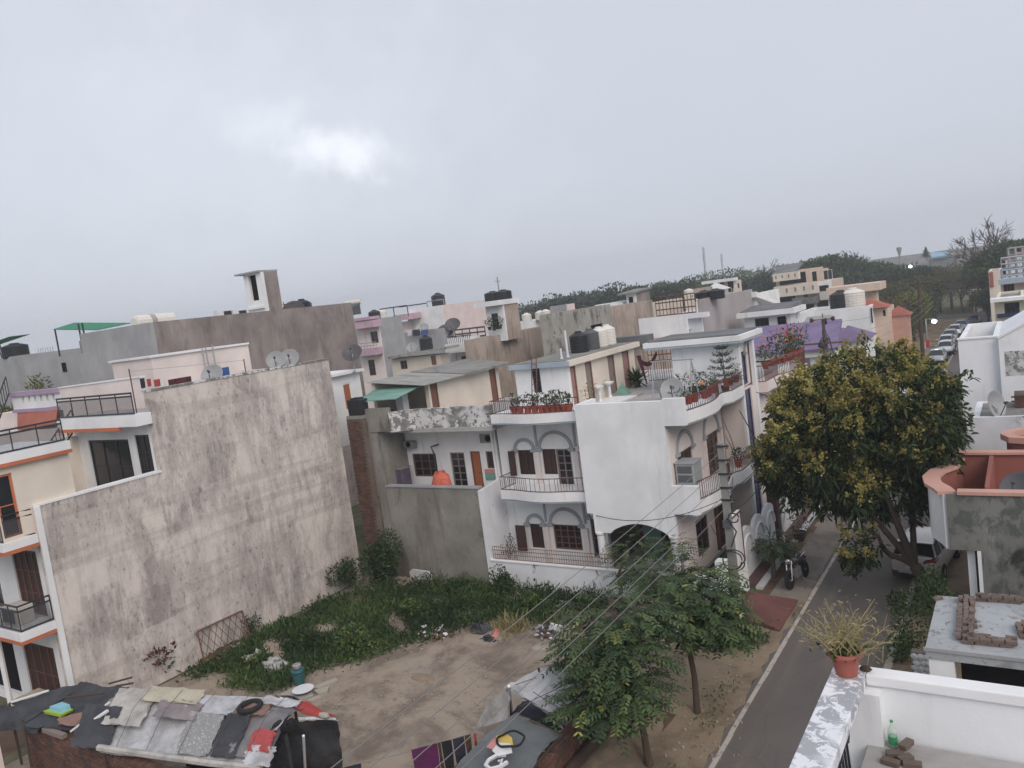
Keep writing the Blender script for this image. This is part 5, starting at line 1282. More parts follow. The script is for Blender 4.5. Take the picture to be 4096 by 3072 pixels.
# left fragment: another grey building with a net
c = ony(VA(190,855),30);t2 = thing('bare_cement_house','bare cement house with a black tank and a green net scrap on its roof','house',(c[0],30,0));block(t2,c[0] - 9,c[0],30,38,0,c[2],'cement_pale',roof=.1)
water_tank((c[0] - 2.6,30.8,c[2] - .1),.95,1.1,'tank_black','squat black water tank under the scrap of green net')
n2 = thing('net_scrap','torn green shade net on two poles at the roof edge','canopy',(c[0] - 3,31,c[2]));e0 = ony(VA(140,690),31);MB().hexa([(e0[0] - 6,30.5,e0[2] - .5),(e0[0],30.5,e0[2] - .04),(e0[0],32,e0[2]),(e0[0] - 6,32,e0[2] - .45)],[(e0[0] - 6,30.5,e0[2] - .46),(e0[0],30.5,e0[2]),(e0[0],32,e0[2] + .04),(e0[0] - 6,32,e0[2] - .41)]).build('net','shade_net',n2)
for px in ((5,830),(20,830)):p = ony(VA(*px),30.6);MB().tube([(p[0],30.6,c[2] - .1),(p[0] - .2,30.6,e0[2] - .3)],.05,5).build('pole','rail_dark',n2)
# red tiled stair roof with pierced parapet, and the peach house behind it
yl = 19.5
a,b = ony(VA(150,1340),yl),ony(VA(500,1295),yl);cc_,dd_ = ony(VA(150,1490),yl - .5),ony(VA(480,1440),yl - .5)
t = thing('tiled_stair_house','white house end with red tiled stair roof and a parapet pierced by diamonds','house',(a[0],yl,0))
MB().hexa([(cc_[0],yl - .5,cc_[2] - .08),(dd_[0],yl - .5,dd_[2] - .08),(b[0],yl,b[2] - .08),(a[0],yl,a[2] - .08)],[(cc_[0],yl - .5,cc_[2]),(dd_[0],yl - .5,dd_[2]),(b[0],yl,b[2]),(a[0],yl,a[2])]).build('tiled_roof','red_tile',t)
p0,p1 = ony(VA(130,1215),yl),ony(VA(490,1160),yl)
hs = [];
for px in (190,243,294,345,400,452):w_ = ony(VA(px,1245 - (px - 190)*.08),yl);hs.append((w_[0] - .1,w_[0] + .1,w_[2] - .16,w_[2] + .16,D2(style='dark')))
facade(t,'y',yl + .05,-1,p0[0] - .5,b[0] + .2,a[2] - .1,p0[2],'white_clean',hs)
MB().box(p0[0] - .6,b[0] + .3,yl - .05,yl + .35,p0[2],p0[2] + .22).build('coping','lilac_trim',t);MB().box(a[0] - .3,b[0] + .1,yl - .1,yl + .04,a[2] - .08,a[2] + .08).build('trim','lilac_trim',t)
MB().box(p0[0] - 3,b[0] + .3,yl + .3,yl + 3,0,a[2] - .1).box(p0[0] - 3,b[0] + .3,yl - .5,yl + .04,0,cc_[2] - .1).build('wall','white_pink',t)
railing(t,[(cc_[0] - .3,yl - 1.5,0),(p0[0] - .1,yl - .2,1.9)],cc_[2] - .2,.9,'rail_dark',.25,.02)
t,*_ = far_house('peach_roof_house','peach-coloured house end with an arched window behind the tiled stair',VA(500,965),34,VA(215,985),VA(560,1100),mat='peach',roof=.3,front=[(VA(390,1105),VA(470,1160),DK)])
t,X0_,X1_,Y0_,Y1_,ZT_ = far_house('unfinished_house','distant unfinished brick storey with steel rods rising from it',VA(500,905),60,VA(300,920),VA(540,930),mat='cement_brown',roof=.1)
for k in range(7):MB().tube([(X0_ + .6 + k*.7,60.5,ZT_ - .1),(X0_ + .6 + k*.7 + .05,60.5,ZT_ + 2.2)],.03,4).build('rod','rust_iron',t)
# long pale wall between the roofs (terrace parapet behind the corner house)
c,d = ony(VA(560,1140),18.3),ony(VA(1210,1050),18.3)
t = thing('roof_parapet','long white parapet wall crossing behind the black-railed balcony','parapet',(c[0],18.3,9.75));MB().hexa([(c[0] - .5,18.3,9.0),(d[0],18.3,9.0),(d[0],18.5,9.0),(c[0] - .5,18.5,9.0)],[(c[0] - .5,18.3,c[2]),(d[0],18.3,d[2]),(d[0],18.5,d[2]),(c[0] - .5,18.5,c[2])]).build('wall','white_pink',t);MB().hexa([(c[0] - .5,18.26,c[2]),(d[0],18.26,d[2]),(d[0],18.54,d[2]),(c[0] - .5,18.54,c[2])],[(c[0] - .5,18.26,c[2] + .06),(d[0],18.26,d[2] + .06),(d[0],18.54,d[2] + .06),(c[0] - .5,18.54,c[2] + .06)]).build('coping','white_clean',t)
# pink-trimmed house
t,X0,X1,Y0,Y1,ZT = far_house('pink_trimmed_house','white house with pink balcony bands and a bare grey flank',VB(1050,540),72,VB(855,580),VB(1250,505),mat='white_pink',side_mat='cement_pale',roof=.2,
 front=[(VB(985,655),VB(1062,750),WN),(VB(965,900),VB(1040,1030),D2(style='win',nx=2,nz=2,frame='wood_frame')),(VB(940,670),VB(955,750),DK)])
for pa,pb,mt in (((855,580),(1040,610),'pink_trim'),((880,815),(1055,850),'pink_trim')):
 a,b = ony(VB(*pa),71),ony(VB(*pb),71);MB().box(a[0] - .5,b[0],70.6,71.98,min(a[2],b[2]),max(a[2],b[2]) + .1).build('balcony',mt,t)
a,b = ony(VB(880,760),70.7),ony(VB(1050,815),70.7);railing(t,[(a[0],70.7),(b[0],70.7)],b[2],a[2] - b[2],'steel',.5,.03,'railing',(.3,.65,1))
MB().box(X0 - .6,X1 + .2,70.5,72.2,ZT,ZT + .35).build('roof_slab','pink_trim',t)
q = ony(VB(1025,520),74);water_tank((q[0],74,ZT - .2),.75,1.3,'tank_black','black tank on the pink-trimmed roof');q = ony(VB(1085,515),75);water_tank((q[0],75,ZT - .2),.7,1.2,'tank_white','white tank on the pink-trimmed roof')
a,b = ony(VB(1070,460),80),ony(VB(1305,435),80);t = thing('roof_frame','bare iron pergola frame on the pink-trimmed roof','frame',(a[0],80,ZT));MB().tube([(a[0],80,a[2]),(b[0],80,a[2])],.08,5).tube([(a[0],84,a[2]),(b[0],84,a[2])],.08,5).build('beam','rail_dark',t)
for u in (0,.5,1):MB().tube([(a[0] + (b[0] - a[0])*u,80,ZT - .2),(a[0] + (b[0] - a[0])*u,80,a[2])],.07,5).build('post','rail_dark',t)
# big pale house
t,X0,X1,Y0,Y1,ZT = far_house('big_pale_house','big blank pale pink house wall rising over the roofs',VB(1600,425),96,VB(1300,470),VB(2030,385),mat='white_clean',side_mat='pale_pink',roof=.4)
a,b = ony(VB(1260,505),94),ony(VB(1340,545),94);MB().box(a[0] - 1,b[0] + .5,93,95.9,b[2],a[2]).build('balcony','pink_trim',t);a,b = ony(VB(1270,570),95.5),ony(VB(1345,690),95.5);MB().box(a[0] - .6,b[0],94.5,95.95,0,a[2]).build('wing','pale_pink',t)
q = ony(VB(1580,420),100);water_tank((q[0],100,ZT - .3),1.1,2.3,'tank_black','black tank on a frame above the big pale house');a,b = ony(VB(1475,395),99),ony(VB(1620,385),99);f = thing('roof_frame','thin iron frame beside the tank above the big pale house','frame',(a[0],99,ZT));MB().tube([(a[0],99,a[2]),(b[0],99,a[2])],.09,5).build('beam','steel',f)
for p in (a,b):MB().tube([(p[0],99,ZT - .3),(p[0],99,a[2])],.08,5).build('post','steel',f)
# low house with tank
t,X0,X1,Y0,Y1,ZT = far_house('low_cream_house','low cream house with a mouldy slab roof and small brown windows',VB(1590,850),62,VB(1165,890),VB(1640,840),mat='cream',roof=.05,front=[(VB(1242,905),VB(1312,975),WN),(VB(1508,860),VB(1562,940),D2(style='door'))])
a,b = ony(VB(1160,880),61.5),ony(VB(1625,800),61.5);MB().hexa([(a[0] - .3,61.3,a[2] - .12),(b[0],61.3,b[2] - .12),(b[0],64,b[2] - .12),(a[0] - .3,64,a[2] - .12)],[(a[0] - .3,61.3,a[2] + .15),(b[0],61.3,b[2] + .15),(b[0],64,b[2] + .15),(a[0] - .3,64,a[2] + .15)]).build('roof_slab','mouldy',t)
q = ony(VB(1478,818),62.5);water_tank((q[0],62.5,q[2] - .1),.68,1.65,'tank_black','tall black water tank on the mouldy slab roof');q = ony(VB(1350,815),62.5);dish((q[0],62.5,q[2] - .3),.55,R(150),R(35),'small grey dish on the mouldy slab roof',mast=.2)
c0,c1 = ony(VB(1300,660),70),ony(VB(1640,670),70);t = thing('grey_flank_house','grey plastered house flank behind the mouldy slab roof','house',(c1[0],70,0));block(t,c0[0],c1[0],69.5,71.5,0,c0[2],'cement_pale',roof=.3)
for px0,px1,mt,lab in (((1305,640),(1345,690),'canvas_white','white cloth drying on the distant terrace'),((1350,640),(1420,690),'cloth_navy','dark clothes drying on the distant terrace'),((1425,640),(1490,680),'cloth_blue','blue cloth drying on the distant terrace')):
 a,b = ony(VB(*px0),69.0),ony(VB(*px1),69.0);m = MB()
 for k in range(6):
  u,w_ = k/6,(k + 1)/6;m.box(a[0] + (b[0] - a[0])*u,a[0] + (b[0] - a[0])*w_,69.0 + .03*(k % 2),69.02 + .03*(k % 2),b[2] + .12*(k % 2),a[2])
 tag(m.build('hung_cloth',mt),lab,'laundry','laundry on the distant terrace')
for px,lab,r_ in (((1440,650),'grey dish above the drying clothes',.75),((1640,680),'brown dish on a pole before the pale pink wall',.9),((1703,620),'upper dish on a pole before the pale pink wall',.85)):
 q = ony(VB(*px),70.5);dish((q[0],70.5,q[2] - .6),r_,R(150),R(40),lab,'dish_dark' if 'brown' in lab or 'upper' in lab else 'dish_grey',mast=.35)
# white balcony house
t,X0,X1,Y0,Y1,ZT = far_house('white_balcony_house','narrow white house with a black-railed balcony and an arched window',VB(1890,690),66,VB(1650,700),VB(1930,690),mat='white_clean',roof=.1,front=[(VB(1770,865),VB(1865,900),WN)])
a,b = ony(VB(1660,780),65.2),ony(VB(1880,820),65.2);MB().box(a[0] - .3,b[0] + .2,65.0,66,b[2],a[2] + .2).build('balcony','white_clean',t);a2,b2 = ony(VB(1665,700),65.1),ony(VB(1855,775),65.1);railing(t,[(a2[0],65.1),(b2[0],65.1)],b2[2],a2[2] - b2[2],'rail_dark',.22,.03)
a2,b2 = ony(VB(1715,640),67),ony(VB(1985,690),67);railing(t,[(a2[0],67),(b2[0],67)],b2[2],a2[2] - b2[2],'rail_dark',.9,.05,'roof_railing',(.05,.5,1))
c_ = ony(VB(1817,880),66);archtrim(t,'y',66,-1,c_[0],c_[2],1.3,1.0,.2,.1,'white_clean')
# tan weathered house with penthouse
t,X0,X1,Y0,Y1,ZT = far_house('tan_weathered_house','long tan house wall streaked with rain stains',VB(1890,720),56,VB(1870,730),VC(345,590),mat='tan_weathered',roof=.6)
a = ony(VB(2130,420),60);b = ony(VB(1985,470),60);t = thing('penthouse','white penthouse room with a barred window and projecting slab','roof room',(a[0],60,ZT - .6));wq0,wq1 = ony(VB(2030,500),60),ony(VB(2105,630),60)
yb = onx(VC(80,440),a[0])[1]
block(t,b[0],a[0],60,62.6,ZT - .6,a[2],'white_clean',front=[(wq0[0],min(wq1[0],a[0] - .1),wq1[2],wq0[2],D2(style='grill',nx=2,nz=1,frame='rail_dark'))],side_mat='tan_weathered',roof=.05)
MB().box(b[0] - .8,a[0] + .1,59.2,62.8,a[2],a[2] + .45).build('roof_slab','white_clean',t)
for px,w_,lab in (((2075,410),.9,'black tank with a pipe on the penthouse roof'),((2165,395),.9,'second black tank on the penthouse roof')):
 q = ony(VB(*px),62);water_tank((q[0],61.6,a[2] + .4),.8,.95,'tank_black',lab)
q = ony(VB(2115,420),61.5);tag(MB().tube([(q[0],61.5,a[2]),(q[0],61.5,a[2] + 2.6)],.06,6).tube([(q[0] - .3,61.5,a[2] + 2.2),(q[0] + .3,61.5,a[2] + 2.2)],.03,5).build('antenna_mast','steel'),'thin antenna mast between the black tanks','antenna')
for k,px in enumerate(((2020,630),(2060,635),(2110,620))):q = ony(VB(*px),59.4);potted((q[0],59.4,q[2] - .1),'leafy plant in a pot on the penthouse terrace',.2,.3,'bush',.9,'pot_dark',n=70,leaf=.22,seed=k,group='penthouse pots')
# mouldy house, tan continuation
t,X0,X1,Y0,Y1,ZT = far_house('mouldy_house','grey house wall blotched with black mould around a small dark window',VC(335,500),60,VC(330,520),VC(850,440),mat='mouldy',roof=.6,side=[(VC(680,600),VC(790,635),DK)])
xq = X1
t2,X0b,X1b,*_r = far_house('streaked_tan_house','tan house wall with long dark vertical stains',VC(850,440),Y1 + .1,VC(845,450),VC(1215,420),mat='tan_weathered',roof=.5)
q = ony(VC(460,420),66);q2 = onx(VC(540,410),q[0]);t = thing('roof_cabin','small square cabin, pale on one side, above the mouldy house','roof room',(q[0],66,ZT));q3 = ony(VC(325,440),66);block(t,q3[0],q[0],66,q2[1],ZT - .6,q[2],'cement_pale',side_mat='pale_pink',roof=.05)
for k,px in enumerate(((130,555),(245,535),(295,525))):q = ony(VC(*px),75);water_tank((q[0],75,q[2] - .2),.55,1.0,'tank_white','white water tank in the row behind the tan wall','white tanks behind the tan wall')
a = ony(VC(60,560),78);b = ony(VC(330,520),78);t = thing('white_parapet_house','low white house roof carrying the white tanks','house',(b[0],78,0));block(t,a[0],b[0],74,84,0,ony(VC(200,560),74)[2],'white_clean',roof=.2)
for (p0,p1,y,nm,lab,mt) in (((550,460),(720,470),84,'far_white_roof','far white flat roof with air conditioner boxes','white_clean'),((715,425),(870,450),90,'far_white_house','far white flat-roofed house before the dark trees','white_clean'),((1160,410),(1290,440),100,'far_cream_roof','far cream roof edge behind the brick room','cream')):
 a,b = ony(VC(*p0),y),ony(VC(*p1),y);t = thing(nm,lab,'house',(a[0],y,0));block(t,a[0],b[0],y,y + 8,0,a[2],mt,roof=.3)
a = ony(VC(1065,320),92);b = ony(VC(985,340),92);e_ = onx(VC(1185,300),a[0]);t = thing('brick_roof_room','small brick stair room with a sloping slab roof and a dark doorway','roof room',(a[0],92,6));dz0,dz1 = ony(VC(1003,350),92),ony(VC(1052,425),92)
block(t,b[0],a[0],92,min(e_[1],104),ony(VC(1050,440),92)[2] - 1.5,a[2],'white_clean',front=[(dz0[0],dz1[0],dz1[2],dz0[2] - .1,DK)],side_mat='cement_brown',roof=.02)
ye_ = min(e_[1],104);MB().hexa([(b[0] - .8,91.2,a[2] - .05),(a[0] + .3,91.2,a[2] - .05),(a[0] + .3,ye_,a[2] + .3),(b[0] - .8,ye_,a[2] + .3)],[(b[0] - .8,91.2,a[2] + .15),(a[0] + .3,91.2,a[2] + .15),(a[0] + .3,ye_,a[2] + .5),(b[0] - .8,ye_,a[2] + .5)]).build('roof_slab','roof_cement',t)
# white house with rust railing + grey flank
t,X0,X1,Y0,Y1,ZT = far_house('rust_railed_house','white house with a rust-red railed roof and a bare grey flank wall',VC(1620,360),58,VC(1215,560),VC(2075,305),mat='white',side_mat='cement_pink',roof=.5,front=[(VC(1420,645),VC(1520,710),D2(style='win',nx=2,nz=1,frame='rail_dark')),(VC(1240,600),VC(1270,730),DK)],ztop=ony(VC(1625,500),58)[2])
za = onx(VC(1850,330),X1)[2];MB().box(X1 - .24,X1 + .004,58,Y1 + .01,ZT,za).build('wall','cement_pink',t);MB().box(X1 - 2.2,X1 - .24,58.0,58.2,ZT,ony(VC(1605,380),58)[2]).build('wall','white',t) if False else None
a,b = ony(VC(1240,420),57.6),ony(VC(1590,470),57.6);MB().box(a[0] - .3,b[0] + .9,57.4,58,ZT - .25,ZT + .1).build('balcony','white_clean',t);railing(t,[(a[0],57.6),(b[0],57.6)],ZT + .12,1.5,'rail_rust',.28,.03,'railing',(.05,.35,.7,1))
q = ony(VC(1600,370),57.9);MB().box(b[0] + .02,X1 - .245,57.9,58.2,ZT,q[2]).build('pier','white',t)
a,b = ony(VC(1390,635),57.5),ony(VC(1530,645),57.5);MB().box(a[0],b[0],57.2,57.99,b[2] + .1,b[2] + .22).build('sunshade','white_clean',t)
q = ony(VC(1240,720),57);dish((q[0],56.5,q[2] - .5),.6,R(150),R(40),'grey dish at the foot of the rust-railed house',mast=.2)
a,b = ony(VC(900,700),50),ony(VC(1220,760),50);t = thing('dark_slab','dark weathered roof slab edge behind the roof rooms','roof',(a[0],50,0));MB().box(a[0],b[0],49,50.2,a[2] - .6,a[2]).build('slab','slate_roof',t);MB().box(a[0] + .2,b[0] - .2,49.3,54,0,a[2] - .6).build('wall','tan_weathered',t);MB().box(a[0],b[0] + 1,54.05,54.3,0,a[2] + .9).build('parapet','white_clean',t)
for k,px in enumerate(((1660,345),(1760,325))):q = ony(VM(*((430,700),(600,675))[k]),61);water_tank((q[0],61,q[2] - .25),.72,.8,'tank_black',('squat black tank beside the white tent peak','squat black tank with a ribbed top nearer the cream tower')[k])
# tent, cream tower house
a = ony(VM(530,490),110);b0,b1 = ony(VM(430,615),110),ony(VM(670,585),110);t = thing('white_tent','pointed white canvas tent on a far roof','tent',(a[0],112,8));ap = (a[0],112,a[2]);zb_ = b0[2];cs = [(b0[0],109,zb_),(b1[0],109,zb_),(b1[0],115,zb_),(b0[0],115,zb_)]
MB().add(cs + [ap],[(0,1,4),(1,2,4),(2,3,4),(3,0,4),(3,2,1,0)]).build('canopy','canvas_white',t);m = MB()
for c_ in cs:m.tube([(c_[0],c_[1],zb_ - 2.2),c_],.08,5)
m.build('poles','steel',t)
t,X0,X1,Y0,Y1,ZT = far_house('cream_tower_house','tall cream house with open balconies behind the tent',VM(870,450),135,VM(560,500),VM(970,410),mat='cream',roof=.3,front=[(VM(770,460),VM(866,565),DK),(VM(640,530),VM(690,580),DK),(VM(655,465),VM(720,510),DK),(VM(780,570),VM(860,615),DK)],side=[(VM(920,490),VM(955,560),WN)])
MB().box(X0 - 1.5,X1 + .4,133.5,136,ZT,ZT + .5).build('roof_slab','white_clean',t)
t,X0,X1,Y0,Y1,ZT = far_house('low_cream_block','low cream roof block with three small holes under the tent',VM(420,640),100,VM(135,660),VM(440,640),mat='cream',roof=.2,front=[(VM(240,665),VM(260,690),DK),(VM(275,660),VM(295,690),DK),(VM(305,660),VM(325,685),DK)])
q = ony(VM(345,620),104);t = thing('roof_cabin','beige boxy cabin on the low cream block','roof room',(q[0],104,ZT));block(t,ony(VM(275,600),104)[0],ony(VM(410,600),104)[0],104,108,ZT - .3,ony(VM(340,565),104)[2],'tan_weathered',roof=.05);q = ony(VM(205,640),102);water_tank((q[0],102,ZT - .2),.65,1.0,'tank_white','silvery round tank at the end of the low cream block')
# slate roofed white house
t,X0,X1,Y0,Y1,ZT = far_house('slate_roofed_house','white house with a slate-topped slab, barred window and tall dark doorway',VM(1690,930),64,VM(1020,1010),VM(1830,830),mat='white',roof=.02,front=[(VM(1175,1015),VM(1400,1220),D2(style='grill',nx=3,nz=1,frame='rail_dark')),(VM(1500,985),VM(1660,1290),DK)],side=[(VM(1785,950),VM(1810,1015),DK)])
MB().box(X0 - .4,X1 + .5,63.3,Y1 + .2,ZT,ZT + .4).build('roof_slab','white_clean',t);MB().hexa([(X0 - .2,63.6,ZT + .4),(X1 + .2,63.6,ZT + .4),(X1 + .2,Y1,ZT + .4),(X0 - .2,Y1,ZT + .4)],[(X0 - .2,63.6,ZT + .45),(X1 + .2,63.6,ZT + .45),(X1 + .2,Y1,ZT + .75),(X0 - .2,Y1,ZT + .75)]).build('roof_slates','slate_roof',t)
a,b = ony(VM(1130,650),72),ony(VM(1245,870),72);t = thing('white_gable','narrow white wall with a projecting sloped white slab','house',(a[0],72,0));block(t,a[0],ony(VM(1200,700),72)[0],72,80,0,a[2],'white_clean',roof=.1);MB().hexa([(a[0],71.5,a[2] - .3),(b[0],71.5,a[2] - .3),(b[0] + 2.5,75,a[2] - 2.2),(a[0],75,a[2] - 2.0)],[(a[0],71.5,a[2] + .2),(b[0],71.5,a[2] + .2),(b[0] + 2.6,75,a[2] - 2.0),(a[0],75,a[2] - 1.8)]).build('roof_slab','white_clean',t)
# cream storeyed building
yk = 138
kc = ony(VD(545,640),yk);t = thing('cream_storey_building','three-storey cream and white building with slatted balconies and a dark canopy','building',(kc[0],yk,0))
kx0 = ony(VD(55,700),yk)[0];ky1 = onx(VD(650,625),kc[0])[1];ky1 = min(ky1,yk + 30)
def kz(x,y_):return ony(VD(x,y_),yk)[2]
zk = [kz(300,850),kz(300,700),kz(300,660)]
fo = []
for p0,p1 in (((295,840),(400,890)),((420,815),(525,880)),((70,745),(240,820)),((305,720),(345,785)),((440,690),(530,760))):
 a,b = ony(VD(*p0),yk),ony(VD(*p1),yk);fo.append((a[0],b[0],b[2],a[2],DK))
block(t,kx0,kc[0],yk,ky1,0,kc[2],'white_clean',front=fo,side_mat='peach',roof=.3)
for (p0,p1,mt) in (((55,700),(435,750),'cream'),((45,590),(270,630),'cream'),((210,800),(440,835),'slate_roof')):
 a,b = ony(VD(*p0),yk - 1),ony(VD(*p1),yk - 1);m = MB();n = max(4,int((b[0] - a[0])/1.3))
 MB().box(a[0],b[0],yk - 1.5,yk - .01,b[2],a[2]).build('balcony',mt,t)
 for k in range(n):m.box(a[0] + (k + .4)*(b[0] - a[0])/n,a[0] + (k + .62)*(b[0] - a[0])/n,yk - 1.53,yk - 1.503,b[2] + (a[2] - b[2])*.35,b[2] + (a[2] - b[2])*.75)
 m.build('balcony_slots','wood_grey',t)
a,b = ony(VD(60,570),yk + 2),ony(VD(415,540),yk + 2);zq = kc[2]
facade(t,'y',yk + 2,-1,a[0],b[0],zq - 1,ony(VD(300,545),yk + 2)[2],'peach',[(a[0] + .6,a[0] + 5,zq + .1,zq + 1.9,DK),(a[0] + 6,a[0] + 7.2,zq + .1,zq + 1.7,DK),(a[0] + 7.8,a[0] + 9.2,zq + .1,zq + 1.7,D2(style='win',nx=2,nz=1,frame='cream'))])
MB().box(a[0],b[0],yk + 2.25,yk + 12,zq - 1,ony(VD(300,550),yk + 2)[2] - .3).build('storey','peach',t)
a,b = ony(VD(40,540),yk + 1),ony(VD(255,580),yk + 1);zc_ = ony(VD(140,520),yk + 1)[2]
MB().hexa([(a[0],yk - 1,zc_ - 1.6),(b[0],yk - 1,zc_ - 1.6),(b[0],yk + 6,zc_ + .1),(a[0],yk + 6,zc_ + .1)],[(a[0],yk - 1,zc_ - 1.45),(b[0],yk - 1,zc_ - 1.45),(b[0],yk + 6,zc_ + .25),(a[0],yk + 6,zc_ + .25)]).build('canopy','slate_roof',t)
q = ony(VD(520,770),yk - .5);MB().box(q[0] - 1.3,q[0] + .9,yk - .8,yk - .01,q[2] - .7,q[2] + .7).build('ac_unit','ac_beige',t)
# peach strip with tanks
t,X0,X1,Y0,Y1,ZT = far_house('peach_slab_house','peach house with a long projecting roof slab and tanks before it',VD(935,725),105,VD(600,790),VD(950,720),mat='peach',roof=.1)
MB().box(X0 - 1,X1 + .6,103.8,109,ZT,ZT + .9).build('roof_slab','peach',t)
t,X0,X1,Y0,Y1,ZT = far_house('plain_white_side_house','broad plain white house flank above the purple roofs',VD(880,860),78,VD(260,930),VD(985,1000),mat='white',roof=.3)
a,b = ony(VD(885,880),77.95),ony(VD(908,1010),77.95);MB().box(a[0],b[0],77.9,77.99,b[2],a[2]).build('slot_window','opening_shade',t)  # slot is a near-black box, its shade put into the colour
for px,r_,hh_,mt,lab in (((635,895),1.25,2.2,'tank_black','big black tank on the broad white flank'),((745,885),1.3,2.3,'tank_white','big white tank with blue bands on the broad white flank')):
 q = ony(VD(*px),80);water_tank((q[0],80,ZT - .3),r_*.8,hh_*.85,mt,lab)
# pink and red roofed tower house
t,X0,X1,Y0,Y1,ZT = far_house('red_roofed_house','peach house with red hipped roofs and an open corner window',VD(1030,880),80,VD(985,870),VD(1095,940),mat='peach',roof=.05,front=[(VD(990,900),VD(1018,950),DK)])
a = ony(VD(900,850),82)
for cx,cy,w_,zz in ((X0 - .4,81,1.7,ZT + .1),(X1 + .5,83.5,1.15,ZT - 1.0)):MB().add([(cx - w_,cy - w_,zz),(cx + w_,cy - w_,zz),(cx + w_,cy + w_,zz),(cx - w_,cy + w_,zz),(cx,cy,zz + .9)],[(0,3,2,1),(0,1,4),(1,2,4),(2,3,4),(3,0,4)]).build('roof','red_tile',t)
MB().box(X1 - .2,X1 + 1.3,82.5,85,0,ZT - 1.0).build('wing','salmon',t)
# purple roofed house
yp = 54.0
a,b = ony(VD(70,1500),yp),ony(VD(440,1560),yp);XP = ony(VD(640,1200),56)[0]
t = thing('purple_roofed_house','white house with purple hipped roofs and an open pillared upper veranda','house',(-14,yp,0))
zf = 3.4;ze = onz(VD(230,1280),6.3)
x0 = -18.5;xr = XP;zE = 6.3
MB().box(x0,xr,yp - .3,yp + .6,zE - .35,zE + .1).build('eave','white_clean',t);MB().box(x0,xr,yp,yp + 6,zf - .4,zf).build('veranda_floor','white_clean',t);MB().box(x0,xr,yp - .5,yp - .02,zf - .35,zf + .25).build('veranda_edge','white_clean',t)
MB().box(x0,xr - 2.6,yp + 4.5,yp + 4.7,0,zE).build('wall','wood_grey',t);MB().box(x0,xr,yp + .1,yp + .3,0,zf - .42).build('wall','white_clean',t);MB().box(x0,x0 + .2,yp + .3,yp + 6,0,zE).build('wall','white_clean',t)
q = ony(VD(405,1400),yp);MB().box(q[0] - .25,q[0] + .25,yp + .02,yp + .45,zf,zE - .35).build('pillar','white_clean',t)
q = ony(VD(580,1300),yp + 1.0);MB().strip([(xr - 2.6,yp + 2.4),(xr - 1.8,yp + 1.2),(xr - .8,yp + .8),(xr,yp + .9)],.2,zf,zE - .35).build('curved_wall','white_clean',t)
railing(t,[(x0,yp - .3),(xr - 2.6,yp - .3)],zf + .25,.8,'rail_dark',.25,.02,'railing',(.1,.5,1))
ap1 = onz(VD(690,1030),8.6)
pk = onz(VD(230,1140),7.9)
MB().hexa([(x0 - .5,yp - .6,zE + .08),(xr + .2,yp - .6,zE + .08),(xr - .6,yp + 6,zE + 1.3),(x0 - .5,yp + 6,zE + 1.3)],[(x0 - .5,yp - .6,zE + .2),(xr + .2,yp - .6,zE + .2),(xr - .6,yp + 6,zE + 1.55),(x0 - .5,yp + 6,zE + 1.55)]).build('roof','purple_roof',t)
for pxl,pxa,pxr,y_,nm in (((560,1180),(690,1030),(862,1128),60.5,'a'),((470,1130),(585,1042),(640,1090),63,'b'),((120,1170),(170,1125),(260,1140),61,'c')):
 l_,p_,r_ = ony(VD(*pxl),y_),ony(VD(*pxa),y_ + 2),ony(VD(*pxr),y_);zl = min(l_[2],r_[2]);w2 = (r_[0] - l_[0])
 MB().add([(l_[0],y_,zl),(r_[0],y_,zl),(r_[0],y_ + 4.5,zl),(l_[0],y_ + 4.5,zl),(p_[0],y_ + 2,p_[2])],[(0,3,2,1),(0,1,4),(1,2,4),(2,3,4),(3,0,4)]).build('roof','purple_roof',t)
l_,r_ = ony(VD(560,1180),60.5),ony(VD(862,1128),60.5)
facade(t,'y',60.8,-1,l_[0],r_[0] - .2,0,min(l_[2],r_[2]),'white_clean',[(l_[0] + 1.8,r_[0] - 1.0,3.6,5.2,DK)]);MB().box(l_[0],r_[0] - .2,61.1,64.5,0,min(l_[2],r_[2]) - .1).build('core','white_clean',t)
for px,lab in (((740,1300),'white garden lamp on a pedestal by the arched porch'),((825,1245),'second white garden lamp on a pedestal by the arched porch')):
 q = ony(VD(*px),57);g = thing('garden_lamp',lab,'lamp',(q[0],57,q[2] - .8));g.scale = (.5,.5,.5);MB().lathe([(.55,0),(.55,1.35),(.75,1.45),(.75,1.55)],(0,0,0),10).build('pedestal','white_clean',g,local=True);MB().lathe([(.1,1.55),(.12,1.65),(.3,1.8),(.34,2.05),(.1,2.3),(.001,2.45)],(0,0,0),10).build('lantern','tarp_cream',g,local=True)
for px,mt,lab in (((285,1440),'canvas_white','pale garment hung in the purple-roofed veranda'),((340,1420),'canvas_white','white garment hung nearer the veranda pillar')):
 q = ony(VD(*px),yp + 4);m = MB()
 for k in range(4):m.box(q[0] - .35 + .17*k,q[0] - .18 + .17*k,yp + 4 + .03*(k % 2),yp + 4.03 + .03*(k % 2),3.9 + .1*(k % 2),5.6)
 tag(m.build('hung_garment',mt),lab,'laundry')
for px,lab in (((290,1540),'white plastic chair in the purple-roofed veranda'),((200,1550),'grey plastic chair in the purple-roofed veranda')):
 q = ony(VD(*px),yp + 1.2);g = thing('veranda_chair',lab,'chair',(q[0],yp + 1.2,zf));mt = 'plastic_white' if 'white' in lab else 'tank_grey'
 MB().box(-.35,.35,-.35,.35,.45,.52).build('seat',mt,g,local=True);MB().box(-.35,.35,.3,.37,.52,1.15).build('backrest',mt,g,local=True)
 for sx in (-1,1):
  for sy in (-1,1):MB().box(.3*sx - .03,.3*sx + .03,.3*sy - .03,.3*sy + .03,0,.45).build('leg',mt,g,local=True)
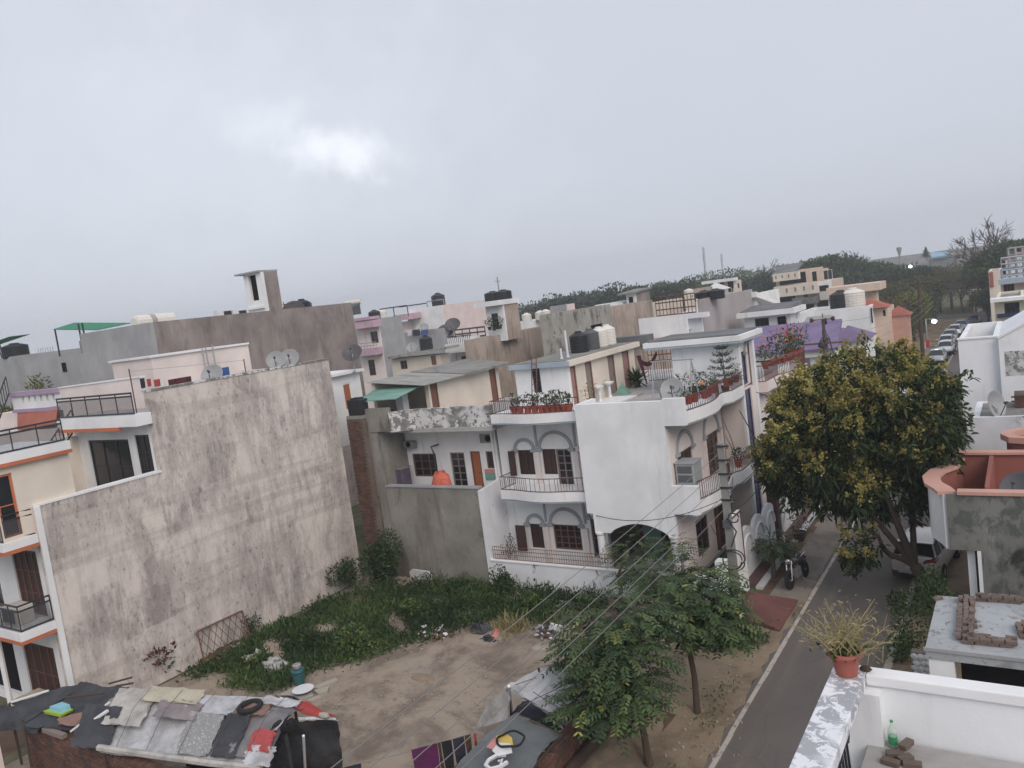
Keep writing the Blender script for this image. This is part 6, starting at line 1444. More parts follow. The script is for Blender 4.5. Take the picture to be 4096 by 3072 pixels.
a,b = ony(VD(240,1070),63),ony(VD(520,1020),63);t = thing('netted_terrace','terrace screened with dark green netting and a grey awning','terrace',(a[0],63,5));MB().box(a[0],b[0],63,63.1,a[2] - 1.6,a[2]).build('screen','tarp_slate',t);MB().hexa([(a[0] + .4,62.2,a[2]),(b[0],62.2,a[2]),(b[0],64.5,a[2] + .7),(a[0] + .6,64.5,a[2] + .7)],[(a[0] + .4,62.2,a[2] + .08),(b[0],62.2,a[2] + .08),(b[0],64.5,a[2] + .8),(a[0] + .6,64.5,a[2] + .8)]).build('awning','corrugated',t)
# right edge, far
def simple_house(name,label,p0,p1,y,depth,mat,front=(),z0=0,**k):
 a,b = ony(p0,y),ony(p1,y);t = thing(name,label,'house',((a[0] + b[0])/2,y,z0));fo = []
 for o in front:
  c,d = ony(o[0],y),ony(o[1],y);fo.append((min(c[0],d[0]),max(c[0],d[0]),min(c[2],d[2]),max(c[2],d[2]),o[2] if len(o) > 2 else DK))
 block(t,a[0],b[0],y,y + depth,z0,a[2],mat,fo,roof=.2,**k);return t,a,b
t,a,b = simple_house('yellow_balcony_house','pale yellow house with an iron balcony grille and a navy band',VN(1760,1130),VN(2197,1100),70,12,'yellow_cream',[(VN(1905,1155),VN(2135,1285),D2(style='grill',nx=3,nz=1,frame='rail_dark'))])
p,q = ony(VN(1800,1315),69.8),ony(VN(2135,1340),69.8);MB().box(p[0],q[0] + 2,69.7,69.995,q[2],p[2]).build('band','navy_tile',t);p,q = ony(VN(1890,1460),69.8),ony(VN(2100,1620),69.8);MB().box(p[0],q[0] + 2,69.9,69.995,0,p[2]).build('porch_opening','cement_pale',t);p = ony(VN(1745,1130),69);MB().box(p[0] - .2,b[0] + 1,69,70.5,a[2],a[2] + .25).build('roof_slab','white_clean',t)
t,a,b = simple_house('pink_washed_house','pale pink house with brick-framed windows under a steel frame',VN(1850,870),VN(2197,800),92,14,'pale_pink',[(VN(1890,880),VN(2060,980),D2(style='win',nx=3,nz=1))])
p = ony(VN(1820,830),91);MB().box(p[0],b[0] + 3,90.5,92.5,a[2],a[2] + .5).build('roof_slab','blue_trim',t)
fr = thing('hoarding_scaffold','tall grey steel hoarding frame standing on the pink house roof','frame',(a[0] + 3,93,a[2]))
pts = [ony(VN(x,700),93)[0] for x in (1870,1980,2090,2197)];zt_f = ony(VN(1950,350),93)[2]
for k,x in enumerate(pts):MB().tube([(x,93 + (k % 2)*2,a[2] + .4),(x,93 + (k % 2)*2,zt_f if k else ony(VN(1870,650),93)[2])],.12,5).build('post','steel',fr)
for k in range(5):z = a[2] + .8 + (zt_f - a[2] - .8)*k/4;MB().tube([(pts[0] if k < 2 else pts[1],93.2,z),(pts[3] + 2,93.2,z)],.09,5).build('beam','steel',fr)
railing(fr,[(pts[0],92.4),(pts[3] + 2,92.4)],a[2] + .5,2.0,'blue_trim',.7,.05,'guard_rail',(.1,.4,.7,1))
t,a,b = simple_house('cream_terrace_house','cream house corner with a brick-red panel behind the steel frame',VN(1670,680),VN(1850,640),118,8,'cream');p,q = ony(VN(1680,700),117.9),ony(VN(1745,800),117.9);MB().box(p[0],q[0],117.9,117.995,q[2] - 1,p[2]).build('brick_panel','red_tile',t)
t,a,b = simple_house('red_gabled_house','white house with a red tiled gable behind the steel frame',VN(1920,520),VN(2197,470),130,10,'white_clean');p,q = ony(VN(1880,525),129),ony(VN(2050,440),129);MB().hexa([(p[0],128,p[2]),(q[0],128,p[2]),(q[0],131,q[2]),(p[0] + 2.5,131,q[2])],[(p[0],128,p[2] + .3),(q[0],128,p[2] + .3),(q[0],131,q[2] + .3),(p[0] + 2.5,131,q[2] + .3)]).build('roof','red_tile',t)
# gate house where the street ends
t,a,b = simple_house('red_gate_house','brick-red gateway with a pale arch and car roof terrace at the street end',VN(1380,1010),VN(1750,990),162,12,'red_tile');p,q = ony(VN(1555,1130),159),ony(VN(1700,1300),159)
g = MB().box(p[0] - .9,p[0],158.6,159.2,0,p[2]).box(q[0],q[0] + .9,158.6,159.2,0,p[2]).box(p[0] - .9,q[0] + .9,158.6,159.2,p[2],p[2] + .9).build('arch_frame','pale_pink',t);MB().box(p[0],q[0],158.9,159.1,0,p[2] - .02).build('gate','red_tile',t);archtrim(t,'y',158.6,-1,(p[0] + q[0])/2,p[2] - 1.6,(q[0] - p[0])/2 - .25,1.2,.25,.1,'pale_pink',False)
p,q = ony(VN(1390,960),160),ony(VN(1760,1000),160);MB().box(p[0],q[0],159.5,162,q[2],p[2]).build('roof_slab','pale_pink',t);MB().box(ony(VN(1455,1170),159)[0],ony(VN(1500,1170),159)[0],158.6,159.2,0,ony(VN(1480,1170),159)[2]).build('pier','pale_pink',t)
# hazy warehouse
t,a,b = simple_house('long_grey_hall','long grey hall fading in the haze beyond the trees',VN(350,500),VN(800,440),330,40,'cement_pale');
t,a,b = simple_house('blue_roofed_hall','hazy hall with a pale blue sheet roof',VN(820,470),VN(1180,440),320,40,'cement_pale');c4 = [ony(VN(*w),318 + (5 if i > 1 else 0)) for i,w in enumerate(((825,475),(1085,440),(1085,402),(820,402)))];MB().hexa([(w[0],w[1],w[2] - .6) for w in c4],[tuple(w) for w in c4]).build('roof','sky_blue_roof',t)
t,a,b = simple_house('hazy_brown_block','brownish flat-roofed block in the haze beside the bare tree',VN(1190,370),VN(1560,330),300,30,'cement_brown',[(VN(1280,440),VN(1320,500),DK),(VN(1190,450),VN(1260,490),DK)])
# ================================================================== trees
def mango():
 rs = np.random.RandomState(21)
 t = thing('mango_tree','dense mango tree covered in yellow blossom leaning over the parked car','tree',(-3.45,29.2,0))
 base = Vector((-3.45,29.2,-.1));
 cen = Vector(ony(VW(1860,960),29.8));
 lx = np.linalg.norm(np.array(ony(VW(1625,960),29.8)) - np.array(ony(VW(2085,960),29.8)))/2
 m = MB();fork = Vector(ony(VU(600,1150),29.3))
 m.tube([base,base + Vector((.02,-.03,.8)),fork],[.3,.23,.2],10)
 tips = []
 def limb(a,b,r,depth):
  mid = a.lerp(b,.5) + Vector(rs.normal(size=3))*(b - a).length*.08
  m.tube([a,mid,b],[r,r*.8,r*.55],7)
  tips.append(b)
  if depth:
   for _ in range(3):
    d = (b - a).normalized() + Vector(rs.normal(size=3))*.65;d.z = d.z*.6 + .25;d.normalize();s_ = a.lerp(b,.6 + .4*rs.rand());limb(s_,s_ + d*(b - a).length*.62,r*.5,depth - 1)
 limb(fork,Vector(ony(VU(260,1010),29.2)),.14,0);limb(Vector(ony(VU(260,1010),29.2)),Vector(ony(VU(60,700),29.2)),.1,1)
 limb(fork,cen + Vector((.3,.2,-.8)),.15,2);limb(fork,cen + Vector((-1.6,.3,-.4)),.12,2);limb(fork,cen + Vector((1.5,.6,-.2)),.12,2)
 m.build('trunk','bark',t)
 # crown: boughs (clumps of leaf clusters) over the lobes read from the photograph
 C = [];O = [];T = []
 for (px,py,yy_,rx,rz) in ((1790,940,29.6,2.15,2.3),(1950,890,29.9,1.85,1.85),(1875,850,30.2,2.0,1.45),(1725,1000,29.4,1.25,1.5),(1900,1050,29.8,1.25,.95),(1990,970,29.8,1.15,1.15),(1815,1045,29.4,1.3,1.15),(1862,1190,29.0,.5,.6),(1940,1055,30.0,1.05,1.0)):
  o = np.array(ony(VW(px,py),yy_)) - np.array(cen);nb = max(5,int(17*rx*rz))
  for _ in range(nb):
   d = rs.normal(size=3);d /= np.linalg.norm(d);p = o + d*np.array([rx,rx*.95,rz])*(.62 + .36*rs.rand() ** .6);tone = rs.rand()
   k = 7;dd = rs.normal(size=(k,3));dd /= np.linalg.norm(dd,axis=1)[:,None]
   C.append(p + dd*(.22 + .28*rs.rand(k))[:,None]);oo = dd*.5 + d;O.append(oo/np.linalg.norm(oo,axis=1)[:,None]);T.append(np.full(k,tone))
 C = np.concatenate(C);O = np.concatenate(O);T = np.concatenate(T);n = len(C);rad = np.array([lx]*3)
 L,val = [],[]
 per = 15
 a = rs.normal(size=(n,per,3))*.75 + O[:,None,:]*.75;a[:,:,2] -= .05;a /= np.linalg.norm(a,axis=2)[:,:,None]
 b = np.cross(a,rs.normal(size=(n,per,3)));b /= np.linalg.norm(b,axis=2)[:,:,None]
 s_ = (.26*(.7 + .6*rs.rand(n,per)))[:,:,None];w = s_*.30
 c = C[:,None,:] + rs.normal(size=(n,per,3))*.11
 dn = np.zeros_like(a);dn[:,:,2] = -1
 V = np.stack([c,c + a*s_*.4 + b*w*.5,c + a*s_*.75 + b*w*.4 + dn*s_*.1,c + a*s_ + dn*s_*.28,c + a*s_*.75 - b*w*.4 + dn*s_*.1,c + a*s_*.4 - b*w*.5],2).reshape(-1,6,3)
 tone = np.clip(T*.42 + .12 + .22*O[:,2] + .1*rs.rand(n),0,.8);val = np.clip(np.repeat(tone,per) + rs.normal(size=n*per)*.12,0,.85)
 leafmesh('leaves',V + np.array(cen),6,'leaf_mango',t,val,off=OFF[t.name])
 # blossom panicles on the upper and street side of the shell
 face = O @ np.array([-.45,-.45,.77])
 pick = np.where((face > .0) & (rs.rand(n) < np.clip(.4 + .9*face + .5*(T - .5) - .06*(C[:,0] + 1),0,.95)))[0]
 q = 40;k = len(pick)
 ax = O[pick]*.6 + np.array([0,0,.7]) + rs.normal(size=(k,3))*.25;ax /= np.linalg.norm(ax,axis=1)[:,None]
 hgt = rs.rand(k,q) ** .8
 c = C[pick][:,None,:] + ax[:,None,:]*(.14 + .36*hgt)[:,:,None] + rs.normal(size=(k,q,3))*(.12*(1.1 - hgt))[:,:,None]
 V = leaves_at(c.reshape(-1,3),.10,rs,1.4,.4)
 tone = np.repeat(np.clip(rs.rand(k),0,1),q)*.7 + rs.rand(k*q)*.3
 leafmesh('blossom',V + np.array(cen),4,'leaf_bloom',t,tone,off=OFF[t.name])
 return cen,lx
MC,MLX = mango()
def compound_tree(name,label,base,fork,cens,n,seed,lean=.0,mat='leaf_compound',leaf=.17):
 rs = np.random.RandomState(seed);t = thing(name,label,'tree',base);m = MB()
 base,fork = Vector(base),Vector(fork)
 m.tube([base + Vector((0,0,-.1)),base.lerp(fork,.5) + Vector((.05,.04,0)),fork],[.11,.085,.075],8)
 fr = []
 for c,r_ in cens:
  c = Vector(c);m.tube([fork,fork.lerp(c,.5) + Vector((0,0,.1)),c],[.055,.04,.02],6)
  k = int(n*r_*r_)
  for _ in range(k):
   d = Vector(rs.normal(size=3)).normalized();p = c + Vector((d.x*r_,d.y*r_,d.z*r_*.8))*(rs.rand() ** .5)
   fr.append((p,d))
 m.build('trunk','bark',t)
 V = [];val = []
 st = MB()
 for p,d in fr:
  dr = Vector((d.x,d.y,.15 + .3*rs.rand())).normalized();L_ = .45 + .3*rs.rand();tone = rs.rand()*.75 if rs.rand() > .025 else .97
  prev = p
  for j in range(6):
   u = (j + 1)/6;q = p + dr*L_*u + Vector((0,0,-.45*L_*u*u));side = dr.cross(Vector((0,0,1)))
   side = side.normalized() if side.length > .01 else Vector((1,0,0))
   for s_ in (-1,1):
    a = (side*s_*.8 + dr*.5 + Vector((0,0,-.5)) + Vector(rs.normal(size=3))*.12).normalized();bb_ = a.cross(Vector((0,0,1)) + dr*.3).normalized();s2 = leaf*(.8 + .4*rs.rand())
    V.append([q,q + a*s2*.3 + bb_*s2*.2,q + a*s2*.7 + bb_*s2*.17,q + a*s2,q + a*s2*.7 - bb_*s2*.17,q + a*s2*.3 - bb_*s2*.2]);val.append(min(1,max(0,tone + rs.normal()*.06)))
  if rs.rand() < .5:st.tube([p,p + dr*L_*.5 + Vector((0,0,-.1*L_)),p + dr*L_ + Vector((0,0,-.45*L_))],[.008,.006,.003],3,False)
 leafmesh('leaves',np.array([[tuple(v) for v in f] for f in V]),6,mat,t,np.array(val),off=OFF[t.name]);st.build('twigs','bark',t)
 return t
pA = onz(VK(1600,1180));
def cy(px,py,y):return tuple(ony(VK(px,py),y))
compound_tree('verge_tree','young tree with drooping feathered leaves and a stout trunk beside the road',(pA[0],pA[1],0),tuple(pA + np.array([-.1,.1,2.1])),[(cy(1480,240,20.2),1.25),(cy(1700,330,20.3),1.0),(cy(1330,60,20.6),.9),(cy(1650,60,20.9),.9),(cy(1800,470,20.0),.6)],150,31)
pB = onz(VK(1190,1640));pB = np.array([pB[0],pB[1],0])
compound_tree('verge_tree','bushier young tree with pale yellow leaf tips beside the tarpaulin tent',(pB[0],pB[1],0),tuple(pB + np.array([-.6,.6,1.9])),[(cy(850,420,17.6),1.05),(cy(700,640,17.4),.85),(cy(960,750,17.0),.9),(cy(720,1000,16.6),.75),(cy(1050,1000,16.3),.6),(cy(1080,420,17.8),.8),(cy(600,1130,16.4),.5),(cy(900,1170,16.0),.5)],190,32,leaf=.15)
q = onz(VG(1080,1650),.0)
compound_tree('wall_shrub','small feathery-leaved tree growing against the white compound wall',(q[0],26.2,0),(q[0] + .1,26.1,1.2),[(tuple(ony(VG(1030,1300),26.1)),.7),(tuple(ony(VG(1200,1480),25.8)),.7),(tuple(ony(VG(1400,1300),26.0)),.55),(tuple(ony(VG(1050,1560),25.8)),.6)],190,33,leaf=.11)
def bush(name,label,loc,R3,n,seed,leaf=.12,mat='leaf_shrub',cat='bush',stems=4,hi=1.0,group=None):
 rs = np.random.RandomState(seed);t = thing(name,label,cat,loc,0,group)
 V = [];
 for k in range(5):
  o = rs.normal(size=3)*.33*np.array(R3);o[2] = abs(o[2]);V.append(leaf_cloud(n // 5,np.array(R3)*(.5 + .25*rs.rand()),leaf,.4,seed=seed*7 + k) + o + np.array([0,0,R3[2]*.55]))
 V = np.concatenate(V);V[:,:,2] = np.maximum(V[:,:,2],.02)
 leafmesh('leaves',V,4,mat,t,np.clip(rs.rand(len(V))*hi,0,1));m = MB()
 for k in range(stems):a = rs.rand()*6.3;m.tube([(0,0,-.05),(.5*R3[0]*math.cos(a)*.6,.5*R3[1]*math.sin(a)*.6,R3[2]*.9)],[.03,.01],5)
 m.build('stem','bark',t);return t
q = onz(VW(800,1285));bush('corner_bush','big dark green bush in the corner between the streaked wall and cement wall',(q[0] + .1,25.5,0),(1.15,1.0,1.55),3200,41,.15)
q = onz(VW(745,1300));bush('corner_bush','leafy shoot climbing the far end of the streaked wall',(-26.6,24.6,0),(.6,.8,1.0),1100,42,.14)
q = onz(VW(745,1420));bush('weed_mound','bright green weed mound at the edge of the bare soil',(q[0],q[1] + .5,0),(1.0,.9,.62),2200,43,.13,'leaf_weed')
q = onz(VW(1100,1290));bush('wall_bush','round green bush at the foot of the white compound wall',(q[0],q[1] - .1,0),(.7,.5,.65),1000,44,.13)
q = onz(VW(540,1375));bush('gate_bush','small bush at the end of the leaning iron gate',(q[0] + .1,q[1],0),(.35,.35,.7),350,45,.12)
q = onz(VI(1390,880));bush('red_leaf_sapling','sapling with drooping reddish new leaves against the streaked wall',(q[0],q[1],0),(.75,.7,.45),420,46,.22,'leaf_red');
t_ = [o for o in bpy.data.objects if o.name.startswith('red_leaf_sapling')][0]
for ch in t_.children:
 if ch.name.startswith('leaves'):ch.location = (0,0,.75)
leafmesh('lower_leaves',leaf_cloud(260,(.45,.45,.5),.2,.3,seed=47) + np.array([0,0,.6]),4,'leaf_shrub',t_,nrs.rand(260))
MB().tube([(0,0,0),(.03,.02,.8),(0,.05,1.5)],[.03,.02,.01],5).build('trunk','bark',t_,local=True)
q = onz(VV(700,800),1.0);bush('hedge_bush','dark bush in the strip beside the broken white roof',(q[0],q[1],0),(.75,1.2,1.3),1600,48,.12)
q = onz(VV(380,1250),.5);bush('hedge_bush','dark low bush beside the kerb below the flowerpot',(q[0],q[1],0),(.4,.7,.7),700,49,.11)
q = onz(VV(450,560),.5);bush('hedge_bush','ragged bush at the kerb near the mango trunk',(q[0],q[1],0),(.5,.4,.6),450,50,.12)
q = onz(VV(850,420),.3);bush('hedge_bush','dark shoots around the foot of the mango tree',(-3.3,28.8,0),(.5,.6,.7),500,53,.12)
q = onz(VK(2080,560));bush('verge_weed','weeds around the foot of the lamp pole',(q[0],q[1],0),(.8,.5,.3),500,51,.12)
q = onz(VK(1750,620));bush('verge_weed','weeds growing at the verge tree edge',(q[0],q[1],0),(.7,.5,.35),500,52,.12)
q = onz(VG(0,1300),1.2);bush('yard_plant','reddish dead climber on wire inside the compound wall',(-19.3,27.6,.3),(.4,.4,1.3),300,54,.1,'leaf_red')
for k,(px,r_,hh_,mt,lab) in enumerate((((900,1330),.6,.35,'leaf_weed','pale leafy weed clump in the middle of the green weeds'),((660,1395),.7,.4,'leaf_shrub','dark weed clump near the streaked wall foot'),((1010,1290),.7,.45,'leaf_shrub','dark weed clump before the pale leaning slab'),((570,1440),.5,.3,'leaf_weed','low bright weed clump behind the plastic sheets'),((1160,1320),.6,.4,'leaf_weed','weed clump beside the brick heap'))):
 q = onz(VW(*px));bush('weed_clump',lab,(q[0],q[1],0),(r_,r_*.8,hh_),600,55 + k,.15,mt,'weeds')
# plot weeds (nobody could count them)
def weeds():
 rs = np.random.RandomState(61)
 poly = [onz(VW(*p))[:2] for p in ((400,1462),(430,1435),(600,1345),(720,1296),(880,1262),(1063,1268),(1200,1290),(1330,1300),(1290,1335),(1180,1350),(1050,1345),(960,1372),(880,1388),(800,1425),(690,1440),(650,1478),(560,1500),(470,1480))]
 poly = np.array(poly);n = 52000
 lo,hi = poly.min(0),poly.max(0);P = lo + rs.rand(n*3,2)*(hi - lo)
 def inside(P):
  c = np.zeros(len(P),bool);j = len(poly) - 1
  for i in range(len(poly)):
   a,b = poly[i],poly[j];k = ((a[1] > P[:,1]) != (b[1] > P[:,1])) & (P[:,0] < (b[0] - a[0])*(P[:,1] - a[1])/(b[1] - a[1] + 1e-12) + a[0]);c ^= k;j = i
  return c
 P = P + rs.normal(size=P.shape)*np.where(rs.rand(len(P)) < .12,.75,.22)[:,None]
 P = P[inside(P - rs.normal(size=P.shape)*.3)];P = P[(P[:,0] > -27.0) & (P[:,1] < 26.7)][:n]
 mound = .16 + .14*np.sin(P[:,0]*1.3)*np.cos(P[:,1]*1.1 + 1) + .10*np.sin(P[:,0]*3.1 + P[:,1]*2.3) + .22*np.exp(-(26.5 - P[:,1])/1.2)
 back = np.clip((P[:,1] - 19)/6,0,1)
 hol = np.sin(P[:,0]*2.1 + 1.3*np.sin(P[:,1]*1.7)) + np.sin(P[:,1]*2.6 + P[:,0]) + .5*rs.normal(size=len(P));ok = hol > -1.35 + .5*(P[:,1] < 22);P,mound,back = P[ok],mound[ok],back[ok]
 z = rs.rand(len(P))*np.clip(mound,.04,.6)*(.5 + .7*back)
 c = np.column_stack([P,z]);V = leaves_at(c,.13,rs,2.1,.55);V[::2] = leaves_at(c[::2],.25,rs,6,1.1)
 tone = np.clip(.32 + .28*np.sin(P[:,0]*.8 + 2)*np.sin(P[:,1]*.9) + .22*rs.normal(size=len(P)) + .4*(z - .1) - .12*back,0,1)
 o = leafmesh('weeds',V,4,'leaf_weed',None,tone);tag(o,'low green weeds covering the back of the empty plot','weeds',None,'stuff')
 k = 5000;xs = -10.2 + 2.6*rs.rand(k);ys = 8 + 19*rs.rand(k);keep = (np.sin(xs*3) + np.sin(ys*1.4 + xs) + rs.normal(size=k)*.5) > .9;c = np.column_stack([xs,ys,.02 + .12*rs.rand(k)])[keep]
 o = leafmesh('verge_grass',leaves_at(c,.11,rs,3,.8),4,'leaf_weed',None,rs.rand(len(c)));tag(o,'sparse grass along the sandy road verge','grass',None,'stuff')
weeds()
# ------------------------------------------------------------------ far trees: a few shapes, each copy a tree of its own
def far_tree_proto(name,mat,seed,hgt=10.,wid=5.,trunk=.3,n=2600,leaf=.55,conif=False):
 rs = np.random.RandomState(seed);t = thing(name,None,'tree');m = MB()
 tree_limbs(m,(0,0,-.2),(0,0,hgt*.5),trunk,2,rs,.5,3);m.build('trunk','bark_grey',t,local=True)
 V = [];val = []
 for k in range(26):
  if conif:u = k/26;o = np.array([rs.normal()*wid*.2*(1 - u),rs.normal()*wid*.2*(1 - u),hgt*(.25 + .72*u)]);rr = np.array([wid*.5*(1.05 - u),wid*.5*(1.05 - u),hgt*.08])
  else:
   d = rs.normal(size=3);d /= np.linalg.norm(d);o = d*np.array([wid*.36,wid*.36,hgt*.24]) + np.array([0,0,hgt*.66]);rr = np.array([wid*.20,wid*.20,hgt*.11])*(.7 + .6*rs.rand())
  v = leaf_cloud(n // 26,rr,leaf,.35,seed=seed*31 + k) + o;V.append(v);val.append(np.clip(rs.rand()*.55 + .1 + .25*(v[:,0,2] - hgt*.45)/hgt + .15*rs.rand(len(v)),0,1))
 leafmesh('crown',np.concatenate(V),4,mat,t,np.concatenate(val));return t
PRO = {'a':far_tree_proto('broad_tree','leaf_far_a',71,10,9),'b':far_tree_proto('dark_tree','leaf_far_b',72,10,7.5),'c':far_tree_proto('dry_tree','leaf_far_c',73,10,9,n=1900,leaf=.42),'d':far_tree_proto('yellow_tree','leaf_far_d',74,10,8),'e':far_tree_proto('orange_tree','leaf_far_e',75,10,8,n=1900),'f':far_tree_proto('pine_tree','leaf_far_b',76,10,5,conif=True),'g':far_tree_proto('acacia_tree','leaf_far_a',77,10,11,n=2400,leaf=.4),'h':far_tree_proto('dark_broad_tree','leaf_far_b',78,10,8.5)}
LAB = {'a':'broad green tree','b':'dark upright tree','c':'dry olive-brown tree','d':'yellow-green tree','e':'orange-brown tree','f':'dark conical tree standing above the grey hall','g':'wide feathery-crowned tree','h':'dark dense tree'}
USED = set()
def ftree(kind,top,y,base_z=0,wscale=1.0,where=''):
 q = ony(top,y);hh = max(4.,q[2] - base_z)
 s_ = hh/10.2;sc_ = (s_*wscale,s_*wscale,s_)
 if y < 150 and -16 < q[0] < -5:q[0] = min(q[0],-10.6 - 4.0*s_*wscale)
 if kind not in USED:
  o = PRO[kind];USED.add(kind);o.location = (q[0],y,base_z);o.scale = sc_;o.rotation_euler = (0,0,rnd.random()*6.28)
 else:o = copy_tree(PRO[kind],(q[0],y,base_z),rnd.random()*6.28,sc_)
 lab = LAB[kind] + ((' ' + where) if where else '');tag(o,lab,'tree',lab.split(' ',1)[1]);return o
for k,x,y_,d in (('b',100,395,165),('b',190,370,170),('b',285,360,168),('b',380,300,160),('h',470,320,172),('b',545,290,165),('b',640,285,160),('h',720,290,175),('b',800,225,158),('h',880,290,170),('b',960,200,150),('h',1040,270,165),('a',1110,235,150),('g',1210,230,165),('h',1290,230,155),('a',1350,200,175),('b',1430,190,160),('a',1510,200,170),('g',1620,150,180),('g',1760,115,175),('g',1880,95,180),('g',2000,110,185),('h',2100,165,175),('a',2180,160,180),('h',560,420,150),('b',250,450,150),('h',1500,260,145),('a',1650,240,150),('h',2080,240,150),('a',1800,220,200),('h',2190,260,140)):
 ftree(k,VC(x,y_),d + rnd.uniform(-6,6),0,rnd.uniform(.9,1.25),'behind the penthouse' if x < 320 else 'behind the mouldy house' if x < 850 else 'behind the brick roof room' if x < 1230 else 'behind the rust-red roof railing' if x < 1560 else 'behind the tent' if x < 2050 else 'beyond the tent')
for k,x,y_,d in (('h',30,560,175),('a',250,470,190),('a',330,455,195),('a',430,430,185),('a',540,395,180),('a',620,430,182),('h',690,480,170),('a',760,475,190),('a',850,470,188),('h',940,465,180),('a',1010,490,176),('h',1090,520,165),('h',1190,490,170),('h',1290,500,165),('h',1360,500,172),('c',1470,500,165),('c',1560,480,172),('c',1660,520,160),('c',1750,500,175),('e',1950,490,150),('a',1990,340,150),('a',2110,280,145),('a',2200,250,150),('a',1930,400,170),('c',1830,560,140),
     ('c',1000,640,140),('c',1090,640,132),('c',1180,620,145),('h',1290,610,140),('h',1380,600,138),('c',1440,560,135),('c',1600,560,140),('c',1700,580,135),('h',1590,660,128),('d',1420,690,118),('d',1350,720,116),('h',1540,760,122),('a',1650,770,128),('a',1600,830,120),('e',1010,770,112),('e',960,790,118),('h',1150,860,105),('c',1230,870,100),('c',1300,930,98),('a',1480,1010,96),('h',1400,1060,90),('c',1200,1080,84),('a',1880,700,135),('h',1960,660,128),('h',560,560,160),('h',800,570,155),('a',700,560,160),('c',880,600,150),('h',950,570,148)):
 ftree(k,VD(x,y_),d,0,rnd.uniform(.9,1.2) if d > 130 else rnd.uniform(.75,1.0),('over the cream storey building' if x < 660 else 'beyond the peach roof slab' if x < 1060 else 'below the grey hall' if x < 1420 else 'below the hazy brown block' if x < 1800 else 'beside the bare tree') if y_ < 540 else ('beside the red-roofed house' if x < 1180 else 'around the dark poles' if x < 1420 else 'beside the red gateway' if x > 1560 else 'along the parked cars'))
ftree('f',VN(745,325),300,8)
tf = [('d',3640,1520)]
for x,y_,d in ((1180,680,76),(1000,620,80)):ftree('a',VR(x,y_),d,0,.9,'beside the red shop board')
q = ony(VN(1690,1490),66);bush('shrub_mass','dark shrub spilling into the street before the yellow house',(q[0],66,0),(1.8,1.6,2.4),1600,63,.3,'leaf_far_b')
q = ony(VA(800,1020),27.5);bush('roof_shrub','yellow-green shrub against the grey cement wall',(q[0] + .3,22.2,8.6),(2.6,.8,.9),1300,64,.2,'leaf_far_d')
q = ony(VA(350,1090),30);bush('roof_shrub','thin leafy tree top in front of the peach house',(q[0],30,q[2] - 1.6),(1.3,1,1.4),260,65,.26,'leaf_far_d')
# bare trees
def bare_tree(label,base,top,seed,r0,thin=.012):
 rs = np.random.RandomState(seed);t = thing('bare_tree',label,'tree',base);m = MB();base,top = Vector(base),Vector(top);Hh_ = (top - base).length
 def grow(a,d,L_,r_,dep):
  b = a + d*L_;mid = a.lerp(b,.5) + Vector(rs.normal(size=3))*L_*.05
  m.tube([a,mid,b],[r_,r_*.8,r_*.62],5 if dep > 2 else 3,False)
  if dep == 0:return
  for k in range(3 if dep > 1 else 4):
   nd = (d + Vector(rs.normal(size=3))*.48 + Vector((0,0,.12))).normalized();grow(a.lerp(b,.5 + .5*rs.rand()),nd,L_*(.62 + .2*rs.rand()),max(thin,r_*.5),dep - 1)
 m.tube([base,base.lerp(top,.3)],[r0,r0*.8],7)
 for k in range(5):nd = (Vector((rs.normal()*.4,rs.normal()*.4,1))).normalized();grow(base.lerp(top,.22 + .04*k),nd,Hh_*.28,r0*.55,4)
 m.build('branches','bark_grey',t);return t
q = ony(VN(1640,460),150);p = ony(VN(1620,-20),150);bare_tree('tall leafless tree spreading thin branches against the sky',(q[0],150,0),(q[0] - .3,150,p[2]),81,.55,.05)
q = ony(VM(1140,400),200);p = ony(VM(1140,190),200);bare_tree('small leafless tree poking above the wood',(q[0],200,q[2] - 10),(q[0],200,p[2]),82,.3,.05)
q = ony(VD(750,470),210);p = ony(VD(745,395),210);bare_tree('thin leafless tree top above the round-crowned wood',(q[0],210,q[2] - 8),(q[0],210,p[2]),83,.3,.05)
# potted plants on the white house
g = 'pots along the plot-side roof balcony'
for k,px in enumerate(((20,1310),(75,1320),(140,1310),(200,1310),(260,1310),(310,1300),(360,1300),(405,1290),(455,1310),(500,1320))):
 q = ony(VC(*px),27.5);potted((q[0],27.45,7.4),'red pot with a small plant behind the roof balcony railing',.17,.28,'bush' if k % 3 else 'stalk',.42 if k % 2 else .6,'pot_red',n=80,leaf=.12,seed=100 + k,group=g)
g = 'pots along the street-side roof balcony'
for k in range(11):
 u = k/10;pp = p2_[1 + int(u*14)];potted((pp[0] - .18,pp[1] + .1,7.42),'red pot behind the maroon railing of the street-side roof balcony',.17,.3,'bush',.34,'pot_red',n=50,leaf=.08,seed=120 + k,group=g,flowers='flower_orange' if k in (3,) else None)
for k,(px,lab,ph) in enumerate((((1450,1090),'leafy green plant in front of the white stair tower',.8),((1560,1060),'taller leafy plant in front of the white stair tower',1.0),((1640,1080),'thin spreading plant by the stair tower',.9),((1080,1100),'grass-like plant in a black pot by the last pink door',.8))):
 q = ony(VC(*px),32.4) if k < 3 else onz(VC(1085,1130),7.12);potted((q[0],q[1],7.1),lab,.2,.34,'spiky' if k in (3,) else 'bush',ph*.75,'pot_dark',n=90,leaf=.11,seed=140 + k)
q = onx(VC(630,1200),-16.2);potted((-16.0,q[1],7.1),'bushy bare-stemmed shrub in a red pot between the wash basins and the door',.16,.3,'bush',.75,'pot_red',n=120,leaf=.1,seed=146,leafm='leaf_dry')
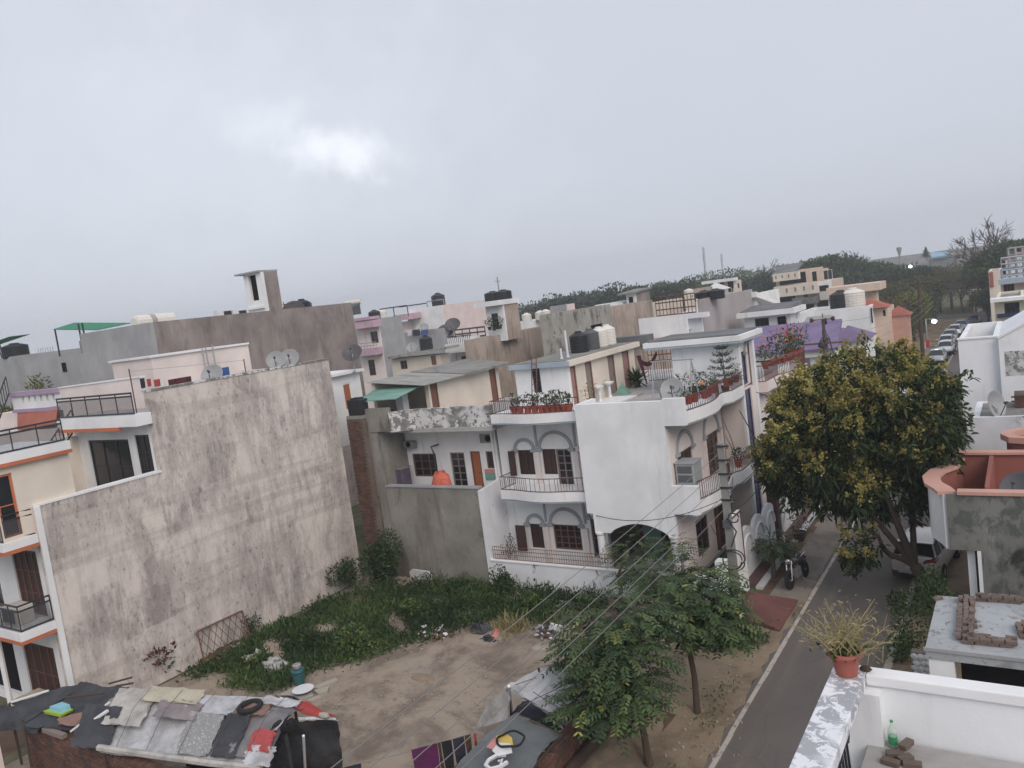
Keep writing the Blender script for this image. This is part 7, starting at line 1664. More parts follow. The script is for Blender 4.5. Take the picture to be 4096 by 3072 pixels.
# araucaria
q = ony(VC(1830,1000),32.2);t = thing('monkey_pine','potted pine with flat tiers of branches beside the stair tower','potted plant',(q[0],32.2,7.1));zt_ = ony(VC(1810,790),32.2)[2] - 7.1
MB().lathe([(.13,0),(.18,.3),(.2,.34),(.16,.34)],(0,0,0),14).build('pot','pot_dark',t,local=True);MB().tube([(0,0,.3),(.02,0,zt_)],[.03,.01],6).build('trunk','bark',t,local=True)
rs = np.random.RandomState(8);cs = [];m = MB()
for k in range(6):
 z = .5 + (zt_ - .55)*k/5;L_ = .78*(1 - k/6.5) + .12
 for j in range(7):
  a = j*.9 + k;tip = (L_*math.cos(a),L_*math.sin(a),z + .06 + .08*L_);m.tube([(0,0,z),(tip[0]*.6,tip[1]*.6,z - .02),tip],.012,4,False)
  for u in np.linspace(.2,1,14):cs.append((tip[0]*u,tip[1]*u,z + (tip[2] - z)*u*u + .01))
m.build('branches','bark',t,local=True);cs = np.repeat(np.array(cs),3,0) + rs.normal(size=(len(cs)*3,3))*.025
leafmesh('needles',leaves_at(cs,.075,rs,3,.4),4,'leaf_pine',t,rs.rand(len(cs)))
# flowered balcony of the blue-tiled house
g = 'pots on the flowered balcony'
for k in range(14):
 u = k/13;i = min(len(FBP) - 2,int(u*(len(FBP) - 1)));f_ = u*(len(FBP) - 1) - i;x = FBP[i][0] + (FBP[i + 1][0] - FBP[i][0])*f_;y = FBP[i][1] + (FBP[i + 1][1] - FBP[i][1])*f_
 if y < 36:continue
 potted((x - .25,y,7.5),'red planter crowded with flowers on the curved street balcony',.18,.3,'bush',.8 + .3*(k % 3),'pot_red',n=110,leaf=.13,seed=160 + k,group=g,flowers=('flower_orange','flower_red')[k % 2])
q = ony(VG(2010,460),33.1);potted((-10.75,33.0,3.75),'red pot with a leafy plant at the end of the street balcony',.17,.3,'bush',.6,'pot_red',n=90,leaf=.12,seed=180)
# plants by the gate
q = onz(VQ(960,1080));potted((q[0],q[1],0),'dark pot holding a dry bush beside the motorcycle',.28,.4,'bush',.9,'pot_dark','leaf_dry',160,.12,181)
q = onz(VQ(1105,780));potted((q[0],q[1],0),'dark round pot with a straggly plant farther along the garden wall',.28,.4,'bush',.9,'pot_dark','leaf_far_c',160,.12,182)
q = onz(VQ(720,1330));compound_tree('gate_tree','small dark-leaved tree on a thin trunk beside the garden wall',(q[0],q[1],0),(q[0] - .1,q[1] + .1,1.2),[(tuple(onx(VQ(690,850),q[0] - .1)),.55),(tuple(onx(VQ(800,900),q[0])),.45)],260,34,leaf=.13)
# ================================================================== vehicles
def car(name,label,loc,rz,paint,near=False,L_=3.95,Wd=1.7,Hh_=1.5,group=None):
 """hatchback, nose towards local +y"""
 t = thing(name,label,'car',loc,rz,group);hw = Wd/2
 # stations: (y, z_low, z_belt, half width)
 S = [(-L_/2,.45,.80,.78),(-L_/2 + .06,.28,.95,.90),(-L_/2 + .35,.20,1.0,.97),(-1.0,.18,.99,1.0),(0,.18,.96,1.0),(.75,.18,.95,.99),(1.15,.18,.92,.98),(L_/2 - .3,.22,.80,.92),(L_/2 - .07,.30,.68,.82),(L_/2,.42,.58,.66)]
 m = MB();v = [];
 for (y,zl,zb,w) in S:
  w *= hw;ring = [(-w*.86,zl),(-w*.985,zl + .14),(-w,(zl + zb)/2 + .03),(-w*.955,zb),(-w*.5,zb + .035),(0,zb + .045),(w*.5,zb + .035),(w*.955,zb),(w,(zl + zb)/2 + .03),(w*.985,zl + .14),(w*.86,zl)]
  v += [(x,y,z) for x,z in ring]
 k = 11;f = []
 for i in range(len(S) - 1):
  for j in range(k):f.append((i*k + j,(i + 1)*k + j,(i + 1)*k + (j + 1) % k,i*k + (j + 1) % k))
 f += [tuple(range(k)),tuple(range((len(S) - 1)*k + k - 1,(len(S) - 1)*k - 1,-1))]
 o = m.add(v,f).build('body',paint,t,local=True,smooth=True);o.modifiers.new('sub','SUBSURF').levels = 1;o.modifiers['sub'].render_levels = 2 if near else 1
 # greenhouse
 base = [(-1.72,1.0),(-1.0,1.0),(.1,.98),(1.12,.95)];roofp = [(-1.42,Hh_ - .06),(-.95,Hh_),(-.1,Hh_ - .01),(.42,Hh_ - .08)]
 g = MB();bw,rw = hw*.90,hw*.72
 bl = [(s_*bw*(.93 if i in (0,3) else 1),y,z) for s_ in (-1,1) for i,(y,z) in enumerate(base)];rl = [(s_*rw*(.93 if i in (0,3) else 1),y,z - .04) for s_ in (-1,1) for i,(y,z) in enumerate(roofp)]
 g.add(bl + rl,[(0,1,9,8),(1,2,10,9),(2,3,11,10),(4,12,13,5),(5,13,14,6),(6,14,15,7),(3,7,15,11),(0,8,12,4),(8,9,13,12),(9,10,14,13),(10,11,15,14)]);g.build('glazing','glass',t,local=True)
 r = MB();n = 6;vv = []
 for (y,z) in roofp:
  ww = rw*(.95 if y in (roofp[0][0],roofp[3][0]) else 1.02)
  for j in range(n + 1):u = -1 + 2*j/n;vv.append((ww*u,y,z - .045 + .05*(1 - u*u)))
 ff = [(i*(n + 1) + j,i*(n + 1) + j + 1,(i + 1)*(n + 1) + j + 1,(i + 1)*(n + 1) + j) for i in range(3) for j in range(n)]
 r.add(vv,ff);n0 = len(r.v);r.add([(x,y,z - .05) for x,y,z in vv],[tuple(reversed(q)) for q in ff]);ro = r.build('roof',paint,t,local=True,smooth=True)
 pm = MB()
 for s_ in (-1,1):
  for i,(wd_,e) in enumerate(((.16,0),(.06,1),(.06,2),(.07,3))):
   a = Vector(bl[i + (0 if s_ < 0 else 4)]);b = Vector(rl[i + (0 if s_ < 0 else 4)]);d = Vector((s_*.012,0,0));w2 = Vector((0,wd_/2,0))
   pm.hexa([a - w2 - d,a + w2 - d,a + w2 + d,a - w2 + d],[b - w2 - d,b + w2 - d,b + w2 + d,b - w2 + d])
 pm.build('pillars',paint,t,local=True)
 for s_ in (-1,1):
  for y in (-1.22,1.22):
   w = MB().lathe([(.20,-.1),(.30,-.09),(.305,0),(.30,.09),(.20,.1)],(0,0,0),20);w.v = [(s_*(hw - .08) + z,y + x,.30 + yy_) for x,yy_,z in w.v];wo_ = w.build('wheel','tyre',t,local=True)
   rm = MB().lathe([(.20,-.02),(.2,.06),(.12,.085),(.04,.08),(.001,.085)],(0,0,0),16);rm.v = [(s_*(hw - .06) + s_*z,y + x,.30 + yy_) for x,yy_,z in rm.v];rm.build('rim','rim',wo_,local=True)
  tl = MB();y0 = -L_/2
  tl.hexa([(s_*.34,y0 - .0,.80),(s_*.74,y0 + .10,.83),(s_*.80,y0 + .42,.94),(s_*.42,y0 + .06,.86)],[(s_*.34,y0 - .02,.86),(s_*.75,y0 + .04,.93),(s_*.82,y0 + .42,1.0),(s_*.42,y0 + .03,.94)]);tl.build('tail_light','tail_red',t,local=True)
  hl = MB().hexa([(s_*.40,L_/2 - .10,.60),(s_*.72,L_/2 - .34,.66),(s_*.74,L_/2 - .5,.70),(s_*.42,L_/2 - .2,.64)],[(s_*.40,L_/2 - .07,.70),(s_*.74,L_/2 - .3,.78),(s_*.76,L_/2 - .5,.82),(s_*.42,L_/2 - .2,.76)]);hl.build('headlight','lamp_clear',t,local=True)
  MB().box(s_*(hw*.92),s_*(hw + .16),.72,.86,.98,1.12).build('mirror',paint,t,local=True,bevel=.02)
 MB().box(-.78,.78,L_/2 - .12,L_/2 - .02,.28,.46).build('grille','black_plastic',t,local=True)
 MB().box(-hw*.86,hw*.86,-L_/2 + .0,-L_/2 + .1,.24,.36).build('bumper','black_plastic',t,local=True)
 if near:
  MB().box(-.26,.26,-L_/2 - .03,-L_/2 + .05,.56,.67).build('number_plate','enamel_white',t,local=True)
  for s_ in (-1,1):MB().box(s_*.52,s_*.72,-L_/2 - .005,-L_/2 + .08,.40,.45).build('reflector','tail_red',t,local=True)
  MB().box(-.62,.62,-1.56,-1.40,Hh_ - .09,Hh_ - .055).build('spoiler',paint,t,local=True,bevel=.01)
  for s_ in (-1,1):MB().box(s_*.58 - .02,s_*.58 + .02,-1.2,.2,Hh_ - .01,Hh_ + .02).build('roof_rail','black_plastic',t,local=True)
 return t
qc = onz(VU(590,1330),.25)
car('hatchback_car','champagne hatchback parked under the mango tree',(-3.72,32.55,0),R(-7),'car_champagne',True)
g = 'cars parked along the park'
cars = [(VN(1170,1640),'white hatchback parked third along the park railing','car_white'),]
for i,(px,pt_,lab) in enumerate(((VR(1095,800),'car_silver','silver car parked nearest the red shop board'),(VR(1150,680),'car_white','white car tucked behind the silver one'),(VR(1170,610),'car_white','white car with dark screen in the middle of the parked row'),(VR(1210,540),'car_silver','pale grey car behind the middle white ones'),(VR(1250,450),'car_white','white van-like car before the last pair'),(VR(1310,380),'car_blue','bluish white car second from the street end'),(VR(1440,350),'car_dark','dark car at the far end of the parked row'))):
 q = onz(px,.1);yy_ = min(max(q[1],70),140);x_ = -8.3 + .25*math.sin(i*2)
 yy_ = (93,101,107.5,114,120.5,127,134)[i];x_ = (-8.15,-7.9,-8.3,-8.35,-8.2,-7.8,-6.6)[i]
 car('parked_car',lab,(x_,yy_,0),math.pi + R(2*math.sin(i*3)),pt_,group=g)
car('parked_car','white car half hidden behind the mango crown',(-8.6,66,0),math.pi,'car_white',group=g)
car('parked_car','dark car standing among the trees by the peach house',(-12.3,74,0),R(70),'car_dark',group=g)
t = thing('parked_car','silver car standing on the red gate house terrace','car',(0,0,0));bpy.data.objects.remove(t)
# motorcycle
def motorcycle():
 t = thing('motorcycle','black motorcycle parked with its front wheel towards the red ramp','motorcycle',(-7.85,29.8,0.005),R(172))
 for y,nm in ((.66,'front'),(-.62,'rear')):
  w = MB().lathe([(.23,-.04),(.29,-.05),(.31,0),(.29,.05),(.23,.04),(.23,-.04)],(0,0,0),22);w.v = [(z,y + x,.31 + q) for x,q,z in w.v];wo_ = w.build('wheel','tyre',t,local=True)
  r_ = MB()
  for k in range(6):a = k*math.pi/3;r_.tube([(0,y,.31),(0,y + .235*math.cos(a),.31 + .235*math.sin(a))],.016,5)
  r_.tube([(-.06,y,.31),(.06,y,.31)],.05,8);r_.build('rim','rim',wo_,local=True)
  fd = MB();n = 8
  for k in range(n):
   a0,a1 = R(35 + 100*k/n),R(35 + 100*(k + 1)/n)
   fd.hexa([(-.06,y + .34*math.cos(a0),.31 + .34*math.sin(a0)),(.06,y + .34*math.cos(a0),.31 + .34*math.sin(a0)),(.06,y + .34*math.cos(a1),.31 + .34*math.sin(a1)),(-.06,y + .34*math.cos(a1),.31 + .34*math.sin(a1))],[(-.055,y + .36*math.cos(a0),.31 + .36*math.sin(a0)),(.055,y + .36*math.cos(a0),.31 + .36*math.sin(a0)),(.055,y + .36*math.cos(a1),.31 + .36*math.sin(a1)),(-.055,y + .36*math.cos(a1),.31 + .36*math.sin(a1))])
  fd.build('mudguard','bike_black',t,local=True)
 fk = MB()
 for s_ in (-1,1):fk.tube([(s_*.09,.66,.31),(s_*.09,.42,.95)],.024,6)
 fk.build('fork','chrome',t,local=True)
 MB().lathe([(.02,-.26),(.14,-.2),(.17,0),(.15,.18),(.03,.26)],(0,0,0),12,(1,.75)).build('fuel_tank','bike_black',t,local=True,smooth=True)
 o = [c for c in t.children if c.name.startswith('fuel_tank')][0];o.rotation_euler = (R(-90),0,0);o.location = (0,.18,.82)
 MB().hexa([(-.11,-.68,.76),(.11,-.68,.76),(.13,.0,.72),(-.13,.0,.72)],[(-.09,-.70,.86),(.09,-.70,.86),(.11,.0,.80),(-.11,.0,.80)]).build('saddle','seat_black',t,local=True,bevel=.03)
 MB().box(-.13,.13,-.14,.26,.28,.60).tube([(.16,.12,.3),(.17,-.3,.28),(.17,-.75,.34)],.04,8).build('engine','rim',t,local=True,bevel=.02)
 MB().tube([(0,-.62,.31),(0,-.1,.42),(0,.1,.55),(0,.42,.92)],.028,6).tube([(.09,-.62,.31),(.09,-.5,.72)],.02,6).tube([(-.09,-.62,.31),(-.09,-.5,.72)],.02,6).build('frame','bike_black',t,local=True)
 MB().tube([(-.36,.22,1.06),(-.2,.36,1.03),(.2,.36,1.03),(.36,.22,1.06)],.016,6).build('handlebar','black_plastic',t,local=True)
 for s_ in (-1,1):MB().lathe([(.001,0),(.05,.01),(.05,.02),(.001,.03)],(s_*.34,.34,1.2),10,(1.2,.4)).tube([(s_*.3,.28,1.05),(s_*.34,.33,1.2)],.006,4).build('mirror','black_plastic',t,local=True)
 hl = MB().lathe([(.001,-.06),(.08,-.03),(.10,.05),(.085,.08),(.001,.085)],(0,0,0),12).build('headlight','chrome',t,local=True,smooth=True);hl.rotation_euler = (R(-90),0,0);hl.location = (0,.46,.93)
 MB().box(-.07,.07,-.82,-.74,.66,.74).build('tail_light','tail_red',t,local=True);MB().tube([(-.1,-.05,.3),(-.28,-.1,.02)],.014,5).build('side_stand','chrome',t,local=True)
 MB().tube([(-.1,-.35,.86),(-.12,-.72,.92),(.12,-.72,.92),(.1,-.35,.86)],.014,5).build('grab_rail','chrome',t,local=True)
 t.rotation_euler = (0,R(7),R(170));t.scale = (1.08,1.05,1.08)
motorcycle()
# ================================================================== poles, wires, lamps
def sag(a,b,s_,n=14):return [(a[0] + (b[0] - a[0])*i/n,a[1] + (b[1] - a[1])*i/n,a[2] + (b[2] - a[2])*i/n - s_*4*(i/n)*(1 - i/n)) for i in range(n + 1)]
PX,PY = -8.4,24.15
up = thing('utility_pole','concrete utility pole hung with cable coils and clamps beside the red ramp','utility pole',(PX,PY,0))
MB().hexa([(PX - .16,PY - .13,-.2),(PX + .16,PY - .13,-.2),(PX + .16,PY + .13,-.2),(PX - .16,PY + .13,-.2)],[(PX - .09,PY - .08,6.75),(PX + .09,PY - .08,6.75),(PX + .09,PY + .08,6.75),(PX - .09,PY + .08,6.75)]).build('post','concrete',up,bevel=.02)
atts = []
for z in (6.65,6.2,5.75,5.3,4.9):
 MB().box(PX - .12,PX + .3,PY - .12,PY - .08,z - .03,z + .03).build('bracket','rail_dark',up)
 MB().lathe([(.02,-.07),(.05,-.05),(.03,0),(.05,.05),(.02,.07)],(PX + .26,PY - .16,z),10).build('insulator','insulator',up);atts.append((PX + .26,PY - .16,z))
MB().box(PX - .12,PX + .12,PY - .2,PY - .1,4.0,4.25).build('junction_box','tank_grey',up)
for r_,c,ph in ((.36,(PX + .12,PY - .22,2.95),0),(.31,(PX + .08,PY - .24,2.95),.6),(.16,(PX + .25,PY - .2,4.35),1)):
 MB().tube([(c[0] + r_*math.cos(a_/8),c[1] + .05*math.sin(a_/3 + ph),c[2] + r_*1.0*math.sin(a_/8)) for a_ in range(51)],.022,5).build('cable_coil','cable',up)
MB().tube([(PX,PY - .12,4.3),(PX + .3,PY - .2,3.9),(PX + .1,PY - .25,3.4)],.025,5).tube([(PX - .1,PY - .12,2.6),(PX - .12,PY - .14,.4)],.03,5).build('cable','cable',up)
for i,at_ in enumerate(atts):
 tag(MB().tube(sag(at_,(-8.6 - .05*i,-16,6.4 - .4*i),.55),.008,4).build('overhead_wire','wire'),'overhead wire running from the utility pole along the verge towards the tents','wire','overhead wires along the verge')
tag(MB().tube(sag((PX,PY,4.95),(-14.7,26.98,3.25),.45),.014,4).build('service_cable','cable'),'black cable sagging from the pole to the corner of the blank white wall','cable')
for k,(a,b,s_) in enumerate((((PX,PY,4.6),(-10.4,31,3.8),.3),((PX,PY,4.4),(-10.3,37,3.2),.4),((PX,PY,4.2),(-11.35,30.5,1.9),.5),((PX,PY,5.0),(-8.95,43.3,7.0),.8))):
 tag(MB().tube(sag(a,b,s_),.013,4).build('service_cable','cable'),('black cable from the pole to the first street balcony','black cable from the pole to the flowered balcony front','black cable drooping from the pole to the porch window','long cable linking the two street poles')[k],'cable')
# second pole by the purple roofs
P2 = (-8.9,43.3)
zt2 = onx(VT(1420,200),P2[0])[2]
u2 = thing('steel_pole','rusty steel pole with cross arms, insulators and a dish-like drum before the purple roofs','utility pole',(P2[0],P2[1],0))
MB().tube([(P2[0] + .15,P2[1],-.2),(P2[0],P2[1],zt2 - .9)],[.15,.11],8).box(P2[0] - .07,P2[0] + .07,P2[1] - .06,P2[1] + .06,zt2 - .95,zt2 - .35).build('post','bark_grey',u2)
MB().tube([(P2[0] + .5,P2[1] + .1,-.2),(P2[0] - .12,P2[1] + .05,zt2 - 1.6)],.06,6).build('stay','bark_grey',u2)
q0,q1 = ony(VT(1160,660),P2[1]),ony(VT(1790,610),P2[1])
MB().box(q0[0],q1[0],P2[1] - .16,P2[1] - .07,q0[2] - .04,q0[2] + .05).build('cross_arm','rust_iron',u2)
q0,q1 = ony(VT(1280,300),P2[1]),ony(VT(1600,290),P2[1]);MB().tube([(q0[0],P2[1] - .1,q0[2]),(q1[0],P2[1] - .1,q0[2])],.03,5).build('cross_arm','rust_iron',u2)
for y in (q0[0],q1[0]):
 m = MB().lathe([(.02,-.12),(.13,-.04),(.05,0),(.13,.05),(.02,.14)],(y,P2[1] - .1,q0[2]),10);m.build('insulator','insulator',u2)
MB().tube([(P2[0] + .02,P2[1] + .25,zt2 - .45),(P2[0] + .12,P2[1] + .25,zt2 - .45)],.17,12).build('drum','rail_dark',u2)
MB().tube([(P2[0],P2[1],zt2 - .35),(P2[0],P2[1],zt2)],.02,5).tube([(P2[0],P2[1] - .18,zt2 - .1),(P2[0],P2[1] + .18,zt2 - .1)],.02,5).build('spike','rust_iron',u2)
m = MB();rs = np.random.RandomState(3)
for k in range(8):m.tube([(P2[0] + .08*rs.normal(),P2[1] - .8 + 1.6*u + .05*rs.normal(),zt2 - 1.35 + .12*rs.normal() - .15*math.sin(math.pi*u)) for u in np.linspace(0,1,7)],.016,4)
m.tube([(P2[0],P2[1] + .3,zt2 - 1.3),(P2[0],P2[1] + 1.2,zt2 - 1.5),(P2[0],P2[1] + 1.8,zt2 - 2.4)],.03,5);m.build('cable_bundle','cable',u2)
MB().lathe([(.05,0),(.15,-.1),(.17,-.3),(.05,-.42)],(P2[0],P2[1] - .9,zt2 - 1.35),10).build('joint_box','rail_dark',u2)
for k,(dz,dx) in enumerate(((.1,0),(-.75,.0),(-1.6,.1),(-2.4,0))):
 tag(MB().tube(sag((P2[0] + dx,P2[1],zt2 - .6 + dz),(-8.6,98,7.2 + dz*.6),.7),.012,4).build('overhead_wire','wire'),'overhead wire running on from the rusty pole towards the park','wire','overhead wires towards the park')
for px0,px1,y,lab in (((1170,860),(1190,1250),98,'dark pole with a slanting strut among the park trees'),((1300,640),(1330,1240),88,'tall dark pole wrapped in creeper by the park')):
 b,a = ony(VD(*px1),y),ony(VD(*px0),y);t = thing('park_pole',lab,'utility pole',(b[0],y,0));MB().tube([(b[0],y,0),(a[0],y,a[2])],[.2,.14],7).build('post','bark',t)
 MB().tube([(a[0] - .9,y,a[2] - .4),(a[0] + .9,y,a[2] - .4)],.06,5).build('cross_arm','bark',t)
 if y == 98:MB().tube([(a[0],y,a[2] - .5),(ony(VD(1260,740),y)[0],y,ony(VD(1260,740),y)[2])],.12,5).tube([(a[0],y,a[2] - .5),(ony(VD(1095,790),y)[0],y,ony(VD(1095,790),y)[2])],.10,5).build('strut','bark',t)
for px,y,r_,lab in ((VD(1438,995),100,.27,'lit white street lamp glowing among the roadside trees'),(VD(1231,523),165,.3,'lit white street lamp far off above the park trees')):
 q = ony(px,y);t = thing('street_lamp',lab,'street lamp',(q[0],y,0));MB().tube([(q[0] - .9,y + .3,0),(q[0] - .9,y + .3,q[2] + .3),(q[0],y,q[2] + r_*.9)],[.1,.08,.05],7).build('post','steel',t)
 MB().lathe([(.001,-r_*.8),(r_*.7,-r_*.5),(r_,0),(r_*.7,r_*.5),(.001,r_*.8)],(q[0],y - .25,q[2]),12).build('lamp_head','lamp_lit',t,smooth=True)
for px0,px1,y,lab in ((VM(430,240),VM(415,-40),520,'thin lattice mast rising from the horizon behind the wood'),(VM(690,250),VM(682,60),640,'fainter lattice mast behind the wood'),(VD(1133,500),VD(1131,358),330,'slim water tower with a cup-shaped top beyond the hall')):
 a,b = ony(px0,y),ony(px1,y);t = thing('radio_mast' if 'mast' in lab else 'water_tower',lab,'tower',(a[0],y,0));w = .55 if 'mast' in lab else .7
 if 'mast' in lab:
  m = MB()
  for i in range(3):m.tube([(a[0] + w*math.cos(i*2.1),y + w*math.sin(i*2.1),0),(b[0] + w*math.cos(i*2.1),y + w*math.sin(i*2.1),b[2])],.22,4)
  m.build('legs','steel',t);m = MB();n = int(b[2]/3)
  for k in range(n):z0,z1 = b[2]*k/n,b[2]*(k + 1)/n;m.tube([(a[0] + w*math.cos(k*2.1),y + w*math.sin(k*2.1),z0),(a[0] + w*math.cos((k + 1)*2.1),y + w*math.sin((k + 1)*2.1),z1)],.15,3)
  m.build('lattice','steel',t)
 else:MB().lathe([(.4,0),(.3,b[2] - 3.5),(.3,b[2] - 3),(.9,b[2] - .6),(.9,b[2]),(.001,b[2] + .2)],(b[0],y,0),14).build('shaft','concrete',t)
# shop board, flag
q0,q1 = ony(VR(745,590),74),ony(VR(825,750),74);t = thing('shop_board','red and white upright shop board beside the parked cars','sign',((q0[0] + q1[0])/2,74,0));xm = (q0[0] + q1[0])/2 - .1
MB().box(xm,q1[0],74,74.1,q1[2] + .3,q0[2]).build('red_panel','shop_red',t);MB().box(q0[0],xm - .02,74,74.1,q1[2] + .2,q0[2] - .2).build('white_panel','print_white',t);MB().box(q0[0] + .1,q1[0] - .1,74.02,74.08,0,q1[2] + .2).build('base','steel',t)
a,b = onx(VT(965,840),-10.3),onx(VT(890,260),-10.3);t = thing('temple_flag','drooping red flag on a bamboo staff above the flowered balcony','flag',(-10.3,a[1],7));MB().tube([(-10.3,a[1],7.0),(-10.3,a[1] - .1,b[2])],.02,5).build('staff','bark',t)
m = MB();n = 6
for k in range(n):
 u,w = k/n,(k + 1)/n;zt_ = b[2] - .1;f_ = lambda v_:(.03*math.sin(v_*9),a[1] - .12 - .28*math.sin(math.pi*v_)*.8)
 m.hexa([(-10.3,a[1] - .1,zt_ - 1.5*w),(-10.3 + f_(w)[0],f_(w)[1],zt_ - 1.6*w),(-10.29 + f_(w)[0],f_(w)[1],zt_ - 1.6*w),(-10.29,a[1] - .1,zt_ - 1.5*w)],[(-10.3,a[1] - .1,zt_ - 1.5*u),(-10.3 + f_(u)[0],f_(u)[1],zt_ - 1.6*u),(-10.29 + f_(u)[0],f_(u)[1],zt_ - 1.6*u),(-10.29,a[1] - .1,zt_ - 1.5*u)])
m.build('cloth','flag_red',t)
# roof clutter on the tall cement building
for px,mt,r_,hh_,lab in ((VA(1245,545),'tank_white',.0,0,'cream horizontal tank on the tall cement roof'),(VA(1380,520),'tank_white',.0,0,'larger cream horizontal tank beside it on the tall cement roof')):
 q = onx(px,-40);t = thing('water_tank',lab,'water tank',(-40,q[1],ZTALL if 'ZTALL' in globals() else 13.0));l_ = .8 if 'larger' in lab else .6
 MB().tube([(0,-l_,.55),(0,-l_*.9,.55),(0,l_*.9,.55),(0,l_,.55)],[.3,.42,.42,.3],14).build('body','tank_white',t,local=True);MB().box(-.3,.3,-l_*.7,-l_*.5,0,.25).box(-.3,.3,l_*.5,l_*.7,0,.25).build('cradle','white_clean',t,local=True)
for px,lab in ((VA(1930,505),'white air conditioner unit on the cement roof edge nearer the cream tanks'),(VA(2060,500),'white air conditioner unit on the cement roof edge beside the tower')):
 q = onx(px,-38.6);t = thing('air_conditioner',lab,'air conditioner',(-38.6,q[1],q[2] - .35));MB().box(-.2,.2,-.5,.5,0,.62).build('case','plastic_white',t,local=True,bevel=.02);MB().box(.203,.22,-.1,.42,.1,.52).build('fan_grille','rail_dark',t,local=True)
q = onx(VB(330,500),-38.8);dish((-38.8,q[1],q[2] - .5),.7,R(140),R(35),'black satellite dish on the tall cement roof','dish_dark',mast=.2)
q = onx(VB(410,515),-39.2);water_tank((-39.2,q[1],q[2] - .1),.55,1.15,'tank_black','black tank beside the black dish on the tall cement roof')
q = onx(VB(455,515),-39.4);tag(MB().lathe([(.3,0),(.32,.9),(.28,.95),(.001,.96)],(-39.4,q[1],q[2] - .1),12).build('blue_drum','cloth_blue'),'bright blue drum beside the black tank on the cement roof','drum')
q0,q1 = onx(VB(240,420),-39),onx(VB(330,410),-39);t = thing('roof_frame','thin iron rod frame beside the roof tower','frame',(-39,q0[1],12.6));
for q in (q0,q1):MB().tube([(-39,q[1],12.5),(-39,q[1],q[2] + .15)],.03,5).build('post','rust_iron',t)
MB().tube([(-39,q0[1] - .1,q0[2]),(-39,q1[1] + .1,q0[2] + .05)],.025,5).build('beam','rust_iron',t)
t = thing('solar_heater','grey slanted solar heater panel at the end of the cement roof','solar heater',(0,0,0));q = onx(VB(770,480),-39);t.location = (-39,q[1],q[2] - .3);MB().hexa([(-.6,-.9,0),(.6,-.9,0),(.6,.9,.0),(-.6,.9,.0)],[(-.6,-.9,.2),(.6,-.9,.2),(.6,.9,.75),(-.6,.9,.75)]).build('panel','tank_grey',t,local=True);MB().tube([(-.7,.95,.85),(.7,.95,.85)],.16,10).build('drum','tank_white',t,local=True)
# ================================================================== tarpaulin shelters on the plot
def patch_sheet(par,name,mat,P00,P10,P11,P01,nu=10,nv=8,amp=.05,seed=0,lift=0.0,thick=.012,sagv=0.0,dome=0.0):
 """a rumpled cloth between four 3-D corners (a solid of small thickness)"""
 rs = np.random.RandomState(seed);P00,P10,P11,P01 = map(Vector,(P00,P10,P11,P01));ph = rs.rand(6)*6.3;v = []
 nrm = (P10 - P00).cross(P01 - P00).normalized();nrm = nrm if nrm.z > 0 else -nrm
 for s_ in range(2):
  for j in range(nv + 1):
   for i in range(nu + 1):
    u,w = i/nu,j/nv;p = P00.lerp(P10,u).lerp(P01.lerp(P11,u),w)
    h_ = amp*(math.sin(u*9 + ph[0] + w*3)*.5 + math.sin(w*7 + ph[1] - u*4)*.4 + math.sin(u*23 + w*17 + ph[2])*.25) - sagv*4*u*(1 - u) + dome*4*w*(1 - w)
    e = 0.0 if (0 < i < nu and 0 < j < nv) else .025*rs.normal()
    v.append(tuple(p + nrm*(h_ + lift - s_*thick) + (P10 - P00).normalized()*e + (P01 - P00).normalized()*(.025*rs.normal() if j in (0,nv) and s_ == 0 else 0)))
 W_1 = nu + 1;n1 = (nu + 1)*(nv + 1);f = []
 for j in range(nv):
  for i in range(nu):
   a = j*W_1 + i;f.append((a,a + 1,a + W_1 + 1,a + W_1));f.append((n1 + a,n1 + a + W_1,n1 + a + W_1 + 1,n1 + a + 1))
 return MB().add(v,f).build(name,mat,par,smooth=True)
sh = thing('tarpaulin_shack','long shack roofed with patched white, grey and charcoal tarpaulins','shack',(-19.5,11.5,0))
# roof frame: low eave along the brick wall, ridge behind
E0,E1 = onz(VI(890,1500),1.75),onz(VJ(60,1640),1.75)     # eave left, right
R0,R1 = onz(VI(1120,985),2.45),onz(VJ(330,1110),2.3)     # ridge left, right
R2_ = onz(VJ(700,1235),2.1)
def g2(u,w,z=0):
 p = (np.array(E0)*(1 - u) + np.array(E1)*u)*(1 - w) + (np.array(R0)*(1 - u) + np.array(R1)*u)*w;p[2] += z + .18*math.sin(math.pi*min(1,w)) ;return tuple(p)
def patch(mat,u0,u1,w0,w1,lift,seed,name='roof_sheet',amp=.035):return patch_sheet(sh,name,mat,g2(u0,w0),g2(u1,w0),g2(u1,w1),g2(u0,w1),10,10,amp,seed,lift)
patch('tarp_white',-.02,1.0,-.02,1.05,0,1,amp=.07)
patch('tarp_charcoal',-.22,.03,.0,.60,.03,2);patch('tarp_offwhite',-.06,.20,.30,1.0,.06,3);patch('tarp_cream',.13,.48,.72,1.06,.10,5);patch('tarp_mauve',.26,.52,.45,.78,.09,6)
patch('tarp_white',.42,.72,.58,.96,.07,7);patch('tarp_print',.48,.68,.02,.6,.10,10);patch('tarp_brown',.74,.90,.60,.88,.12,11)
patch('tarp_grey',.72,1.02,.05,.75,.08,13);patch('tarp_charcoal',.70,.84,.02,.62,.12,14);patch('tarp_white',.84,1.04,.86,1.04,.10,15);patch('cloth_red',.90,1.02,.12,.40,.14,16);patch('tarp_white',.90,1.05,-.03,.2,.13,17)
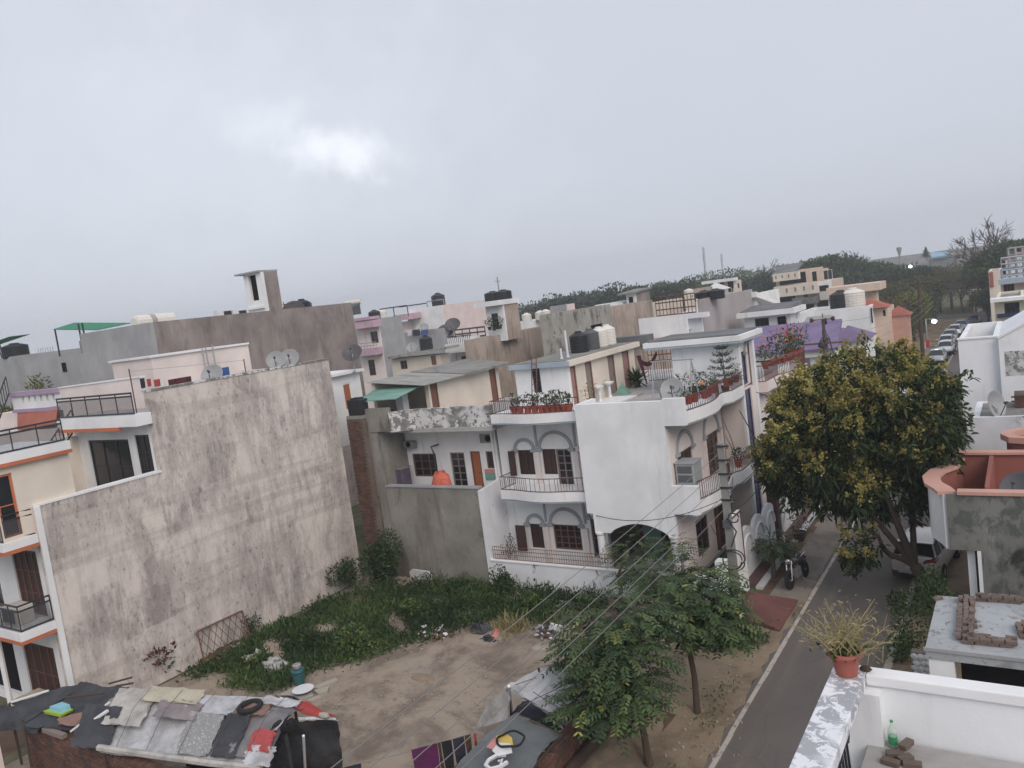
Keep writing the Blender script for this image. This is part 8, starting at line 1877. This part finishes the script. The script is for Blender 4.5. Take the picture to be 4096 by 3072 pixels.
# right end: charcoal hood over the doorway, red sheet on top
A1 = onz(VJ(60,1640),1.6);A2 = onz(VJ(240,1260),2.35);A3 = onz(VJ(700,1255),2.05);A4 = onz(VJ(740,1640),.3);A5 = onz(VJ(0,1590),1.7)
patch_sheet(sh,'roof_sheet','tarp_grey',tuple(onz(VJ(20,1560),1.8)),tuple(A2),tuple(onz(VJ(430,1130),2.3)),tuple(onz(VJ(0,1180),2.3)),10,10,.04,18,.04)
patch_sheet(sh,'red_sheet','tarp_red',tuple(onz(VJ(420,1230),2.2)),tuple(A3),tuple(onz(VJ(440,1115),2.25)),tuple(onz(VJ(240,1130),2.3)),10,8,.03,19,.10)
patch_sheet(sh,'hood','tarp_charcoal',tuple(onz(VJ(-40,1690),.9)),(A4[0],A4[1],-.05),tuple(A3),tuple(onz(VJ(230,1265),2.3)),16,14,.16,20,.02,sagv=-.12)
patch_sheet(sh,'hood','tarp_charcoal',tuple(onz(VJ(-60,1500),1.75)),tuple(onz(VJ(200,1500),1.2)),tuple(onz(VJ(300,1290),2.3)),tuple(onz(VJ(200,1270),2.34)),8,8,.08,40,.08)
patch_sheet(sh,'hem','tarp_white',tuple(onz(VJ(60,1480),1.95)),tuple(onz(VJ(230,1275),2.34)),tuple(onz(VJ(250,1250),2.38)),tuple(onz(VJ(30,1480),1.95)),6,2,.01,21,.04)
patch_sheet(sh,'hem','tarp_white',tuple(onz(VJ(360,1250),2.28)),tuple(onz(VJ(700,1255),2.08)),tuple(onz(VJ(690,1235),2.12)),tuple(onz(VJ(360,1235),2.30)),6,2,.01,22,.05)
MB().box(E0[0],A4[0] - .3,12.2,12.3,0,1.9).build('back_wall','tarp_charcoal',sh)
for p in (E0,E1,R0,R1):MB().tube([(p[0],p[1],-.1),(p[0],p[1],p[2])],.04,6).build('post','bark',sh)
MB().tube([g2(-.02,-.03,.12),g2(.35,-.04,.08),g2(.7,-.05,.05),g2(1,-.05,.05)],.09,7).build('rolled_hem','tarp_offwhite',sh)
for k in range(5):u = .1 + .2*k;MB().tube([g2(u,-.02,.16),g2(u + .03,.5,.2),g2(u + .05,1.0,.16)],.006,4).build('rope','bark_grey',sh)
q = onz(VI(2160,1130),2.45);t = thing('old_tyre','black tyre weighing down the patched tarpaulin roof','tyre',(q[0],q[1],2.38));MB().tube([(.27*math.cos(a/3),.27*math.sin(a/3),.08) for a in range(20)],.075,8).build('casing','tyre',t,local=True)
q = onz(VJ(585,1200),2.25);tag(MB().lathe([(.08,0),(.14,.03),(.12,.08),(.02,.1)],(q[0],q[1],2.2),8,(1.3,.7)).build('roof_stone','stone_slab'),'small brown stone on the red sheet','stone')
# charcoal lean-to at the left, over the brick wall
lt = thing('charcoal_lean_to','low lean-to of charcoal tarpaulin with sticks poking out at its back','shack',(-24.5,11,0))
b0,b1,b2_,b3 = onz(VI(200,1290),1.75),onz(VI(620,1330),1.75),onz(VI(1100,975),2.3),onz(VI(80,1100),2.0)
patch_sheet(lt,'roof_sheet','tarp_charcoal',tuple(b0),tuple(b1),tuple(b2_),tuple(onz(VI(700,915),2.3)),12,10,.08,23,0);patch_sheet(lt,'roof_sheet','tarp_charcoal',tuple(onz(VI(140,1170),1.85)),tuple(b0),tuple(onz(VI(750,920),2.3)),tuple(b3),12,8,.07,24,.03)
patch_sheet(lt,'rust_sheet','tarp_brown',tuple(onz(VI(510,1290),1.78)),tuple(onz(VI(690,1300),1.85)),tuple(onz(VI(760,1180),2.0)),tuple(onz(VI(530,1230),1.9)),6,5,.02,25,.09)
for a,b in (((940,930),(1140,875)),((1000,950),(1150,925)),((560,1050),(900,1010)),((1060,975),(1110,965))):MB().tube([tuple(onz(VI(*a),2.3)),tuple(onz(VI(*b),2.45))],.03,5).build('stick','bark',lt)
MB().tube([tuple(onz(VI(100,1090),2.08)),tuple(onz(VI(420,990),2.3))],.035,6).build('pipe','plastic_white',lt);MB().tube([tuple(onz(VI(720,1310),1.95)),tuple(onz(VI(930,1165),2.35))],.05,6).tube([tuple(onz(VI(610,1345),1.8)),tuple(onz(VI(950,1090),2.4))],.03,6).build('pole','plastic_white',lt)
for p in (b0,b1,b2_,b3):MB().tube([(p[0],p[1],-.1),(p[0],p[1],p[2])],.04,6).build('post','bark',lt)
patch_sheet(lt,'side_sheet','tarp_charcoal',tuple(onz(VI(-60,1330),1.2)),tuple(onz(VI(320,1345),1.6)),tuple(onz(VI(420,1150),1.95)),tuple(onz(VI(-60,1110),1.9)),10,8,.07,41,.02)
bq = onz(VI(490,1290),1.85);MB().box(bq[0] - .6,bq[0] + .5,bq[1] - .15,bq[1] + .0,1.6,1.72).build('plank','wood_grey',lt)
q = onz(VI(510,1180),2.0);t = thing('toy_box','bright blue and lime plastic box lying on the charcoal tarpaulin','box',(q[0],q[1],1.98));MB().hexa([(-.45,-.18,0),(.3,-.12,0),(.35,.2,0),(-.35,.2,0)],[(-.5,-.2,.08),(.32,-.12,.08),(.4,.22,.08),(-.35,.22,.08)]).build('base','lime_box',t,local=True);MB().hexa([(-.32,-.1,.08),(.28,-.06,.08),(.3,.2,.08),(-.2,.2,.08)],[(-.3,-.08,.2),(.25,-.04,.2),(.28,.2,.22),(-.15,.2,.22)]).build('lid','sky_box',t,local=True)
# white and slate tents at the right
wt = thing('white_tent','sagging white tarpaulin tent beside the bushy verge tree','tent',(-11.5,16.5,0))
Z_ = lambda x,y,z,V=None:tuple(onz((V or VK)(x,y),z))
patch_sheet(wt,'roof_sheet','tarp_white',Z_(-60,960,1.55),Z_(480,1290,1.0),Z_(640,800,1.7),Z_(230,795,1.95),12,10,.05,26,0)
patch_sheet(wt,'side_sheet','tarp_offwhite',Z_(1890,1320,.1,VJ),Z_(2180,1240,.9,VJ),Z_(-10,960,1.6),Z_(1990,1100,.9,VJ),8,6,.04,27,0)
patch_sheet(wt,'side_sheet','tarp_white',Z_(120,1050,1.5),Z_(450,1310,.8),Z_(480,1290,1.05),Z_(-50,970,1.6),8,6,.05,28,.01)
patch_sheet(wt,'roof_cloth','tarp_offwhite',Z_(440,700,1.75),Z_(620,760,1.75),Z_(650,650,1.8),Z_(470,620,1.85),6,5,.05,29,.05)
for p in (Z_(-40,960,1.6),Z_(640,800,1.7),Z_(450,1280,1.0),Z_(230,795,1.95)):MB().tube([(p[0],p[1],-.1),p],.035,6).build('post','bark',wt)
for a,b in (((30,940),(480,780)),((60,1130),(480,930)),((180,1000),(420,1150))):MB().tube([Z_(*a,1.75),Z_(*b,1.7)],.01,4).build('rope','bark_grey',wt)
MB().tube([Z_(2210,1200,.2,VJ),Z_(2185,950,1.9,VJ)],.045,7).build('pipe_post','plastic_white',wt)
stt = thing('slate_tent','slate-grey tarpaulin tent with a black hose ring and printed patches on top','tent',(-10.7,14.5,0))
s0,s1,s2,s3 = Z_(150,1690,1.1),Z_(430,1370,1.15),Z_(30,1190,1.75),Z_(1680,1690,1.2,VJ)
patch_sheet(stt,'roof_sheet','tarp_slate',s3,s0,s1,s2,12,12,.05,30,0,dome=.16)
patch_sheet(stt,'side_sheet','tarp_charcoal',(s0[0] + .15,s0[1],-.05),(s1[0] + .12,s1[1],-.05),(s1[0],s1[1],s1[2]),(s0[0],s0[1],s0[2]),8,6,.05,31,0)
patch_sheet(stt,'front_sheet','cloth_navy',Z_(2000,1400,.3,VJ),Z_(440,1330,.9),Z_(130,1050,1.7),Z_(2160,1250,1.4,VJ),10,6,.06,32,0)
for a,b in ((s0,s1),(s1,s2),(s2,s3)):MB().tube([a,b],.03,6).build('pole','bark',stt)
zq = 1.74
q = Z_(-10,1420,zq);rg = thing('hose_ring','black hose ring lying on the slate tent over a yellow patch','ring',(q[0],q[1],zq));MB().tube([(.33*math.cos(a/4),.33*math.sin(a/4),.03 + .02*math.sin(a)) for a in range(26)],.028,6).build('hose','tyre',rg,local=True)
def roof_patch(name,mat,pts,lab,z):
 P_ = [Z_(x,y,z,VJ) for x,y in pts];n = len(P_);tag(MB().add([(p[0],p[1],z) for p in P_] + [(p[0],p[1],z + .012) for p in P_],[tuple(range(n - 1,-1,-1)),tuple(range(n,2*n))] + [(i,(i + 1) % n,n + (i + 1) % n,n + i) for i in range(n)]).build(name,mat),lab,'printed sheet')
roof_patch('printed_sheet','paper_yellow',((2070,1390),(2150,1355),(2212,1400),(2225,1480),(2120,1480)),'yellow printed sheet under the hose ring on the slate tent',1.70)
roof_patch('printed_sheet','print_white',((2040,1510),(2090,1440),(2200,1450),(2215,1530),(2090,1560)),'white printed sheet beside the yellow one on the slate tent',1.715)
roof_patch('printed_sheet','print_pink',((1990,1480),(2060,1400),(2100,1430),(2040,1500)),'pink printed sheet beside the yellow one on the slate tent',1.728)
# large white printed strokes (lettering on the tarpaulin, partly out of frame)
q = Z_(2080,1600,1.66,VJ);pts = [Z_(x,y,1.69,VJ) for x,y in ((2160,1545),(2080,1550),(2010,1590),(1985,1635),(2030,1670),(2110,1650),(2170,1610))]
tag(MB().tube(pts,.05,5).tube([Z_(2090,1600,1.69,VJ),Z_(2130,1585,1.69,VJ),Z_(2110,1630,1.69,VJ)],.025,5).build('printed_mark','print_white'),'large white looping printed mark on the slate tent','printed mark')
q = Z_(30,1560,1.55);
# clothes on the line between the tents
ca,cb = Z_(740,1650,1.55,VJ),Z_(1900,1345,1.6,VJ)
cl = thing('clothes_line','rope between the tarpaulin shack and the slate tent','clothes line',ca);MB().tube(sag(ca,cb,.06),.008,4).build('rope','wire',cl)
MB().tube([Z_(425,1670,.6,VJ),Z_(410,1380,2.0,VJ)],.035,7).build('pole','plastic_white',cl)
def hang(x0,x1,drop,mat,lab,tilt=0):
 u0,u1 = [(x - 740)/(1900 - 740) for x in (x0,x1)];pa,pb_ = [np.array(ca)*(1 - u) + np.array(cb)*u for u in (u0,u1)];m = MB();n = 8;rs = np.random.RandomState(int(x0));v = []
 for s_ in range(2):
  for j in range(7):
   for i in range(n + 1):
    p = pa + (pb_ - pa)*i/n;v.append((p[0] + .04*math.sin(i*1.9 + j*.5)*j/6 + s_*.01,p[1] + .03*math.sin(i*2.3)*j/6 - s_*.01,p[2] - .03 - drop*j/6))
 f = []
 for j in range(6):
  for i in range(n):a = j*(n + 1) + i;f += [(a,a + 1,a + n + 2,a + n + 1),(63 + a,63 + a + n + 1,63 + a + n + 2,63 + a + 1)]
 tag(m.add(v,f).build('hung_cloth',mat,smooth=True),lab,'laundry')
hang(1330,1555,1.05,'cloth_purple','purple cloth hanging on the rope between the shack and the tent');hang(1558,1585,1.05,'cloth_brown','narrow gold-brown border cloth beside the purple one');hang(1590,1680,1.1,'cloth_black','black cloth hanging next to the gold-brown border');hang(1690,1790,1.1,'cloth_navy','wide black cloth hanging in the middle of the rope');hang(1795,1850,.95,'cloth_brown','patterned brown cloth hanging near the tent end');hang(760,900,.5,'cloth_navy','dark blue cloth hanging beside the shack door');hang(1875,1898,.8,'cloth_red','red cloth hanging against the tent')
# brick walls: low plot wall by the shack, and the street-side wall
def brick_wall(name,label,a,b,h_,th=.24,faces=1,limit=300,order=None):
 t = thing(name,label,'wall',(a[0],a[1],0));a2,b2 = Vector(a),Vector(b);d = (b2 - a2).normalized();nrm = Vector((-d.y,d.x))*faces;L_ = (b2 - a2).length;ang = math.atan2(d.y,d.x)
 m = MB().hexa([tuple(a2 - nrm*th) + (-.2,),tuple(b2 - nrm*th) + (-.2,),tuple(b2) + (-.2,),tuple(a2) + (-.2,)],[tuple(a2 - nrm*th) + (h_,),tuple(b2 - nrm*th) + (h_,),tuple(b2) + (h_,),tuple(a2) + (h_,)]);m.build('core','mortar',t)
 br = random.Random(5);bo = None;n = 0;rest = MB();rows = int(h_/.082)
 spots = []
 for j in range(rows):
  for i in range(int(L_/.245)):
   s_ = .13 + .245*i + (.12 if j % 2 else 0);spots.append((s_,j))
 if order:spots.sort(key=order)
 for s_,j in spots:
  p = a2 + d*s_ + nrm*(.008 + br.uniform(-.005,.008));z = .02 + .082*j + .036
  if s_ > L_ - .12:continue
  if n < limit:
   if bo is None:bo = MB().box(-.115,.115,-.02,.02,-.034,.034).build('brick','brick',t,local=True);o = bo
   else:o = bo.copy();col.objects.link(o)
   o.location = (p.x - a2.x,p.y - a2.y,z);o.rotation_euler = (0,0,ang + br.uniform(-.01,.01));n += 1
  else:
   c_,s2 = d*.115,nrm*.02;rest.hexa([tuple(p - c_ - s2) + (z - .034,),tuple(p + c_ - s2) + (z - .034,),tuple(p + c_ + s2) + (z - .034,),tuple(p - c_ + s2) + (z - .034,)],[tuple(p - c_ - s2) + (z + .034,),tuple(p + c_ - s2) + (z + .034,),tuple(p + c_ + s2) + (z + .034,),tuple(p - c_ + s2) + (z + .034,)])
 if rest.v:tag(rest.build('brickwork','brick',t),None,None,None,'stuff')
 # coping bricks laid across
 cb = MB().box(-.052,.052,-th/2 - .01,th/2 + .01,0,.06);co = None
 for i in range(int(L_/.112)):
  p = a2 + d*(.06 + .112*i) - nrm*th/2
  if br.random() < .12 or n > 10000:continue
  if i < 90:
   if co is None:co = cb.build('coping_brick','brick',t,local=True);o = co
   else:o = co.copy();col.objects.link(o)
   o.location = (p.x - a2.x,p.y - a2.y,h_ + .003);o.rotation_euler = (0,0,ang + br.uniform(-.06,.06))
 return t
w0,w1 = onz(VI(60,1370),1.45),onz(VI(1700,1659),1.45)
brick_wall('brick_wall','dark brick wall running under the front edge of the tarpaulin shack',(w0[0],(w0[1] + w1[1])/2 - .05),(w1[0] + 2.5,(w0[1] + w1[1])/2 - .05),1.5,faces=-1,order=lambda s:-s[1]*.6 + abs(s[0] - 3)*.5)
brick_wall('brick_wall','crumbling brick wall between the sandy verge and the slate tent',(-10.25,8.0),(-10.25,18.8),1.0,faces=-1,order=lambda s:abs(s[0] - 7)*.3 - s[1]*.1)
q = onz(VI(40,1500),1.2);t = thing('pink_post','pale pink painted gate post at the end of the brick wall','post',(q[0] - .1,q[1] - .3,0));MB().box(-.18,.18,-.18,.18,-.1,1.9).build('shaft','pale_pink',t,local=True);MB().box(-.22,.22,-.22,.22,1.9,1.98).build('cap','corrugated_green',t,local=True)
# ================================================================== loose things on the plot
q = onz(VJ(380,950));t = thing('bucket_stack','teal bucket with a steel pot turned over on it','bucket',(q[0],q[1],.05));MB().lathe([(.17,0),(.21,.38),(.23,.39),(.23,.43),(.2,.43)],(0,0,0),16).lathe([(.19,.42),(.24,.5),(.22,.56),(.14,.58)],(0,0,0),16).build('bucket','bucket_teal',t,local=True);MB().lathe([(.10,.58),(.16,.62),(.16,.72),(.13,.74),(.001,.745)],(0,0,0),16).build('steel_pot','steel_pot',t,local=True)
q = onz(VJ(415,1030));t = thing('wash_bowl','round blue-sided basin with a white inside on the stone slab','basin',(q[0],q[1],.09));MB().lathe([(.2,0),(.33,.12),(.36,.13)],(0,0,0),20).build('shell','basin_blue',t,local=True);MB().lathe([(.001,.02),(.2,.03),(.34,.135),(.36,.137)],(0,0,0),20).build('lining','enamel_white',t,local=True)
for k,(pts,lab) in enumerate(((((200,1045),(350,960),(480,990),(350,1080)),'large flat stone slab under the bucket'),(((470,985),(690,895),(710,915),(560,985)),'long flat stone slab pointing to the bare soil'),(((440,1095),(540,1050),(570,1065),(480,1105)),'short plank-like stone beside the basin'),(((500,1010),(640,970),(620,1020),(540,1040)),'cracked stone slab beside the basin'),(((350,1070),(490,1030),(500,1060),(380,1090)),'flat stone in front of the basin'))):
 P_ = [onz(VJ(*p)) for p in pts];tag(MB().hexa([(p[0],p[1],.0) for p in P_][::-1],[(p[0],p[1],.07 + .01*k) for p in P_][::-1]).build('stone_slab','stone_slab'),lab,'stone')
q0,q1 = ony(VF(1340,1258),26.68),ony(VF(1545,1405),26.68);m = MB();pts = [(q0[0],-.1),(q1[0],-.1),(q1[0] - .02,q0[2] - .25),(q1[0] - .22,q0[2] - .02),(q0[0] + .12,q0[2]),(q0[0] - .02,q0[2] - .1)]
n = len(pts);tag(m.add([(x,26.55,z) for x,z in pts] + [(x,26.68,z) for x,z in pts],[tuple(range(n)),tuple(range(2*n - 1,n - 1,-1))] + [(i,n + i,n + (i + 1) % n,(i + 1) % n) for i in range(n)]).build('leaning_slab','stone_white'),'pale rounded stone slab leaning on the bare cement wall','stone')
def rumple(name,mat,lab,cat,loc,R3,seed,n=14):
 rs = np.random.RandomState(seed);m = MB().lathe([(.05,1),(.5,.8),(.85,.45),(1.0,.1),(1.0,0)],(0,0,0),n);m.v = [((x + .22*rs.normal())*R3[0],(y + .22*rs.normal())*R3[1],max(0,(z + .18*rs.normal()))*R3[2]) for x,y,z in m.v];o = m.build(name,mat,smooth=False);o.location = tuple(loc);return tag(o,lab,cat)
q = onz(VJ(150,790));rumple('plastic_sheet','plastic_sheet','crumpled grey plastic sheet lying in the weeds beside the bucket','plastic sheet',(q[0],q[1],0),(.65,.45,.3),1);q = onz(VJ(20,740));rumple('plastic_sheet','plastic_sheet','dirty white plastic bag against the weeds','plastic sheet',(q[0],q[1],0),(.45,.4,.35),2);q = onz(VI(2140,720));rumple('plastic_sheet','plastic_sheet','torn white plastic strip near the leaning gate','plastic sheet',(q[0],q[1],0),(.4,.2,.15),3)
q = onz(VJ(280,1090));rumple('dark_bag','tarp_charcoal','dark folded bag in front of the red sheet','bag',(q[0],q[1],0),(.5,.2,.2),4)
q = onz(VJ(1950,490));rumple('dark_bag','tarp_charcoal','black rubbish bag at the edge of the weeds','bag',(q[0],q[1],0),(.45,.3,.35),5);q = onz(VJ(2010,570));rumple('dark_bag','tarp_charcoal','black torn bag beside the pink cloth','bag',(q[0],q[1],0),(.5,.2,.2),6);q = onz(VJ(2080,530));rumple('cloth_scrap','print_pink','pink cloth scrap on the rubbish','cloth',(q[0],q[1],0),(.2,.3,.25),7)
q = onz(VK(370,490));t = thing('broken_chair','broken white plastic chair lying on the rubbish heap','chair',(q[0],q[1],.12));t.rotation_euler = (R(70),R(20),R(30));MB().box(-.2,.2,-.2,.2,.0,.04).build('seat','plastic_white',t,local=True);MB().box(-.2,-.08,.18,.22,.04,.45).box(.08,.2,.18,.22,.04,.45).box(-.08,.08,.18,.22,.36,.45).build('backrest','plastic_white',t,local=True)
for sx in (-1,1):MB().box(.17*sx - .02,.17*sx + .02,-.2,-.16,-.38,0).build('leg','plastic_white',t,local=True)
q = onz(VK(250,645));tag(MB().lathe([(.3,0),(.34,.08),(.2,.15),(.02,.16)],(q[0],q[1],0),9,(1.1,.7)).build('boulder','stone_slab'),'flat grey-brown boulder beside the rubbish heap','stone')
q = onz(VK(275,370));
# rubbish: chips of brick, paper and leaves
def litter(name,lab,poly,n,mats,seed,size):
 rs = np.random.RandomState(seed);t = thing(name,lab,'rubbish',tuple(np.mean([onz(p) for p in poly],0)[:2]) + (0,));o0 = np.mean([onz(p) for p in poly],0);pp = np.array([onz(p)[:2] for p in poly])
 for mi,mt in enumerate(mats):
  m = MB()
  for k in range(n // len(mats)):
   w = rs.dirichlet(np.ones(len(pp)));p = w @ pp + rs.normal(size=2)*.15;s_ = size*(.4 + rs.rand());a = rs.rand()*3.1;hgt = rs.rand()*.18
   ca_,sa_ = math.cos(a),math.sin(a);c4 = [(p[0] + s_*(ca_*i - sa_*j*.6),p[1] + s_*(sa_*i + ca_*j*.6)) for i,j in ((-1,-1),(1,-1),(1,1),(-1,1))]
   m.hexa([(x,y,hgt) for x,y in c4],[(x + .02*rs.normal(),y + .02*rs.normal(),hgt + s_*(.3 + .5*rs.rand())) for x,y in c4])
  o = m.build(('rubble','paper_scraps','brick_rubble','leaf_litter','dark_scraps')[mi % 5],mt,t);o['kind'] = 'stuff'
 return t
litter('rubbish_heap','heap of rubbish and paper scraps where the weeds meet the bare soil',(VJ(1330,540),VJ(1500,440),VJ(1760,470),VJ(1700,540),VJ(1420,590)),240,('dirt_dark','print_white','brick','leaf_dry','tarp_charcoal'),1,.06)
litter('brick_heap','heap of broken bricks and sticks beside the compound wall',(VK(180,330),VK(280,250),VK(540,210),VK(560,250),VK(330,360)),260,('brick','bark_grey','brick','dirt_dark','cement'),2,.085)
litter('rubbish_heap','scattered rubbish around the broken white chair',(VK(200,480),VK(320,420),VK(420,520),VK(300,580)),160,('cement_pale','print_white','brick','tarp_charcoal','dirt_dark'),3,.06)
litter('rubble_line','brick rubble and dry earth along the foot of the streaked wall',(VI(1720,770),VI(2050,560),VI(2110,600),VI(1800,800)),260,('brick','dirt_dark','brick','leaf_dry','cement_brown'),4,.07)
# single scraps scattered over the bare soil and verge
def scraps():
 rs = np.random.RandomState(9);m = MB()
 for k in range(420):
  if k < 300:p = onz(VJ(rs.uniform(560,2000),rs.uniform(560,1250)))
  else:p = onz(VK(rs.uniform(1300,2000),rs.uniform(650,1600)))
  s_ = .010 + .026*rs.rand() ** 2;a = rs.rand()*3;ca_,sa_ = math.cos(a),math.sin(a);c4 = [(p[0] + s_*(ca_*i - sa_*j*.6),p[1] + s_*(sa_*i + ca_*j*.6)) for i,j in ((-1,-1),(1,-1),(1,1),(-1,1))]
  m.hexa([(x,y,.0) for x,y in c4],[(x,y,.035 + s_*.4) for x,y in c4])
 o = m.build('ground_litter','stone_slab');tag(o,'tiny stones and scraps scattered on the bare soil','litter',None,'stuff')
scraps()
# leaning iron gate frame against the wall
a,b,c,d = onz(VI(1700,745),.0),onx(VI(1705,480),-27.02),onx(VI(2110,405),-27.02),onx(VI(2110,560),-27.02)
t = thing('leaning_gate','rusty iron lattice gate frame leaning against the streaked wall','gate',(-26.9,a[1],0));y0,y1 = a[1],c[1];zt_ = max(1.2,b[2]);lean = lambda z:-26.75 - .28*z/zt_
for pts in ([(lean(0),y0,0),(lean(zt_),y0 + .1,zt_)],[(lean(zt_),y0 + .1,zt_),(lean(zt_),y1,zt_*.98)],[(lean(zt_),y1,zt_*.98),(lean(0),y1,0)]):MB().tube(pts,.03,5).build('frame_bar','rust_iron',t)
m = MB();n = 7
for k in range(-3,n + 3):
 for s_ in (-1,1):
  ya_,yb_ = y0 + (y1 - y0)*k/n,y0 + (y1 - y0)*(k + s_*2.2)/n
  u0,u1 = 0,1
  if s_ > 0 and yb_ > y1:u1 = (y1 - ya_)/(yb_ - ya_)
  if s_ > 0 and ya_ < y0:u0 = (y0 - ya_)/(yb_ - ya_)
  if s_ < 0 and yb_ < y0:u1 = (ya_ - y0)/(ya_ - yb_)
  if s_ < 0 and ya_ > y1:u0 = (ya_ - y1)/(ya_ - yb_)
  if 0 <= u0 < u1 <= 1:m.tube([(lean(zt_*u) + .02,ya_ + (yb_ - ya_)*u,zt_*u) for u in (u0,u1)],.012,4)
m.build('lattice','rust_iron',t)
q = onz(VJ(660,770));tag(MB().tube([tuple(onz(VJ(580,782),.05)),tuple(onz(VJ(760,762),.07))],.02,5).build('fallen_stick','bark_grey'),'thin stick lying at the edge of the weeds','stick')
q0,q1 = onz(VK(130,190),.3),onz(VK(470,222),.35);tag(MB().tube([tuple(q0),tuple(q1)],.035,6).build('fallen_pole','wood_grey'),'long pole lying across the brick heap','pole')
# dry grass tuft near the black bags
q = onz(VJ(2190,480));rs = np.random.RandomState(6);c = np.column_stack([q[0] + .35*rs.normal(size=500),q[1] + .35*rs.normal(size=500),np.zeros(500)]);o = leafmesh('dry_grass',leaves_at(c,.5,rs,14,1.2),4,'leaf_dry',None,rs.rand(500));tag(o,'tuft of dry straw-coloured grass beside the rubbish','grass',None,'stuff')
# thin smoke over the embers on the bare soil
q = onz(VJ(1440,880));smoke();s_ = MB().lathe([(.001,-1),(.5,-.87),(.87,-.5),(1,0),(.87,.5),(.5,.87),(.001,1)],(0,0,0),16).build('smoke','smoke',smooth=True);s_.location = (q[0],q[1],.42);s_.scale = (1.25,.8,.4);tag(s_,'thin patch of pale smoke over ashes on the bare soil','smoke',None,'stuff')
tag(MB().lathe([(.42,0),(.36,.05),(.2,.09),(.02,.1)],(q[0],q[1],-.01),9,(1.2,.6)).build('ash_heap','dirt_verge'),'low grey ash heap on the bare soil','ash')
# ================================================================== haze over the town
hz = MB().box(-700,250,-12,700,-3,42).build('haze','white');hz['kind'] = 'stuff';hz['label'] = 'thin grey evening haze over the town'
g = NG('haze_air');g.t.nodes.remove(g.b);vol = g.n('ShaderNodeVolumePrincipled');vol.inputs['Color'].default_value = (.93,.95,.99,1);vol.inputs['Density'].default_value = .00095;vol.inputs['Anisotropy'].default_value = .2
g.l(vol.outputs[0],g.t.nodes['Material Output'].inputs['Volume']);hz.data.materials.clear();hz.data.materials.append(MATS['haze_air'])
